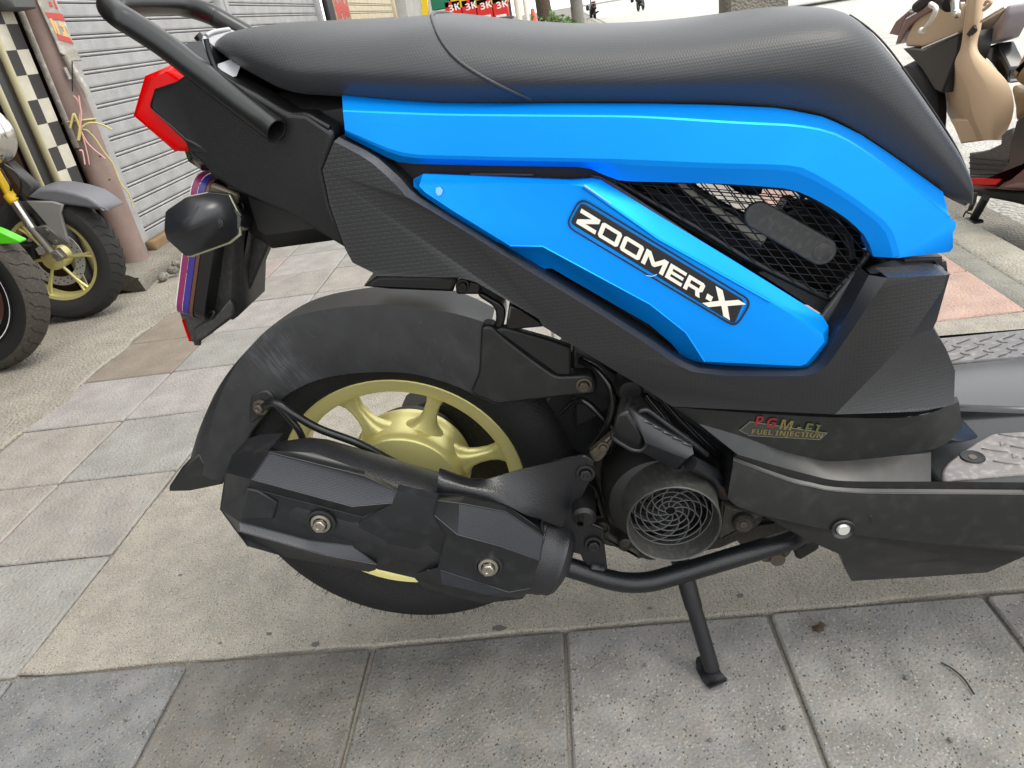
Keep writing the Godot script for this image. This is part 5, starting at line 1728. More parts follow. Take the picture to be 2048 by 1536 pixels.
	lathe([[0.0075, 0.0], [0.0075, 0.003], [0.006, 0.005], [0.0, 0.005]], p3([0.5302, 0.2697, 0.173])[0], Basis.IDENTITY, 20)
	part("fairing_bolt", "bright_bolt", r[0])
	for s in 2:
		mir = s == 1
		begin()
		var e := p3([0.7094, 0.3189, 0.181, 0.7099, 0.3057, 0.184, 0.7154, 0.2717, 0.184, 0.7225, 0.2338, 0.182, 0.7366, 0.2042, 0.164])
		var e2 := PackedVector3Array()
		for k in e.size():
			e2.append(Vector3(1.10, e[k].y + 0.03 * k * 0.25, e[k].z - 0.02))
		creased([PackedVector3Array([e[0], e2[0]]), PackedVector3Array([e[1], e2[1]]), PackedVector3Array([e[3], e2[3]]), PackedVector3Array([e[4], e2[4]]), PackedVector3Array([Vector3(e[4].x, e[4].y, 0), Vector3(1.10, e2[4].y, 0)])])
		mir = false
		part("front_fairing", "fairing", sc)
	# sticker: small colourful print
	var q := p3([0.423, 0.3968, 0.1535, 0.4346, 0.4069, 0.1535, 0.515, 0.3837, 0.1535, 0.5076, 0.3756, 0.1535, 0.4345, 0.3886, 0.1535])
	begin()
	panel(q, 0.0005, 0.0001, 1)
	part("sticker", "sticker_edge", r[0])
	begin()
	panel(off(inset(q if normal_of(q).z > 0 else back(q), 0.0009, Vector3(0, 0, 1)), Vector3(0, 0, 0.0003)), 0.0003, 0.0001, 1)
	part("sticker_field", "sticker_base", r[0])
	var cols := ["sticker_red", "sticker_red", "sticker_gold", "sticker_green", "sticker_green"]
	var words := "PGM-FI"
	var x := 0.06
	for k in words.length():
		text_on(words[k], q[1].lerp(q[4], 0.42) + (q[2] - q[1]) * ([0.02, 0.17, 0.34, 0.57, 0.66, 0.79][k]), (q[2] - q[1]).normalized(), 0.0125, [cols[0], cols[0], cols[2], cols[2], cols[3], cols[3]][k], r[0])
	text_on("FUEL INJECTION", q[4] + (q[3] - q[4]) * 0.0 + Vector3(0, 0.0012, 0), (q[3] - q[4]).normalized(), 0.0062, "sticker_gold", r[0], 1.18)
	# footboard: plate, tunnel line, two rubber mats with raised lozenges
	begin()
	var fb := Vector3(0.90, 0.300, 0)
	block(fb, Vector3(0.54, 0.034, 0.346), 0.004)
	block(Vector3(0.66, 0.323, 0.0), Vector3(0.10, 0.02, 0.19), 0.008, Basis(Vector3(0, 0, 1), -0.3))
	panel(PackedVector3Array([Vector3(0.78, 0.325, 0.052), Vector3(0.68, 0.334, 0.040), Vector3(0.66, 0.336, -0.06), Vector3(0.78, 0.327, -0.072), Vector3(1.12, 0.327, -0.078), Vector3(1.12, 0.325, 0.058)]), 0.02, 0.006, 2, Vector3.UP)
	part("footboard", "floor_plastic", sc)
	for s in 2:
		mir = s == 1
		begin()
		var mo := p3([0.6306, 0.321, 0.1681, 0.6374, 0.321, 0.1522, 0.6481, 0.321, 0.1384, 0.6935, 0.321, 0.1039, 0.7197, 0.321, 0.0879, 0.7526, 0.321, 0.0893])
		var pl := PackedVector3Array()
		pl.append_array(mo)
		pl.append(Vector3(1.08, 0.321, 0.075))
		pl.append(Vector3(1.10, 0.321, 0.165))
		panel(soft(pl, 0.006, 2), 0.008, 0.0025, 2, Vector3.UP)
		mir = false
		var mat := part("foot_mat", "mat_rubber", sc)
		var sm: Array = lozenge_meshes()
		var flat := PackedVector2Array()
		for v in inset(pl if normal_of(pl).y > 0 else back(pl), 0.008, Vector3.UP):
			flat.append(Vector2(v.x, v.z))
		var hole := Vector2(p3([0.6777, 0.321, 0.1321])[0].x, p3([0.6777, 0.321, 0.1321])[0].z)
		for i in 18:
			for j in 12:
				var p := Vector2(0.60 + i * 0.030 + (0.015 if j % 2 else 0.0), 0.06 + j * 0.0125)
				if not Geometry2D.is_point_in_polygon(p, flat) or p.distance_to(hole) < 0.017:
					continue
				var o := MeshInstance3D.new()
				o.name = "lozenge"
				o.mesh = sm[j % 2]
				o.material_override = mats.mat_rubber
				o.position = Vector3(p.x, 0.3209, p.y if s == 0 else -p.y)
				o.rotation.y = (-0.45 if j % 2 else 0.75) * (1 if s == 0 else -1)
				mat.add_child(o, true)
		begin()
		lathe([[0.0125, 0.0002], [0.0118, 0.0016], [0.0100, 0.0010], [0.0085, 0.0004], [0.0, 0.0003]], Vector3(hole.x, 0.3214, hole.y if s == 0 else -hole.y), facing(Vector3.UP), 24)
		part("shade_plug", "engine_black", mat)  # black plug on the mat; its colour gives the screw recess its shade
		begin()
		lathe([[0.0045, 0.0], [0.004, 0.0008], [0.0, 0.001]], Vector3(hole.x, 0.3216, hole.y if s == 0 else -hole.y), facing(Vector3.UP), 16)
		part("floor_screw", "dirty_steel", mat)
	# bracket block under the nose of the upper panel, and the seat hinge
	begin()
	panel(p3([0.5905, 0.5563, 0.118, 0.6271, 0.5537, 0.118, 0.6282, 0.5443, 0.118, 0.5951, 0.5475, 0.118]), 0.05, 0.002, 2)
	panel(p3([0.606, 0.5168, 0.05, 0.6156, 0.5253, 0.05, 0.6646, 0.5213, 0.05, 0.6675, 0.509, 0.05, 0.6639, 0.5054, 0.05]), 0.1, 0.003, 2)
	part("nose_block", "dark_plastic", sc)
	begin()
	panel(p3([0.5538, 0.5513, 0.135, 0.5803, 0.5551, 0.135, 0.6223, 0.5477, 0.135, 0.6226, 0.5446, 0.135, 0.5716, 0.549, 0.135]), 0.02, 0.002, 2)
	part("nose_ledge", "grey_plastic", sc)

func make_front(sc: Node3D) -> void:
	# the front of the scooter, beyond the picture's right edge
	var c := Vector3(1.27, 0.235, 0)
	begin()
	lathe([[0.166, 0.034], [0.185, 0.048], [0.208, 0.052], [0.228, 0.042], [0.235, 0.0], [0.228, -0.042], [0.208, -0.052], [0.185, -0.048], [0.166, -0.034]], c, Basis.IDENTITY, 64)
	part("front_tyre", "tyre", sc)
	begin()
	lathe([[0.0, 0.03], [0.05, 0.03], [0.06, 0.012], [0.145, 0.012], [0.152, 0.03], [0.168, 0.036], [0.168, -0.036], [0.152, -0.03], [0.145, -0.012], [0.06, -0.012], [0.0, -0.03]], c, Basis.IDENTITY, 48)
	part("front_rim", "gold", sc)
	begin()
	var rows := []
	for q in [[1.06, 0.315, 0.17], [1.09, 0.42, 0.19], [1.12, 0.60, 0.20], [1.14, 0.76, 0.17], [1.12, 0.90, 0.11]]:
		var row := PackedVector3Array()
		for k in 13:
			var t := lerpf(-1, 1, k / 12.0)
			row.append(Vector3(q[0] - 0.05 * t * t, q[1], q[2] * t))
		rows.append(row)
	loft(rows)
	sg += 1
	var front := []
	for row in rows:
		front.append(off(row, Vector3(0.05, 0, 0)))
	loft(front)
	part("leg_shield", "blue", sc)
	begin()
	tube(PackedVector3Array([c + Vector3(0, 0, 0.075), Vector3(1.17, 0.5, 0.07), Vector3(1.12, 0.62, 0.06)]), 0.016, 12)
	tube(PackedVector3Array([c + Vector3(0, 0, -0.075), Vector3(1.17, 0.5, -0.07), Vector3(1.12, 0.62, -0.06)]), 0.016, 12)
	tube(PackedVector3Array([Vector3(1.13, 0.6, 0), Vector3(1.06, 0.96, 0)]), 0.03, 12)
	part("fork", "pipe_paint", sc)
	begin()
	tube(spline(PackedVector3Array([Vector3(0.96, 0.99, 0.33), Vector3(1.02, 1.0, 0.22), Vector3(1.07, 0.97, 0.08), Vector3(1.07, 0.97, -0.08), Vector3(1.02, 1.0, -0.22), Vector3(0.96, 0.99, -0.33)]), 5), 0.013, 12)
	part("handlebar", "pipe_paint", sc)

func lozenge_meshes() -> Array:
	if mats.has("_loz"):
		return mats._loz
	var r := []
	for k in 2:
		begin()
		var l := 0.0068 if k == 0 else 0.0125
		var w := 0.0034 if k == 0 else 0.0013
		panel(PackedVector3Array([Vector3(-l, 0.0016, 0), Vector3(0, 0.0016, w), Vector3(l, 0.0016, 0), Vector3(0, 0.0016, -w)]), 0.0018, 0.0006, 1, Vector3.UP)
		st.generate_normals()
		r.append(st.commit())
	mats._loz = r
	return r

func text_on(s: String, at: Vector3, along: Vector3, h: float, m: String, parent: Node, wide := 1.0) -> void:
	var t := TextMesh.new()
	var f := SystemFont.new()
	f.font_names = PackedStringArray(["Droid Sans"])
	f.font_weight = 700
	t.font = f
	t.text = s
	t.font_size = 32
	t.pixel_size = h / 24.0
	t.depth = 0.0003
	t.horizontal_alignment = HORIZONTAL_ALIGNMENT_LEFT
	t.vertical_alignment = VERTICAL_ALIGNMENT_BOTTOM
	t.curve_step = 2.0
	var o := MeshInstance3D.new()
	o.name = "lettering"
	o.mesh = t
	o.material_override = mats[m]
	var nrm := Vector3(0, 0, 1)
	var up := nrm.cross(along).normalized()
	o.transform = Transform3D(Basis(along * wide, up, nrm), at + Vector3(0, 0, 0.0008))
	parent.add_child(o, true)

func make_scooter() -> void:
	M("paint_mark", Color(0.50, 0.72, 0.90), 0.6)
	M("pale_tube", Color(0.86, 0.84, 0.78), 0.5)
	mats.crease_edge = mats.shield
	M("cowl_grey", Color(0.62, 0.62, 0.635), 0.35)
	M("grey_dark", Color(0.33, 0.335, 0.335), 0.5)
	tri_map(mats.grey_dark, 14.0, tex.scuff)
	M("hugger_skin", Color(0.30, 0.305, 0.315), 0.46).albedo_texture = tex.hugger
	M("plate_red", Color(0.50, 0.13, 0.33), 0.4)
	M("plate_blue", Color(0.20, 0.16, 0.48), 0.4)
	M("plate_brown", Color(0.36, 0.22, 0.16), 0.4)
	M("plate_white", Color(0.82, 0.81, 0.8), 0.4)
	M("clear_lens", Color(0.62, 0.62, 0.52), 0.25)
	M("bright_bolt", Color(0.85, 0.85, 0.83), 0.35, 0.6)
	M("sticker_edge", Color(0.42, 0.40, 0.36), 0.4)
	M("sticker_base", Color(0.20, 0.20, 0.185), 0.35)
	M("sticker_red", Color(0.50, 0.10, 0.09), 0.4)
	M("sticker_gold", Color(0.42, 0.38, 0.20), 0.4)
	M("sticker_green", Color(0.30, 0.34, 0.16), 0.4)
	var sc := thing("scooter", "blue and black scooter on its centre stand with gold wheel and black exhaust", "scooter")
	make_seat(sc)
	make_upper(sc)
	make_lower(sc)
	make_body(sc)
	make_grille(sc)
	make_tail(sc)
	make_fender(sc)
	make_wheel(sc)
	make_exhaust(sc)
	make_engine(sc)
	make_floor(sc)
	make_front(sc)

# ---------------------------------------------------------------- the street around it
const WALL_AT := Vector3(-1.85, 0, -2.45)

func wall_frame() -> Transform3D:
	var a := deg_to_rad(-2.17)
	return Transform3D(Basis(Vector3(sin(a), 0, -cos(a)), Vector3.UP, Vector3(cos(a), 0, sin(a))), WALL_AT)

func at_wall(called: String, label: String, category: String, t: float, n := 0.0, group := "") -> Node3D:
	var o := thing(called, label, category, Vector3.ZERO, 0.0, group)
	var f := wall_frame()
	o.transform = Transform3D(f.basis, f * Vector3(t, 0, n))
	return o

func shutter(label: String, t0: float, t1: float, n: float, m: Material, pitch: float) -> void:
	var sh := at_wall("roller_shutter", label, "shutter", t0, n, "roller shutters of the shop row")
	begin()
	var L := t1 - t0
	var rows := []
	for q in [[0.0, 0.0], [0.002, pitch * .1], [0.002, pitch * .66], [0.0, pitch * .70], [-.016, pitch * .71], [-.016, pitch * .76], [.0, pitch * .77], [.003, pitch * .84], [.0, pitch * .92], [-.016, pitch * .93], [-.016, pitch * .99], [0.0, pitch]]:
		rows.append(PackedVector3Array([Vector3(0, q[1], q[0]), Vector3(L, q[1], q[0])]))
	creased(rows)
	st.generate_normals()
	var me := st.commit()
	for k in int(2.5 / pitch):
		var o := MeshInstance3D.new()
		o.name = "slat"
		o.mesh = me
		o.material_override = m
		o.position.y = 0.10 + pitch * k
		sh.add_child(o, true)
	begin()
	block(Vector3(-0.03, 1.35, 0.0), Vector3(0.06, 2.7, 0.09), 0.006)
	done("guide_rail", m, sh)
	begin()
	block(Vector3(L + 0.03, 1.35, 0.0), Vector3(0.06, 2.7, 0.09), 0.006)
	done("guide_rail", m, sh)

func make_shops() -> void:
	var grey := tri_map(M("shutter_grey", Color(0.73, 0.73, 0.725), 0.5), 1.1, tex.smooth)
	var cream := tri_map(M("shutter_cream", Color(0.90, 0.84, 0.70), 0.5), 1.1, tex.smooth)
	var plaster := tri_map(M("plaster", Color(0.82, 0.81, 0.78), 0.85), 0.7, tex.smooth, tex.rough, 0.3)
	# the shop row: walls over the openings, piers, a flat slab roof and the dark room beside the pole
	var b := at_wall("shop_building", "pale plastered shop row with roller shutters along the pavement", "building", 0)
	begin()
	block(Vector3(20, 4.4, -0.35), Vector3(48, 3.4, 0.3), 0.01)
	block(Vector3(27.5, 1.35, -0.35), Vector3(32, 2.7, 0.3), 0.01)
	done("wall", plaster, b)
	begin()
	block(Vector3(20, 6.2, -4.2), Vector3(48, 0.25, 8.2), 0.02)
	done("roof", plaster, b)
	var dark := tri_map(M("dark_room", Color(0.20, 0.11, 0.09), 0.8), 1.0, tex.smooth)
	begin()
	block(Vector3(-2.2, 1.4, -3.2), Vector3(4.6, 2.8, 0.1), 0.01)
	block(Vector3(0.12, 1.4, -1.6), Vector3(0.1, 2.8, 3.0), 0.01)
	block(Vector3(-4.2, 1.4, -1.6), Vector3(0.1, 2.8, 3.2), 0.01)
	block(Vector3(-2.2, 2.78, -1.6), Vector3(4.6, 0.08, 3.3), 0.01)
	done("inner_wall", dark, b)
	begin()
	block(Vector3(9.6, 1.35, -0.12), Vector3(1.5, 2.7, 0.4), 0.015)
	done("pier", plaster, b)
	shutter("grey steel roller shutter with broad slats behind the brown pole", 0.02, 1.80, -0.03, grey, 0.072)
	shutter("grey steel roller shutter beyond the narrow guide post", 1.94, 4.15, -0.03, grey, 0.072)
	shutter("cream roller shutter between the red poster and the white pier", 5.2, 8.3, -0.05, cream, 0.085)
	# sill in front of the first shutter
	var sl := at_wall("shutter_sill", "worn concrete sill under the grey roller shutter", "sill", 0.0)
	begin()
	var prof := []
	rng.seed = 12
	for k in 40:
		var t := -0.42 + k * 0.115
		var e := rng.randf_range(-0.012, 0.012)
		prof.append(PackedVector3Array([Vector3(t, -0.01, 0.16 + e * 2), Vector3(t, 0.05 + e, 0.15 + e), Vector3(t, 0.078 + e * 0.4, 0.11 + e), Vector3(t, 0.085, 0.0), Vector3(t, 0.085, -0.2)]))
	loft(prof)
	fill(prof[0])
	done("concrete", tri_map(M("sill_concrete", Color(0.60, 0.58, 0.53), 0.95), 1.5, tex.patch, tex.rough, 1.0), sl)
	begin()
	block(Vector3(0.85, 0.11, 0.035), Vector3(1.75, 0.05, 0.05), 0.006, Basis(Vector3(0, 0, 1), 0.01))
	done("timber_strip", tri_map(M("old_wood", Color(0.58, 0.47, 0.34), 0.85), 3.0, tex.smooth), sl)
	begin()
	for k in 5:
		block(Vector3(-0.30 + 0.05 * k, 0.02 + 0.01 * (k % 2), 0.20 + 0.03 * (k % 3)), Vector3(0.05, 0.035, 0.04), 0.012, Basis.from_euler(Vector3(k, k * 2.1, 0.4)))
	done("broken_edge", mats.sill_concrete, sl)
	# brown steel pole, wire ties and strings
	var po := thing("shop_pole", "round brown painted steel pole in front of the grey shutter", "pole", Vector3(-1.825, 0.07, -2.29))
	begin()
	lathe([[0.0, -0.07], [0.066, -0.07], [0.061, 0.0], [0.0605, 3.2], [0.0, 3.2]], Vector3.ZERO, facing(Vector3.UP), 32)
	done("shaft", tri_map(M("pole_brown", Color(0.56, 0.475, 0.44), 0.6), 2.2, tex.mottle), po)
	begin()
	for k in 5:
		for q in 2:
			lathe([[0.0, 0.0615], [0.003, 0.0615]], Vector3(0, 0.28 + k * 0.1, 0) , facing(Vector3(0.9 - q * 0.12, 0.02, 0.5)), 8)
	done("rivet", mats.engine_black, po)
	var ty := thing("cord_knot", "yellow and pink plastic cords knotted round the brown pole", "cord")
	begin()
	tube(spline(p3([-1.7922, 0.6717, -2.2258, -1.7714, 0.6644, -2.2356, -1.7587, 0.6408, -2.2415, -1.7502, 0.6118, -2.2454, -1.7417, 0.5673, -2.2494, -1.7279, 0.5209, -2.2558, -1.7276, 0.4739, -2.256, -1.7263, 0.4291, -2.2566, -1.7143, 0.3909, -2.2622, -1.7125, 0.3547, -2.263, -1.7194, 0.317, -2.2598]), 4), 0.003, 6)
	tube(spline(p3([-1.7905, 0.6719, -2.2233, -1.7678, 0.6849, -2.2339, -1.7454, 0.6891, -2.2443, -1.7131, 0.6765, -2.2594, -1.6833, 0.6479, -2.2733]), 4), 0.004, 6)
	tube(spline(p3([-1.7876, 0.6717, -2.2214, -1.7863, 0.701, -2.222, -1.7877, 0.7334, -2.2213, -1.8004, 0.7156, -2.2154, -1.8181, 0.684, -2.2072]), 4), 0.005, 6)
	tube(spline(p3([-1.7867, 0.6748, -2.2196, -1.7947, 0.6558, -2.2159, -1.8072, 0.6316, -2.21]), 4), 0.007, 6)
	var ringy := ring(Vector3(-1.825, 0.70, -2.29), Vector3(0.064, 0, 0), Vector3(0, 0.006, 0.064), 24)
	ringy.append(ringy[0])
	tube(ringy, 0.004, 6, false)
	done("yellow_cord", M("cord_yellow", Color(0.72, 0.68, 0.42), 0.6), ty)
	begin()
	tube(spline(p3([-1.7678, 0.8012, -2.2339, -1.7607, 0.7854, -2.2372, -1.7611, 0.748, -2.2371, -1.7781, 0.7106, -2.2291, -1.7871, 0.6741, -2.2249, -1.7916, 0.6243, -2.2228, -1.7976, 0.5772, -2.22, -1.8062, 0.5301, -2.216]), 4), 0.003, 6)
	tube(spline(p3([-1.7886, 0.6626, -2.2242, -1.7838, 0.6166, -2.2264, -1.7677, 0.5797, -2.234, -1.7438, 0.5407, -2.2451]), 4), 0.003, 6)
	tube(spline(p3([-1.7471, 0.7977, -2.238, -1.7549, 0.7648, -2.2344, -1.7635, 0.7259, -2.2304, -1.7855, 0.6746, -2.2202]), 4), 0.0035, 6)
	tube(spline(p3([-1.8058, 0.593, -2.1886, -1.7973, 0.5911, -2.1926, -1.7994, 0.5704, -2.1916, -1.8064, 0.5354, -2.1883]), 4), 0.0035, 6)
	done("pink_cord", M("cord_pink", Color(0.80, 0.62, 0.60), 0.6), ty)
	begin()
	tube(p3([-1.7213, 0.9267, -2.2446, -1.7593, 0.8164, -2.2268]), 0.0022, 5)
	done("wire", mats.engine_black, ty)
	# sign sleeve tied to the pole
	var sg1 := thing("hanging_sign", "weathered red and white sign sleeve tied to the brown pole", "sign")
	begin()
	var s0 := p3([-1.7602, 1.1683, -2.2334, -1.7094, 1.161, -2.276, -1.7076, 0.9858, -2.2776, -1.7034, 0.9217, -2.2811, -1.7274, 0.9265, -2.2609, -1.7554, 0.9622, -2.2375, -1.7547, 0.9919, -2.2381])
	panel(s0, 0.03, 0.004, 2)
	done("sleeve", tri_map(M("sleeve_white", Color(0.96, 0.94, 0.92), 0.6), 3.0, tex.scuff), sg1)
	begin()
	panel(p3([-1.7504, 1.109, -2.2391, -1.7064, 1.0967, -2.276, -1.7055, 1.0689, -2.2767, -1.7482, 1.0864, -2.2409]), 0.002, 0.0005, 1)
	done("red_print", M("print_red", Color(0.72, 0.30, 0.27), 0.6), sg1)
	begin()
	panel(p3([-1.743, 1.0301, -2.2453, -1.7103, 1.0081, -2.2727, -1.7075, 0.9859, -2.275, -1.7433, 1.0087, -2.245]), 0.002, 0.0005, 1)
	done("red_print", mats.print_red, sg1)
	begin()
	panel(p3([-1.7308, 1.1435, -2.2555, -1.7231, 1.1423, -2.262, -1.7245, 1.1244, -2.2608, -1.7312, 1.1254, -2.2551]), 0.002, 0.0005, 1)
	done("red_print", mats.print_red, sg1)
	begin()
	panel(p3([-1.7177, 1.1467, -2.2665, -1.7129, 1.146, -2.2705, -1.7132, 1.1148, -2.2703, -1.718, 1.1156, -2.2662]), 0.002, 0.0005, 1)
	done("red_print", mats.print_red, sg1)
	begin()
	panel(p3([-1.7301, 1.1588, -2.2561, -1.7118, 1.1562, -2.2714, -1.7123, 1.1498, -2.271, -1.7301, 1.1524, -2.2561]), 0.002, 0.0005, 1)
	done("red_print", M("print_red", Color(0.72, 0.30, 0.27), 0.6), sg1)
	begin()
	panel(p3([-1.746, 1.0861, -2.2421, -1.7387, 1.0836, -2.2482, -1.7392, 1.0281, -2.2478, -1.7439, 1.0329, -2.2439]), 0.002, 0.0005, 1)
	panel(p3([-1.7384, 1.0743, -2.2484, -1.7314, 1.0705, -2.2543, -1.7321, 1.0242, -2.2537, -1.7376, 1.0265, -2.2491]), 0.002, 0.0005, 1)
	panel(p3([-1.7273, 1.0672, -2.2577, -1.7144, 1.0624, -2.2686, -1.7132, 1.0114, -2.2696, -1.7274, 1.0193, -2.2577, -1.7248, 1.0349, -2.2599, -1.7196, 1.0313, -2.2642, -1.7202, 1.0501, -2.2637, -1.7263, 1.0538, -2.2586]), 0.002, 0.0005, 1)
	done("yellow_print", M("print_yellow", Color(0.84, 0.68, 0.45), 0.6), sg1)
	begin()
	tube(p3([-1.7446, 0.9488, -2.2531, -1.7383, 0.8922, -2.2583, -1.7312, 0.8371, -2.2643, -1.7292, 0.7851, -2.2659]), 0.016, 10, true, 0.012)
	tube(p3([-1.761, 0.9081, -2.2393, -1.7578, 0.8628, -2.242]), 0.008, 8)
	done("loose_end", mats.sleeve_white, sg1)
	# display case with chequered tape beside the pole
	var cab := thing("display_case", "tall black display case edged with black and white chequered tape", "cabinet")
	var f := wall_frame()
	xf = f
	var black_t := M("tape_black", Color(0.15, 0.14, 0.14), 0.5)
	var white_t := tri_map(M("tape_white", Color(0.80, 0.78, 0.71), 0.6), 4.0, tex.mottle)
	var left := -0.435
	var wide := 0.0725
	begin()
	block(Vector3(left + wide, 0.8, -0.30), Vector3(wide * 2 + 0.02, 1.62, 0.62), 0.006)
	done("case_side", tri_map(M("case_wood", Color(0.50, 0.36, 0.24), 0.6), 3.0, tex.smooth), cab)
	for k in 18:
		for c in 2:
			begin()
			block(Vector3(left + wide * (c + 0.5), 0.045 + 0.09 * k, 0.012), Vector3(wide, 0.09, 0.004), 0.0004)
			done("tape_square", black_t if (k + c) % 2 == 0 else white_t, cab)
	begin()
	block(Vector3(left - 0.010, 0.8, 0.01), Vector3(0.013, 1.62, 0.03), 0.004)
	block(Vector3(left - 0.105, 0.8, 0.0), Vector3(0.012, 1.62, 0.03), 0.004)
	done("edge_strip", M("strip_cream", Color(0.66, 0.63, 0.50), 0.5), cab)
	begin()
	block(Vector3(left - 0.06, 0.8, -0.02), Vector3(0.075, 1.62, 0.04), 0.004)
	done("glass_frame", mats.gloss_black, cab)
	begin()
	block(Vector3(left - 0.50, 0.8, -0.15), Vector3(0.78, 1.6, 0.04), 0.004)
	done("red_board", tri_map(M("board_red", Color(0.28, 0.12, 0.08), 0.6), 2.0, tex.smooth), cab)
	begin()
	block(Vector3(left + 0.10, 1.15, 0.06), Vector3(0.14, 0.06, 0.08), 0.006)
	done("grey_box", mats.grey_plastic, cab)
	begin()
	block(Vector3(left + 0.225, 1.05, 0.0), Vector3(0.03, 0.9, 0.03), 0.004)
	done("cream_batten", mats.sleeve_white, cab)
	xf = Transform3D.IDENTITY
	# red and white poster on the narrow pier
	var ps := at_wall("wall_poster", "faded red and white poster board beside the cream shutter", "poster", 4.75, 0.05)
	begin()
	block(Vector3(0, 1.1, 0), Vector3(0.62, 1.3, 0.06), 0.004)
	done("board", tri_map(M("poster_pale", Color(0.83, 0.74, 0.68), 0.7), 1.6, tex.scuff), ps)
	begin()
	for k in 11:
		block(Vector3(-0.26 + 0.05 * k, 1.12 + 0.03 * sin(k * 2.0), 0.032), Vector3(0.03, 0.16 + 0.05 * sin(k * 1.3), 0.004), 0.0005)
	done("red_lettering", mats.print_red, ps)
	begin()
	block(Vector3(-0.42, 1.1, 0.0), Vector3(0.2, 1.4, 0.05), 0.004)
	done("dark_gap", mats.engine_black, ps)

func make_far_things() -> void:
	# rack of boxed goods on the far pavement
	var rk := thing("goods_rack", "low steel rack of goods on the far pavement", "rack")
	var a := p3([-1.4838, 1.0331, -9, -0.4401, 0.8154, -9])
	begin()
	for k in 2:
		block((a[0] + a[1]) / 2 + Vector3(0, -0.10 - 0.3 * k, -0.16), Vector3(a[1].x - a[0].x + 0.1, 0.03, 0.4), 0.004, Basis(Vector3(0, 0, 1), -0.055))
	for x in [0.0, 1.0]:
		block(Vector3(lerpf(a[0].x, a[1].x, x), 0.6, -9.3), Vector3(0.05, 1.2, 0.05), 0.004)
	done("rack_frame", mats.grey_plastic, rk)
	var red := M("box_red", Color(0.78, 0.13, 0.11), 0.5)
	M("box_white", Color(0.9, 0.88, 0.86), 0.5)
	var r := p3([-1.1962, 0.9419, -9, -1.001, 0.9237, -9, -0.9912, 0.9279, -9, -0.821, 0.9101, -9, -0.8123, 0.9088, -9, -0.624, 0.8893, -9, -0.6169, 0.886, -9, -0.4384, 0.8724, -9])
	var labels := ["first red battery box from the seat end of the far rack", "second red battery box in the row on the far rack", "third red battery box in the row on the far rack", "last red battery box beside the white posts"]
	for k in 4:
		var lo := r[k * 2]
		var hi := r[k * 2 + 1]
		var bx := thing("battery_box", labels[k], "box", Vector3.ZERO, 0, "red battery boxes")
		begin()
		block((lo + hi) / 2 + Vector3(0, 0.02, -0.1), Vector3(hi.x - lo.x, 0.24, 0.2), 0.006)
		done("carton", red, bx)
		text_on("3K", Vector3(lo.x + 0.05, (lo.y + hi.y) / 2 + 0.0, lo.z), Vector3(1, 0.1, 0).normalized(), 0.075, "box_white", bx, 1.2)
		begin()
		block(Vector3((lo.x + hi.x) / 2, (lo.y + hi.y) / 2 - 0.055, lo.z + 0.001), Vector3((hi.x - lo.x) * 0.7, 0.03, 0.003), 0.0005)
		block(Vector3((lo.x + hi.x) / 2, (lo.y + hi.y) / 2 - 0.085, lo.z + 0.001), Vector3((hi.x - lo.x) * 0.6, 0.016, 0.003), 0.0005)
		done("white_print", mats.box_white, bx)
	var cols := [Color(0.06, 0.42, 0.30), Color(0.82, 0.70, 0.16), Color(0.70, 0.62, 0.25), Color(0.76, 0.64, 0.22)]
	var ex := p3([-1.3612, 1.079, -9, -1.1283, 1.0604, -9, -1.117, 1.0531, -9, -0.909, 1.0438, -9, -0.8966, 1.0419, -9, -0.6704, 1.0352, -9, -0.659, 1.028, -9, -0.4211, 1.0249, -9])
	var nm := ["green box on the top shelf of the far rack", "yellow box right of the green one on the far rack", "olive box in the middle of the top shelf", "yellow box at the far end of the top shelf"]
	for k in 4:
		var lo := ex[k * 2]
		var hi := ex[k * 2 + 1]
		begin()
		block((lo + hi) / 2 + Vector3(0, 0.03, -0.12), Vector3((hi.x - lo.x) * 0.95, 0.19, 0.24), 0.006)
		tag(done("goods_box", M("goods%d" % k, cols[k], 0.5)), nm[k], "box", "boxes on the top shelf")
	begin()
	var yl := p3([-1.4728, 0.9623, -8.9, -1.3936, 0.9616, -8.9, -1.3727, 1.1358, -8.9, -1.4439, 1.1466, -8.9])
	panel(yl, 0.03, 0.003, 1)
	tag(done("yellow_banner", M("banner_yellow", Color(0.86, 0.74, 0.06), 0.6)), "narrow yellow banner at the end of the far rack", "banner")
	# white posts, cone, tree, shrub and power pole further along
	var wp := p3([-0.5681, 0.7504, -11, -0.432, 0.7167, -11, -0.3159, 0.6993, -11])
	for k in 3:
		begin()
		tube(PackedVector3Array([Vector3(wp[k].x, -0.02, wp[k].z), Vector3(wp[k].x - 0.02, 2.2, wp[k].z)]), [0.045, 0.05, 0.035][k], 10)
		tag(done("white_post", M("post_white", Color(0.84, 0.82, 0.76), 0.7)), ["white post next to the red boxes", "middle white post of the far row", "thin white post nearest the traffic cone"][k], "post", "white posts on the far pavement")
	var cn := p3([-0.3184, 0.6471, -13])[0]
	var co := thing("traffic_cone", "orange traffic cone beside the far tree", "cone", Vector3(cn.x, 0, cn.z))
	begin()
	lathe([[0.12, 0.03], [0.03, 0.85], [0.0, 0.86]], Vector3.ZERO, facing(Vector3.UP), 20)
	done("cone_body", M("cone_orange", Color(0.86, 0.36, 0.22), 0.6), co)
	begin()
	block(Vector3(0, 0.015, 0), Vector3(0.3, 0.03, 0.3), 0.006)
	done("cone_base", mats.cone_orange, co)
	var tp := p3([-0.1584, 0.6366, -14])[0]
	var tr := thing("tree", "street tree with a pale brown trunk on the far pavement", "tree", Vector3(tp.x, 0, tp.z))
	begin()
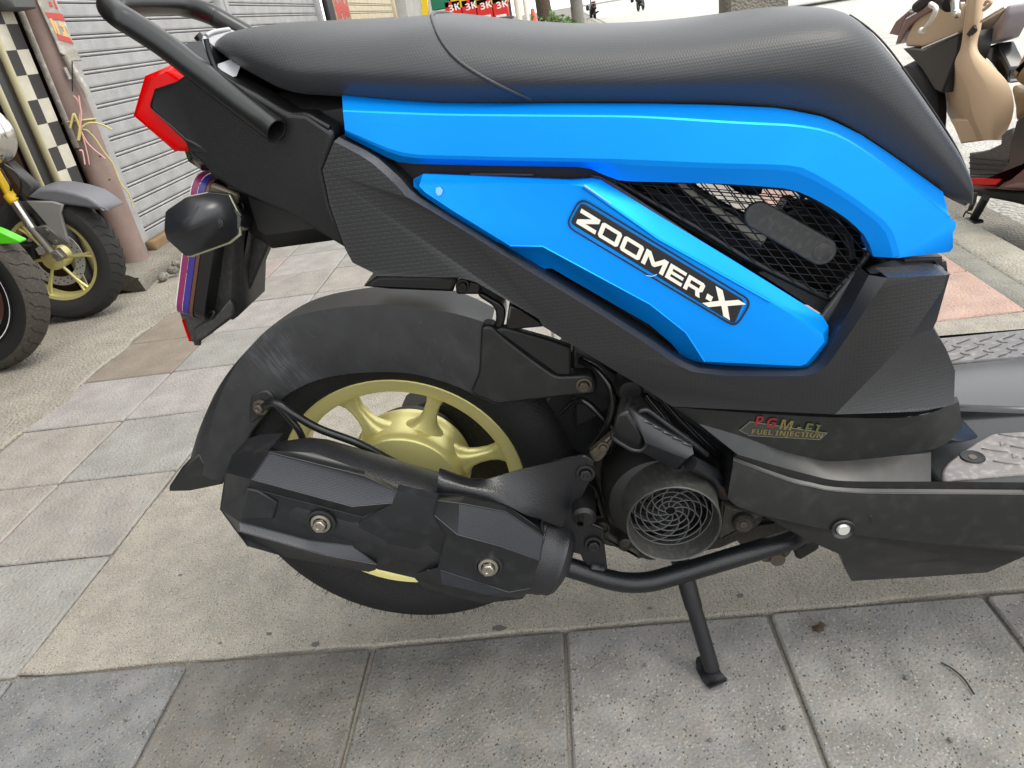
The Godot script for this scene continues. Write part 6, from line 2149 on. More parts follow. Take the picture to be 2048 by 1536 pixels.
	tube(PackedVector3Array([Vector3(0, -0.05, 0), Vector3(0.02, 0.4, 0), Vector3(-0.03, 1.5, 0), Vector3(0.02, 2.8, 0.05)]), 0.17, 14, true, 0.10)
	for k in 5:
		var an := TAU * k / 5
		tube(PackedVector3Array([Vector3(0, 2.4 + 0.1 * k, 0), Vector3(cos(an) * 0.7, 3.1, sin(an) * 0.7), Vector3(cos(an) * 1.2, 3.7, sin(an) * 1.2)]), 0.06, 8, true, 0.02)
	done("trunk", tri_map(M("bark", Color(0.52, 0.46, 0.38), 0.9), 3.0, tex.scuff, tex.rough, 1.0), tr)
	begin()
	rng.seed = 77
	for k in 2600:
		var d := Vector3(rng.randfn(), rng.randfn() * 0.6, rng.randfn()).limit_length(2.2) * 0.75
		leaf(Vector3(0, 3.9, 0) + d, 0.11)
	done("crown", M("leaf_green", Color(0.22, 0.36, 0.14), 0.6), tr).set_meta("kind", "stuff")
	var sp := p3([0.0322, 0.6135, -12])[0]
	var sh := thing("shrub", "low green shrub at the foot of the far tree", "shrub", Vector3(sp.x, 0.45, sp.z))
	begin()
	for k in 1500:
		var d := Vector3(rng.randfn() * 0.16, absf(rng.randfn()) * 0.10, rng.randfn() * 0.14)
		leaf(d + Vector3(0, -0.02, 0), 0.05)
	done("foliage", M("leaf_pale", Color(0.36, 0.46, 0.26), 0.6), sh).set_meta("kind", "stuff")
	begin()
	lathe([[0.0, -0.45], [0.25, -0.45], [0.3, -0.05], [0.28, -0.03], [0.0, -0.05]], Vector3.ZERO, facing(Vector3.UP), 20)
	done("pot", mats.sill_concrete, sh)
	var pp := p3([0.4498, 0.4571, -15])[0]
	begin()
	lathe([[0.0, -0.1], [0.125, -0.1], [0.10, 7.0], [0.0, 7.0]], Vector3(pp.x, 0, pp.z), facing(Vector3.UP), 16)
	tag(done("power_pole", tri_map(M("pole_grey", Color(0.60, 0.59, 0.56), 0.8), 1.0, tex.smooth)), "slim grey concrete power pole near the far motorcycle", "pole")
	var bp := p3([0.9537, 0.7165, -2.7, 1.2141, 0.6771, -2.7])
	var post := thing("concrete_post", "thick square concrete post behind the front half of the seat", "post", Vector3((bp[0].x + bp[1].x) / 2, 0, -2.8))
	begin()
	block(Vector3(0, 1.5, 0), Vector3(bp[1].x - bp[0].x, 3.1, 0.2), 0.02)
	done("post_body", tri_map(M("post_concrete", Color(0.62, 0.60, 0.55), 0.9), 0.9, tex.smooth, tex.rough, 0.5), post)
	begin()
	block(Vector3(0, 0.05, 0), Vector3(bp[1].x - bp[0].x + 0.06, 0.1, 0.26), 0.012)
	done("post_foot", mats.post_concrete, post)
	# far traffic
	far_bike("dark motorcycle seen from behind on the road, beside the power pole", p3([1.6083, -0.12, -42.18])[0], 0.12)
	far_bike("smaller dark motorcycle further along the road", p3([4.1344, -0.12, -45.0582])[0], -0.3)
	make_car()

func leaf(c: Vector3, s: float) -> void:
	var a := Vector3(rng.randfn(), rng.randfn(), rng.randfn()).normalized() * s
	var b := a.cross(Vector3(rng.randfn(), rng.randfn(), rng.randfn())).normalized() * s * 0.45
	sg += 1
	quad(c - a, c + b, c + a, c - b)

func far_bike(label: String, at: Vector3, turn: float) -> void:
	var o := thing("motorcycle", label, "motorcycle", at, turn, "motorcycles on the road")
	var dk = mats.engine_black
	for z in [0.0, -1.25]:
		begin()
		lathe([[0.21, 0.04], [0.27, 0.045], [0.30, 0.0], [0.27, -0.045], [0.21, -0.04]], Vector3(0, 0.3, z), Basis(Vector3(0, 0, 1), Vector3.UP, Vector3(1, 0, 0)), 28)
		done("tyre", mats.tyre, o)
		begin()
		lathe([[0.0, 0.03], [0.06, 0.03], [0.06, -0.03], [0.0, -0.03]], Vector3(0, 0.3, z), Basis(Vector3(0, 0, 1), Vector3.UP, Vector3(1, 0, 0)), 16)
		done("hub", mats.dirty_steel, o)
	begin()
	block(Vector3(0, 0.62, -0.35), Vector3(0.26, 0.30, 0.9), 0.06)
	block(Vector3(0, 0.62, 0.12), Vector3(0.2, 0.12, 0.25), 0.03, Basis(Vector3(1, 0, 0), 0.5))
	block(Vector3(0, 0.4, -0.6), Vector3(0.3, 0.3, 0.4), 0.05)
	done("body", dk, o)
	begin()
	block(Vector3(0, 0.85, -0.25), Vector3(0.24, 0.09, 0.75), 0.035)
	done("seat", mats.vinyl, o)
	begin()
	block(Vector3(0, 0.78, 0.15), Vector3(0.16, 0.06, 0.05), 0.015)
	done("tail_lamp", M("tail_glow", Color(0.8, 0.2, 0.08), 0.4), o)
	begin()
	block(Vector3(-0.33, 0.62, -0.05), Vector3(0.14, 0.26, 0.3), 0.04)
	done("side_bag", dk, o)
	begin()
	tube(spline(PackedVector3Array([Vector3(-0.38, 1.02, -0.95), Vector3(-0.15, 1.05, -1.05), Vector3(0.15, 1.05, -1.05), Vector3(0.38, 1.02, -0.95)]), 4), 0.015, 8)
	tube(PackedVector3Array([Vector3(0, 1.0, -1.0), Vector3(0, 0.3, -1.25)]), 0.035, 8)
	tube(PackedVector3Array([Vector3(0.16, 0.32, -0.5), Vector3(0.17, 0.38, 0.2)]), 0.045, 10)
	done("handlebar", dk, o)

func make_car() -> void:
	var p := p3([6.6496, -0.12, -19.7645])[0]
	var o := thing("parked_car", "dark car far along the road above the seat", "car", p, 0.0)
	var side := PackedVector3Array([Vector3(-2.1, 0.25, 0), Vector3(-2.15, 0.7, 0), Vector3(-1.6, 0.95, 0), Vector3(-0.9, 1.42, 0), Vector3(0.7, 1.45, 0), Vector3(1.5, 1.0, 0), Vector3(2.1, 0.9, 0), Vector3(2.15, 0.3, 0)])
	begin()
	panel(off(soft(side, 0.15, 4), Vector3(0, 0, 0.0)), 1.7, 0.12, 4, Vector3(0, 0, 1))
	done("body", M("car_paint", Color(0.10, 0.105, 0.12), 0.3), o)
	for x in [-1.3, 1.35]:
		for z in [0.02, -1.72]:
			begin()
			lathe([[0.0, 0.02], [0.18, 0.02], [0.20, 0.0], [0.31, 0.01], [0.32, -0.18], [0.0, -0.18]], Vector3(x, 0.32, z + (0.0 if z > 0 else 0.16)), Basis.IDENTITY, 24)
			done("wheel", mats.tyre, o)
	begin()
	panel(PackedVector3Array([Vector3(-1.35, 0.98, 0.004), Vector3(-0.85, 1.34, 0.004), Vector3(0.6, 1.36, 0.004), Vector3(1.2, 1.0, 0.004)]), 0.01, 0.003, 1)
	done("window", mats.gloss_black, o)

# ---------------------------------------------------------------- neighbours
func make_left_bikes() -> void:
	# motorcycle with the gold front wheel
	var a := deg_to_rad(5)
	var B := Basis(Vector3(cos(a), 0, -sin(a)), Vector3.UP, Vector3(sin(a), 0, cos(a)))
	var c := Vector3(-1.79, 0.255, -1.78)
	var o := thing("motorcycle_gold_wheel", "small motorcycle with gold front wheel, grey mudguard and yellow fork tube", "motorcycle")
	var fw := Node3D.new()
	fw.name = "front_wheel"
	o.add_child(fw)
	begin()
	var prof := [[0.166, 0.034], [0.185, 0.050], [0.206, 0.056], [0.228, 0.052], [0.245, 0.034], [0.255, 0.0], [0.245, -0.034], [0.228, -0.052], [0.206, -0.056], [0.185, -0.05], [0.166, -0.034]]
	lathe(prof, c, B, 72)
	done("tyre", mats.dusty_tyre, fw)
	begin()
	for k in 40:
		var t := TAU * k / 40
		for s in [1.0, -1.0]:
			var p0: Vector3 = c + B.x * cos(t) * 0.2555 + B.y * sin(t) * 0.2555 + B.z * 0.004 * s
			var p1: Vector3 = c + B.x * cos(t + 0.10) * 0.2475 + B.y * sin(t + 0.10) * 0.2475 + B.z * 0.031 * s
			var p2: Vector3 = c + B.x * cos(t + 0.12) * 0.231 + B.y * sin(t + 0.12) * 0.231 + B.z * 0.0505 * s
			tube(PackedVector3Array([p0, p1, p2]), 0.0013, 5)
	done("tread", mats.tyre, fw).set_meta("kind", "stuff")
	begin()
	lathe([[0.152, 0.02], [0.155, 0.033], [0.167, 0.036], [0.1685, 0.033], [0.165, 0.0], [0.1685, -0.033], [0.155, -0.033], [0.150, -0.02], [0.148, 0.0], [0.152, 0.02]], c, B, 72)
	done("rim", mats.gold, fw)
	begin()
	lathe([[0.0, 0.045], [0.022, 0.045], [0.03, 0.04], [0.042, 0.035], [0.045, 0.02], [0.045, -0.03], [0.0, -0.03]], c, B, 32)
	done("hub", mats.gold, fw)
	for k in 6:
		begin()
		var t := deg_to_rad(-2 + 60 * k)
		for s in [-0.07, 0.07]:
			var d := B.x * cos(t + s) + B.y * sin(t + s)
			var d1 := B.x * cos(t) + B.y * sin(t)
			tube(PackedVector3Array([c + d1 * 0.035 + B.z * 0.022, c + d1 * 0.08 + B.z * 0.02, c + d1.lerp(d, 0.35) * 0.125 + B.z * 0.02, c + d.normalized() * 0.154 + B.z * 0.022]), 0.0062, 8, true, 0.0058)
		done("spoke", mats.gold, fw)
	begin()
	lathe([[0.078, 0.010], [0.078, 0.014], [0.112, 0.014], [0.112, 0.010]], c, B, 48)
	done("brake_disc", M("disc", Color(0.74, 0.73, 0.70), 0.4, 0.5), fw)
	begin()
	for k in 54:
		var t := TAU * k / 54
		var r := 0.086 + 0.009 * (k % 3)
		lathe([[0.0, 0.0148], [0.003, 0.0148], [0.003, 0.013]], c + B.x * cos(t) * r + B.y * sin(t) * r, B, 7)
	done("disc_holes", mats.engine_black, fw).set_meta("kind", "stuff")
	# fork legs, brackets, mudguard
	begin()
	tube(p3([-1.8023, 0.4901, -1.7087, -1.7807, 0.3906, -1.7105]), 0.0175, 14)
	done("fork_slider", M("chrome", Color(0.78, 0.77, 0.74), 0.15, 0.9), o)
	begin()
	tube(p3([-1.7841, 0.4017, -1.7102, -1.7738, 0.3682, -1.7112, -1.7483, 0.2905, -1.7134]), 0.018, 14, true, 0.015)
	panel(soft(p3([-1.7511, 0.2914, -1.6981, -1.7202, 0.3018, -1.7008, -1.7045, 0.2665, -1.7022, -1.714, 0.257, -1.7013, -1.7356, 0.2529, -1.6994, -1.7398, 0.2633, -1.6991]), 0.004, 2), 0.03, 0.004, 2)
	done("fork_leg", M("fork_grey", Color(0.50, 0.48, 0.44), 0.45, 0.4), o)
	begin()
	lathe([[0.0, 0.006], [0.007, 0.006], [0.009, 0.0]], p3([-1.7269, 0.2805, -1.6992])[0], B, 12)
	for q in p3([-1.7202, 0.3735, -1.6978, -1.704, 0.3282, -1.6992]):
		lathe([[0.0, 0.005], [0.008, 0.005], [0.009, 0.0]], q, B, 12)
	done("axle_bolt", mats.chrome, o)
	begin()
	tube(p3([-1.8212, 0.6548, -1.707, -1.8088, 0.556, -1.7081, -1.8037, 0.4851, -1.7085]), 0.0165, 14)
	lathe([[0.019, -0.015], [0.021, 0.0], [0.019, 0.015]], p3([-1.8065, 0.5086, -1.7083])[0], facing((p3([-1.7967, 0.488, -1.7091])[0]) - (p3([-1.8099, 0.5307, -1.708])[0])), 16)
	done("fork_tube", M("fork_yellow", Color(0.80, 0.66, 0.10), 0.4), o)
	begin()
	tube(p3([-1.7862, 0.511, -1.7502, -1.7637, 0.3918, -1.7522]), 0.02, 12)
	tube(p3([-1.8581, 0.5013, -1.8343, -1.8532, 0.3877, -1.8347, -1.8348, 0.2585, -1.8363]), 0.02, 12)
	done("far_fork_leg", mats.engine_black, o)
	begin()
	panel(p3([-1.7625, 0.3922, -1.6961, -1.7167, 0.3935, -1.7001, -1.6685, 0.3134, -1.7043, -1.7174, 0.3159, -1.7]), 0.02, 0.004, 2)
	done("fork_bracket", M("bracket_grey", Color(0.30, 0.295, 0.28), 0.5), o)
	begin()
	panel(p3([-1.7543, 0.4882, -1.7068, -1.6619, 0.4717, -1.7149, -1.6293, 0.4543, -1.7178, -1.6503, 0.4265, -1.7159, -1.6652, 0.3401, -1.7146, -1.6642, 0.3032, -1.7147, -1.6819, 0.3125, -1.7132, -1.7156, 0.3821, -1.7102, -1.7363, 0.4399, -1.7084]), 0.012, 0.004, 2)
	done("mudguard_stay", M("stay_grey", Color(0.46, 0.455, 0.44), 0.5), o)
	begin()
	var mg := p3([-1.7545, 0.4995, -1.7169, -1.6978, 0.5244, -1.7218, -1.6354, 0.5139, -1.7273, -1.578, 0.4915, -1.7323, -1.5323, 0.4676, -1.7363, -1.5036, 0.4359, -1.7388, -1.483, 0.4074, -1.7406, -1.4856, 0.4045, -1.7404, -1.5298, 0.4208, -1.7365, -1.6323, 0.4519, -1.7275])
	panel(mg, 0.132, 0.012, 3)
	done("mudguard", M("guard_grey", Color(0.37, 0.37, 0.385), 0.45), o)
	begin()
	panel(p3([-1.804, 0.6184, -1.7286, -1.7811, 0.6253, -1.7306, -1.7276, 0.5321, -1.7353, -1.7506, 0.4951, -1.7333, -1.7689, 0.4925, -1.7317, -1.7915, 0.5635, -1.7297]), 0.05, 0.006, 2)
	done("front_panel", mats.grey_dark, o)
	begin()
	tube(spline(p3([-1.7609, 0.6246, -1.6922, -1.7395, 0.6006, -1.6941, -1.7281, 0.5728, -1.6951, -1.7346, 0.5474, -1.6945, -1.7466, 0.5281, -1.6935, -1.7691, 0.5102, -1.6915]), 4), 0.004, 6)
	tube(spline(p3([-1.7807, 0.6122, -1.6905, -1.7769, 0.5803, -1.6908, -1.7733, 0.5535, -1.6911, -1.7803, 0.5333, -1.6905]), 4), 0.004, 6)
	done("brake_cable", mats.gloss_black, o)
	begin()
	panel(soft(p3([-1.8818, 0.336, -1.7218, -1.8242, 0.3269, -1.7268, -1.8352, 0.2846, -1.7259, -1.8593, 0.2617, -1.7237, -1.901, 0.2772, -1.7201, -1.9016, 0.3039, -1.72]), 0.006, 2), 0.05, 0.008, 2)
	done("brake_caliper", mats.engine_black, o)
	begin()
	panel(p3([-1.8139, 0.3109, -1.7177, -1.7916, 0.3161, -1.7196, -1.7769, 0.3051, -1.7209, -1.7904, 0.2852, -1.7197, -1.8109, 0.284, -1.7179]), 0.01, 0.002, 1)
	done("caliper_bracket", mats.disc, o)
	begin()
	var hc := p3([-1.7799, 0.7248, -1.7207])[0]
	lathe([[0.0, 0.05], [0.035, 0.04], [0.06, 0.022], [0.072, 0.0], [0.064, -0.04], [0.0, -0.08]], hc, Basis(B.x, B.y * 1.35, B.z).rotated(Vector3.UP, 0.7), 32)
	done("lamp_shell", mats.chrome, o)
	begin()
	# tank, frame, engine, seat and rear wheel inside the shop
	panel(soft(off(PackedVector3Array([c + Vector3(-0.25, 0.42, 0.12), c + Vector3(-0.62, 0.48, 0.12), c + Vector3(-0.75, 0.38, 0.12), c + Vector3(-0.5, 0.28, 0.12), c + Vector3(-0.25, 0.32, 0.12)]), Vector3.ZERO), 0.05, 3), 0.24, 0.05, 3)
	panel(off(PackedVector3Array([c + Vector3(-0.35, 0.25, 0.1), c + Vector3(-0.75, 0.25, 0.1), c + Vector3(-0.75, -0.05, 0.1), c + Vector3(-0.38, -0.05, 0.1)]), Vector3.ZERO), 0.2, 0.03, 2)
	done("engine_and_tank", mats.engine_black, o)
	begin()
	panel(soft(PackedVector3Array([c + Vector3(-0.7, 0.45, 0.1), c + Vector3(-1.3, 0.52, 0.1), c + Vector3(-1.32, 0.44, 0.1), c + Vector3(-0.72, 0.36, 0.1)]), 0.03, 3), 0.2, 0.03, 3)
	done("saddle", mats.vinyl, o)
	begin()
	lathe(prof, c + Vector3(-1.2, 0, -0.0), B, 48)
	done("rear_tyre", mats.dusty_tyre, o)
	# second motorcycle: only its front wheel and the tip of a green fairing reach into the picture
	var o2 := thing("motorcycle_green_fairing", "motorcycle with lime green fairing tip and black front wheel at the picture edge", "motorcycle")
	var b2 := deg_to_rad(5)
	var C2 := Basis(Vector3(cos(b2), 0, -sin(b2)), Vector3.UP, Vector3(sin(b2), 0, cos(b2)))
	var c2 := p3([-1.8108, 0.2802, -1.3])[0]
	c2.y = 0.29
	var w2 := Node3D.new()
	w2.name = "front_wheel"
	o2.add_child(w2)
	begin()
	lathe([[0.20, 0.04], [0.215, 0.050], [0.235, 0.056], [0.252, 0.055], [0.272, 0.044], [0.284, 0.025], [0.289, 0.0], [0.284, -0.025], [0.272, -0.044], [0.252, -0.055], [0.235, -0.056], [0.20, -0.04]], c2, C2, 72)
	done("tyre", M("worn_tread", Color(0.40, 0.375, 0.35), 0.8), w2)
	tri_map(mats.worn_tread, 10.0, tex.scuff)
	begin()
	lathe([[0.199, 0.0405], [0.216, 0.0512], [0.236, 0.0572], [0.250, 0.0565]], c2, C2, 72)
	done("sidewall", mats.tyre, w2)
	begin()
	for k in 36:
		var t := TAU * k / 36
		for s in [1.0, -1.0]:
			var q := []
			for m in [[0.290, 0.006, 0.0], [0.286, 0.022, 0.05], [0.2735, 0.043, 0.07], [0.264, 0.050, 0.13]]:
				q.append(c2 + C2.x * cos(t + m[2] * s) * m[0] + C2.y * sin(t + m[2] * s) * m[0] + C2.z * m[1] * s)
			tube(PackedVector3Array(q), 0.0011, 5)
	done("tread", mats.tyre, w2).set_meta("kind", "stuff")
	begin()
	lathe([[0.165, 0.03], [0.185, 0.042], [0.200, 0.044], [0.200, -0.044], [0.185, -0.04], [0.165, -0.03], [0.160, 0.0], [0.165, 0.03]], c2, C2, 64)
	for k in 5:
		var t := TAU * k / 5 + 0.3
		var d := C2.x * cos(t) + C2.y * sin(t)
		tube(PackedVector3Array([c2 + d * 0.03, c2 + d * 0.17]), 0.014, 8)
	lathe([[0.0, 0.05], [0.04, 0.05], [0.045, 0.0], [0.04, -0.05], [0.0, -0.05]], c2, C2, 24)
	done("rim", mats.gloss_black, w2)
	begin()
	lathe([[0.1905, 0.0445], [0.1935, 0.0453]], c2, C2, 72)
	done("rim_stripe", M("stripe_white", Color(0.85, 0.85, 0.85), 0.4), w2)
	begin()
	panel(p3([-1.577, 0.4875, -1.28, -1.5419, 0.4658, -1.28, -1.4917, 0.4291, -1.28, -1.4937, 0.4236, -1.28, -1.5246, 0.4241, -1.28, -1.5619, 0.4275, -1.28, -1.6056, 0.4339, -1.28]), 0.03, 0.004, 3)
	done("fairing_tip", M("lime", Color(0.30, 0.72, 0.10), 0.3), o2)
	begin()
	tube(PackedVector3Array([c2 + C2.z * 0.09, c2 + C2.z * 0.09 + Vector3(-0.18, 0.5, 0)]), 0.024, 12)
	tube(PackedVector3Array([c2 - C2.z * 0.09, c2 - C2.z * 0.09 + Vector3(-0.18, 0.5, 0)]), 0.024, 12)
	panel(soft(PackedVector3Array([c2 + Vector3(-0.25, 0.55, 0.1), c2 + Vector3(-0.8, 0.55, 0.1), c2 + Vector3(-0.8, 0.0, 0.1), c2 + Vector3(-0.42, 0.0, 0.1)]), 0.05, 3), 0.2, 0.04, 3)
	done("fork_and_engine", mats.engine_black, o2)

func make_right_scooter() -> void:
	var o := thing("parked_scooter", "maroon and tan scooter standing by the kerb behind the blue scooter", "scooter")
	var tan_ := tri_map(M("tan", Color(0.72, 0.62, 0.50), 0.5), 3.0)
	var maroon := M("maroon", Color(0.34, 0.05, 0.05), 0.2)
	maroon.clearcoat_enabled = true
	var side := Vector3(1, 0, 0)
	# inner leg shield with the steering column cover: a flank that turns away, a ridge and a broad face
	var le := p3([1.87, 0.6229, -2.5862, 1.87, 0.571, -2.5854, 1.87, 0.5048, -2.5901, 1.87, 0.4232, -2.599, 1.87, 0.354, -2.6463, 1.87, 0.2366, -2.6998, 1.87, 0.1725, -2.6401, 1.87, 0.0853, -2.4933])
	var rg := p3([1.7, 0.6448, -2.1988, 1.7, 0.5987, -2.198, 1.7, 0.5401, -2.1999, 1.7, 0.4681, -2.2027, 1.7, 0.411, -2.2306, 1.7, 0.3329, -2.1227, 1.7, 0.2533, -2.0572, 1.7, 0.1804, -1.9592])
	var mi := p3([1.69, 0.6455, -2.1198, 1.69, 0.6007, -2.1166, 1.69, 0.5437, -2.1166, 1.69, 0.4735, -2.123, 1.69, 0.4176, -2.0685, 1.69, 0.3558, -1.9636, 1.69, 0.2773, -1.9049, 1.69, 0.1944, -1.8808])
	var re := p3([1.74, 0.6383, -2.1616, 1.74, 0.5929, -2.1598, 1.74, 0.5351, -2.1624, 1.74, 0.4637, -2.1719, 1.74, 0.4114, -2.0532, 1.74, 0.3596, -1.9232, 1.74, 0.28, -1.874, 1.74, 0.182, -1.914])
	var bk := p3([1.86, 0.6228, -2.4227, 1.86, 0.5734, -2.4154, 1.86, 0.5107, -2.4183, 1.86, 0.4277, -2.4088, 1.86, 0.3779, -2.2789, 1.86, 0.3197, -2.1476, 1.86, 0.235, -2.0949, 1.86, 0.1296, -2.135])
	begin()
	var cols := []
	for q in [le, rg, mi, re, bk]:
		cols.append(even(spline(q, 5), 48))
	loft([cols[0], cols[1].duplicate()])
	sg += 1
	loft([cols[1], cols[2], cols[3]])
	sg += 1
	loft([cols[3], cols[4]])
	done("leg_shield", tan_, o)
	begin()
	panel(p3([1.74, 0.1997, -2.309, 1.74, 0.2237, -2.0951, 1.74, 0.166, -2.0137, 1.74, 0.1215, -2.2059]), 0.05, 0.006, 2, -side)
	done("knee_recess", tan_, o)
	begin()
	panel(soft(p3([1.76, 0.4341, -2.8573, 1.76, 0.4823, -2.8442, 1.76, 0.5413, -2.7781, 1.76, 0.5957, -2.6423, 1.76, 0.601, -2.3806, 1.76, 0.5087, -2.3484, 1.76, 0.5016, -2.3753, 1.76, 0.4398, -2.6636]), 0.02, 3), 0.05, 0.01, 3, -side)
	done("glove_box", tan_, o)
	begin()
	panel(p3([1.75, 0.439, -2.9432, 1.75, 0.4774, -2.9211, 1.75, 0.5522, -2.8494, 1.75, 0.578, -2.7439, 1.75, 0.6038, -2.6413, 1.75, 0.5941, -2.5889, 1.75, 0.5824, -2.6066, 1.75, 0.5523, -2.7287, 1.75, 0.5172, -2.8125, 1.75, 0.4797, -2.8568, 1.75, 0.4466, -2.8989]), 0.04, 0.006, 2, -side)
	panel(p3([1.8, 0.4695, -3.1582, 1.8, 0.5297, -3.085, 1.8, 0.576, -2.9536, 1.8, 0.6223, -2.8332, 1.8, 0.6353, -2.7483, 1.8, 0.6321, -2.442, 1.8, 0.6073, -2.4352, 1.8, 0.5944, -2.7728, 1.8, 0.5465, -2.9762, 1.8, 0.4655, -3.0495]), 0.04, 0.006, 2, -side)
	done("front_shell", maroon, o)
	begin()
	panel(p3([1.74, 0.4312, -2.8247, 1.74, 0.4399, -2.6148, 1.74, 0.5095, -2.3184, 1.74, 0.4373, -2.3204, 1.74, 0.2852, -2.4094, 1.74, 0.2923, -2.4761, 1.74, 0.3641, -2.6224]), 0.12, 0.008, 2, -side)
	done("dark_pocket", mats.dark_plastic, o)
	begin()
	tube(p3([1.73, 0.4437, -2.6043, 1.73, 0.513, -2.3041]), 0.004, 8)
	tube(p3([1.72, 0.5562, -2.1272, 1.72, 0.6036, -1.9809]), 0.005, 8)
	done("bright_strip", mats.chrome, o)
	begin()
	panel(soft(p3([1.86, 0.5327, -2.4245, 1.86, 0.586, -2.2513, 1.86, 0.5567, -2.2426, 1.86, 0.5087, -2.2594, 1.86, 0.468, -2.2888, 1.86, 0.4401, -2.4193]), 0.01, 3), 0.08, 0.015, 3, -side)
	done("pocket_shell", M("shell_grey", Color(0.42, 0.40, 0.42), 0.4), o)
	begin()
	panel(soft(p3([1.88, 0.4274, -2.4514, 1.88, 0.4543, -2.3226, 1.88, 0.3732, -2.2158, 1.88, 0.3386, -2.2181, 1.88, 0.3182, -2.1995, 1.88, 0.3685, -2.3241]), 0.01, 2), 0.06, 0.012, 3, -side)
	done("smoked_panel", mats.gloss_black, o)
	begin()
	panel(p3([1.688, 0.5195, -2.1578, 1.688, 0.5498, -2.114, 1.688, 0.5331, -2.0965, 1.688, 0.5241, -2.1068, 1.688, 0.5115, -2.1357]), 0.01, 0.002, 1, -side)
	done("bag_hook", mats.engine_black, o)
	begin()
	tube(spline(p3([1.55, 0.6359, -2.1409, 1.55, 0.6247, -2.0993, 1.55, 0.6049, -2.1047, 1.55, 0.5847, -2.1244, 1.55, 0.5667, -2.1526, 1.55, 0.5528, -2.1788]), 4), 0.010, 10, true, 0.007)
	lathe([[0.0, -0.013], [0.009, -0.009], [0.013, 0.0], [0.009, 0.009], [0.0, 0.013]], p3([1.55, 0.5494, -2.1931])[0], Basis.IDENTITY, 16)
	done("brake_lever", M("lever_silver", Color(0.84, 0.82, 0.78), 0.4, 0.4), o)
	begin()
	tube(p3([1.6, 0.6191, -2.3724, 1.6, 0.6432, -2.3002, 1.6, 0.6632, -2.231]), 0.020, 12)
	tube(p3([1.68, 0.6499, -2.4018, 1.68, 0.6192, -2.2836]), 0.030, 12)
	done("grip", mats.engine_black, o)
	begin()
	tube(p3([1.66, 0.6511, -2.2188, 1.66, 0.5904, -2.1821]), 0.016, 12)
	lathe([[0.0, 0.016], [0.012, 0.012], [0.016, 0.0], [0.0, -0.01]], p3([1.65, 0.5921, -2.1601])[0], Basis.IDENTITY, 14)
	done("switch", mats.chrome, o)
	begin()
	tube(p3([1.6, 0.608, -2.4229, 1.6, 0.6113, -2.3867]), 0.008, 8)
	done("switch", mats.chrome, o)
	begin()
	tube(spline(p3([1.68, 0.6136, -2.0345, 1.68, 0.6271, -2.0205, 1.68, 0.6243, -1.9963, 1.68, 0.6136, -2.0049, 1.68, 0.5999, -2.0366]), 4), 0.006, 8)
	done("key_ring", mats.tan, o)
	# seat and the tan body below it
	begin()
	panel(soft(p3([1.68, 0.5575, -1.6305, 1.68, 0.5159, -1.7653, 1.68, 0.4702, -1.7966, 1.68, 0.4108, -1.8378, 1.68, 0.3828, -1.8131, 1.68, 0.3708, -1.7666, 1.68, 0.3706, -1.7149, 1.68, 0.3894, -1.5773]), 0.03, 4), 0.24, 0.05, 5, -side)
	done("seat", tri_map(M("seat_tan", Color(0.58, 0.47, 0.31), 0.5), 6.0, tex.mottle), o)
	begin()
	panel(p3([1.71, 0.368, -1.8658, 1.71, 0.3596, -1.8223, 1.71, 0.3586, -1.764, 1.71, 0.375, -1.6277, 1.71, 0.305, -1.6055, 1.71, 0.2882, -1.7539, 1.71, 0.2642, -1.8072, 1.71, 0.305, -1.8221]), 0.2, 0.02, 3, -side)
	done("seat_base", mats.seat_tan, o)
	# floor with rubber mat, dark body, maroon sill and black belly
	begin()
	panel(p3([1.6, 0.1704, -1.8441, 1.6, 0.1768, -1.808, 1.6, 0.2018, -1.7247, 1.6, 0.2314, -1.657, 1.6, 0.2564, -1.6616, 1.6, 0.277, -1.6353, 1.6, 0.2872, -1.6069, 1.6, 0.2498, -1.5988, 1.6, 0.1894, -1.596, 1.6, 0.1688, -1.6005, 1.6, 0.1383, -1.6379, 1.6, 0.0984, -1.8242]), 0.05, 0.004, 2, -side)
	done("floor_mat", tri_map(M("mat_grey", Color(0.47, 0.455, 0.46), 0.7), 9.0, tex.scuff), o)
	begin()
	for q in [p3([1.597, 0.1579, -1.8341, 1.597, 0.1772, -1.694, 1.597, 0.1909, -1.5931]), p3([1.597, 0.1398, -1.8291, 1.597, 0.1606, -1.6892, 1.597, 0.1762, -1.5994]), p3([1.597, 0.1227, -1.8244, 1.597, 0.1423, -1.7071, 1.597, 0.1608, -1.6056])]:
		tube(q, 0.0022, 5)
	done("mat_ribs", mats.engine_black, o)
	begin()
	panel(p3([1.595, 0.3616, -1.4788, 1.595, 0.3329, -1.545, 1.595, 0.3127, -1.5791, 1.595, 0.2521, -1.589, 1.595, 0.1891, -1.586, 1.595, 0.141, -1.6285, 1.595, 0.1012, -1.814, 1.595, 0.0914, -1.8113, 1.595, 0.1328, -1.6096, 1.595, 0.1756, -1.5276, 1.595, 0.2018, -1.505, 1.595, 0.2253, -1.4364]), 0.16, 0.0015, 1, -side)
	done("side_cover", mats.gloss_black, o)
	begin()
	panel(p3([1.588, 0.096, -1.7973, 1.588, 0.1338, -1.6012, 1.588, 0.1085, -1.627, 1.588, 0.0736, -1.7911]), 0.04, 0.003, 2, -side)
	done("red_reflector", mats.red_lens, o)
	begin()
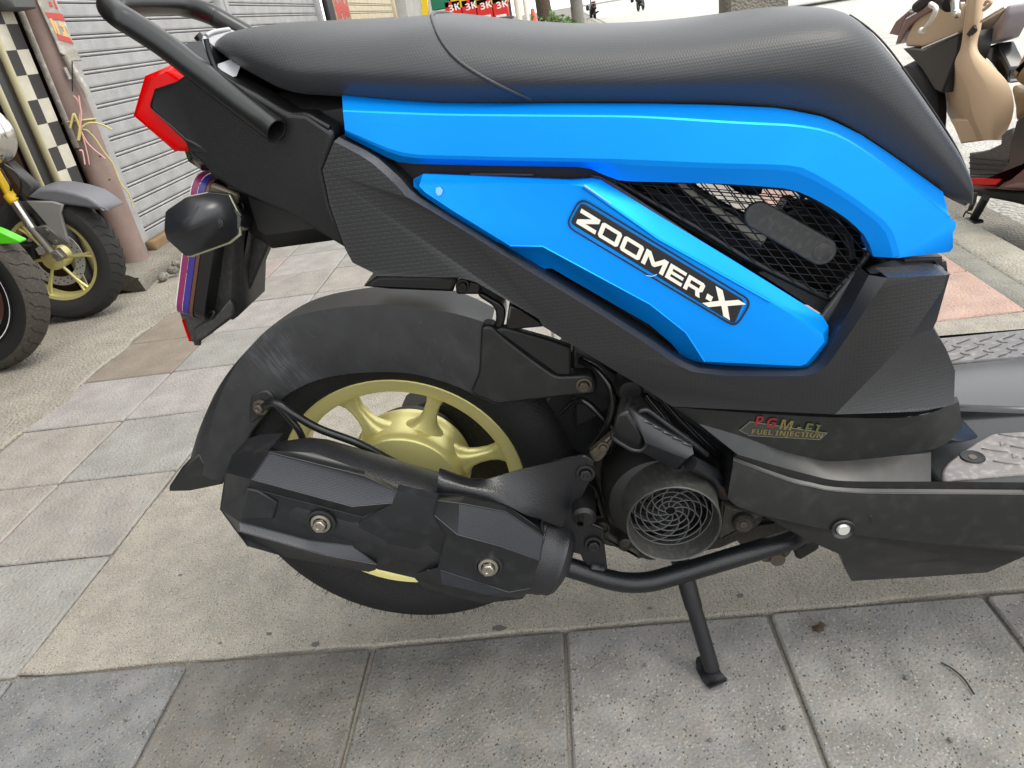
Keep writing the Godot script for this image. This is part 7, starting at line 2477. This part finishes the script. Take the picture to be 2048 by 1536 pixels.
	panel(p3([1.592, 0.2414, -1.4357, 1.592, 0.2057, -1.5004, 1.592, 0.1771, -1.5222, 1.592, 0.1467, -1.562, 1.592, 0.1287, -1.6133, 1.592, 0.1052, -1.6343, 1.592, 0.0701, -1.7989, 1.592, 0.063, -1.7969, 1.592, 0.1098, -1.5431, 1.592, 0.1401, -1.4042]), 0.2, 0.01, 2, -side)
	done("sill", maroon, o)
	begin()
	panel(p3([1.62, 0.0496, -1.8543, 1.62, 0.0943, -1.5942, 1.62, 0.1253, -1.4523, 1.62, 0.0767, -1.4371, 1.62, 0.0651, -1.5118, 1.62, 0.0576, -1.5832, 1.62, 0.0434, -1.6913, 1.62, 0.0277, -1.7965, 1.62, 0.0254, -1.8476]), 0.25, 0.01, 2, -side)
	done("belly", mats.engine_black, o)
	begin()
	tube(p3([1.56, 0.0741, -1.6217, 1.56, 0.0281, -1.6499, 1.56, -0.0168, -1.68]), 0.013, 10)
	block(p3([1.56, -0.0174, -1.6798])[0], Vector3(0.05, 0.012, 0.05), 0.004)
	done("side_stand", mats.pipe_paint, o)
	begin()
	tube(p3([1.57, 0.0672, -1.7096, 1.57, 0.0392, -1.711, 1.57, 0.0071, -1.7272]), 0.008, 8)
	tube(spline(p3([1.57, 0.0071, -1.7272, 1.57, -0.0094, -1.7546, 1.57, -0.0283, -1.7658]), 3), 0.003, 6)
	tube(spline(p3([1.57, -0.0077, -1.7422, 1.57, -0.006, -1.7172, 1.57, -0.0168, -1.6985]), 3), 0.003, 6)
	done("stand_spring", mats.dirty_steel, o)
	# wheels, beyond the picture's edge and behind the blue scooter
	for q in [Vector3(1.78, 0.13, -2.75), Vector3(1.78, 0.13, -1.45)]:
		begin()
		lathe([[0.16, 0.04], [0.20, 0.052], [0.235, 0.04], [0.25, 0.0], [0.235, -0.04], [0.20, -0.052], [0.16, -0.04]], q, Basis(Vector3(0, 0, 1), Vector3.UP, Vector3(1, 0, 0)), 36)
		done("tyre", mats.tyre, o)
		begin()
		lathe([[0.0, 0.03], [0.16, 0.036], [0.16, -0.036], [0.0, -0.03]], q, Basis(Vector3(0, 0, 1), Vector3.UP, Vector3(1, 0, 0)), 24)
		done("wheel", mats.dirty_steel, o)
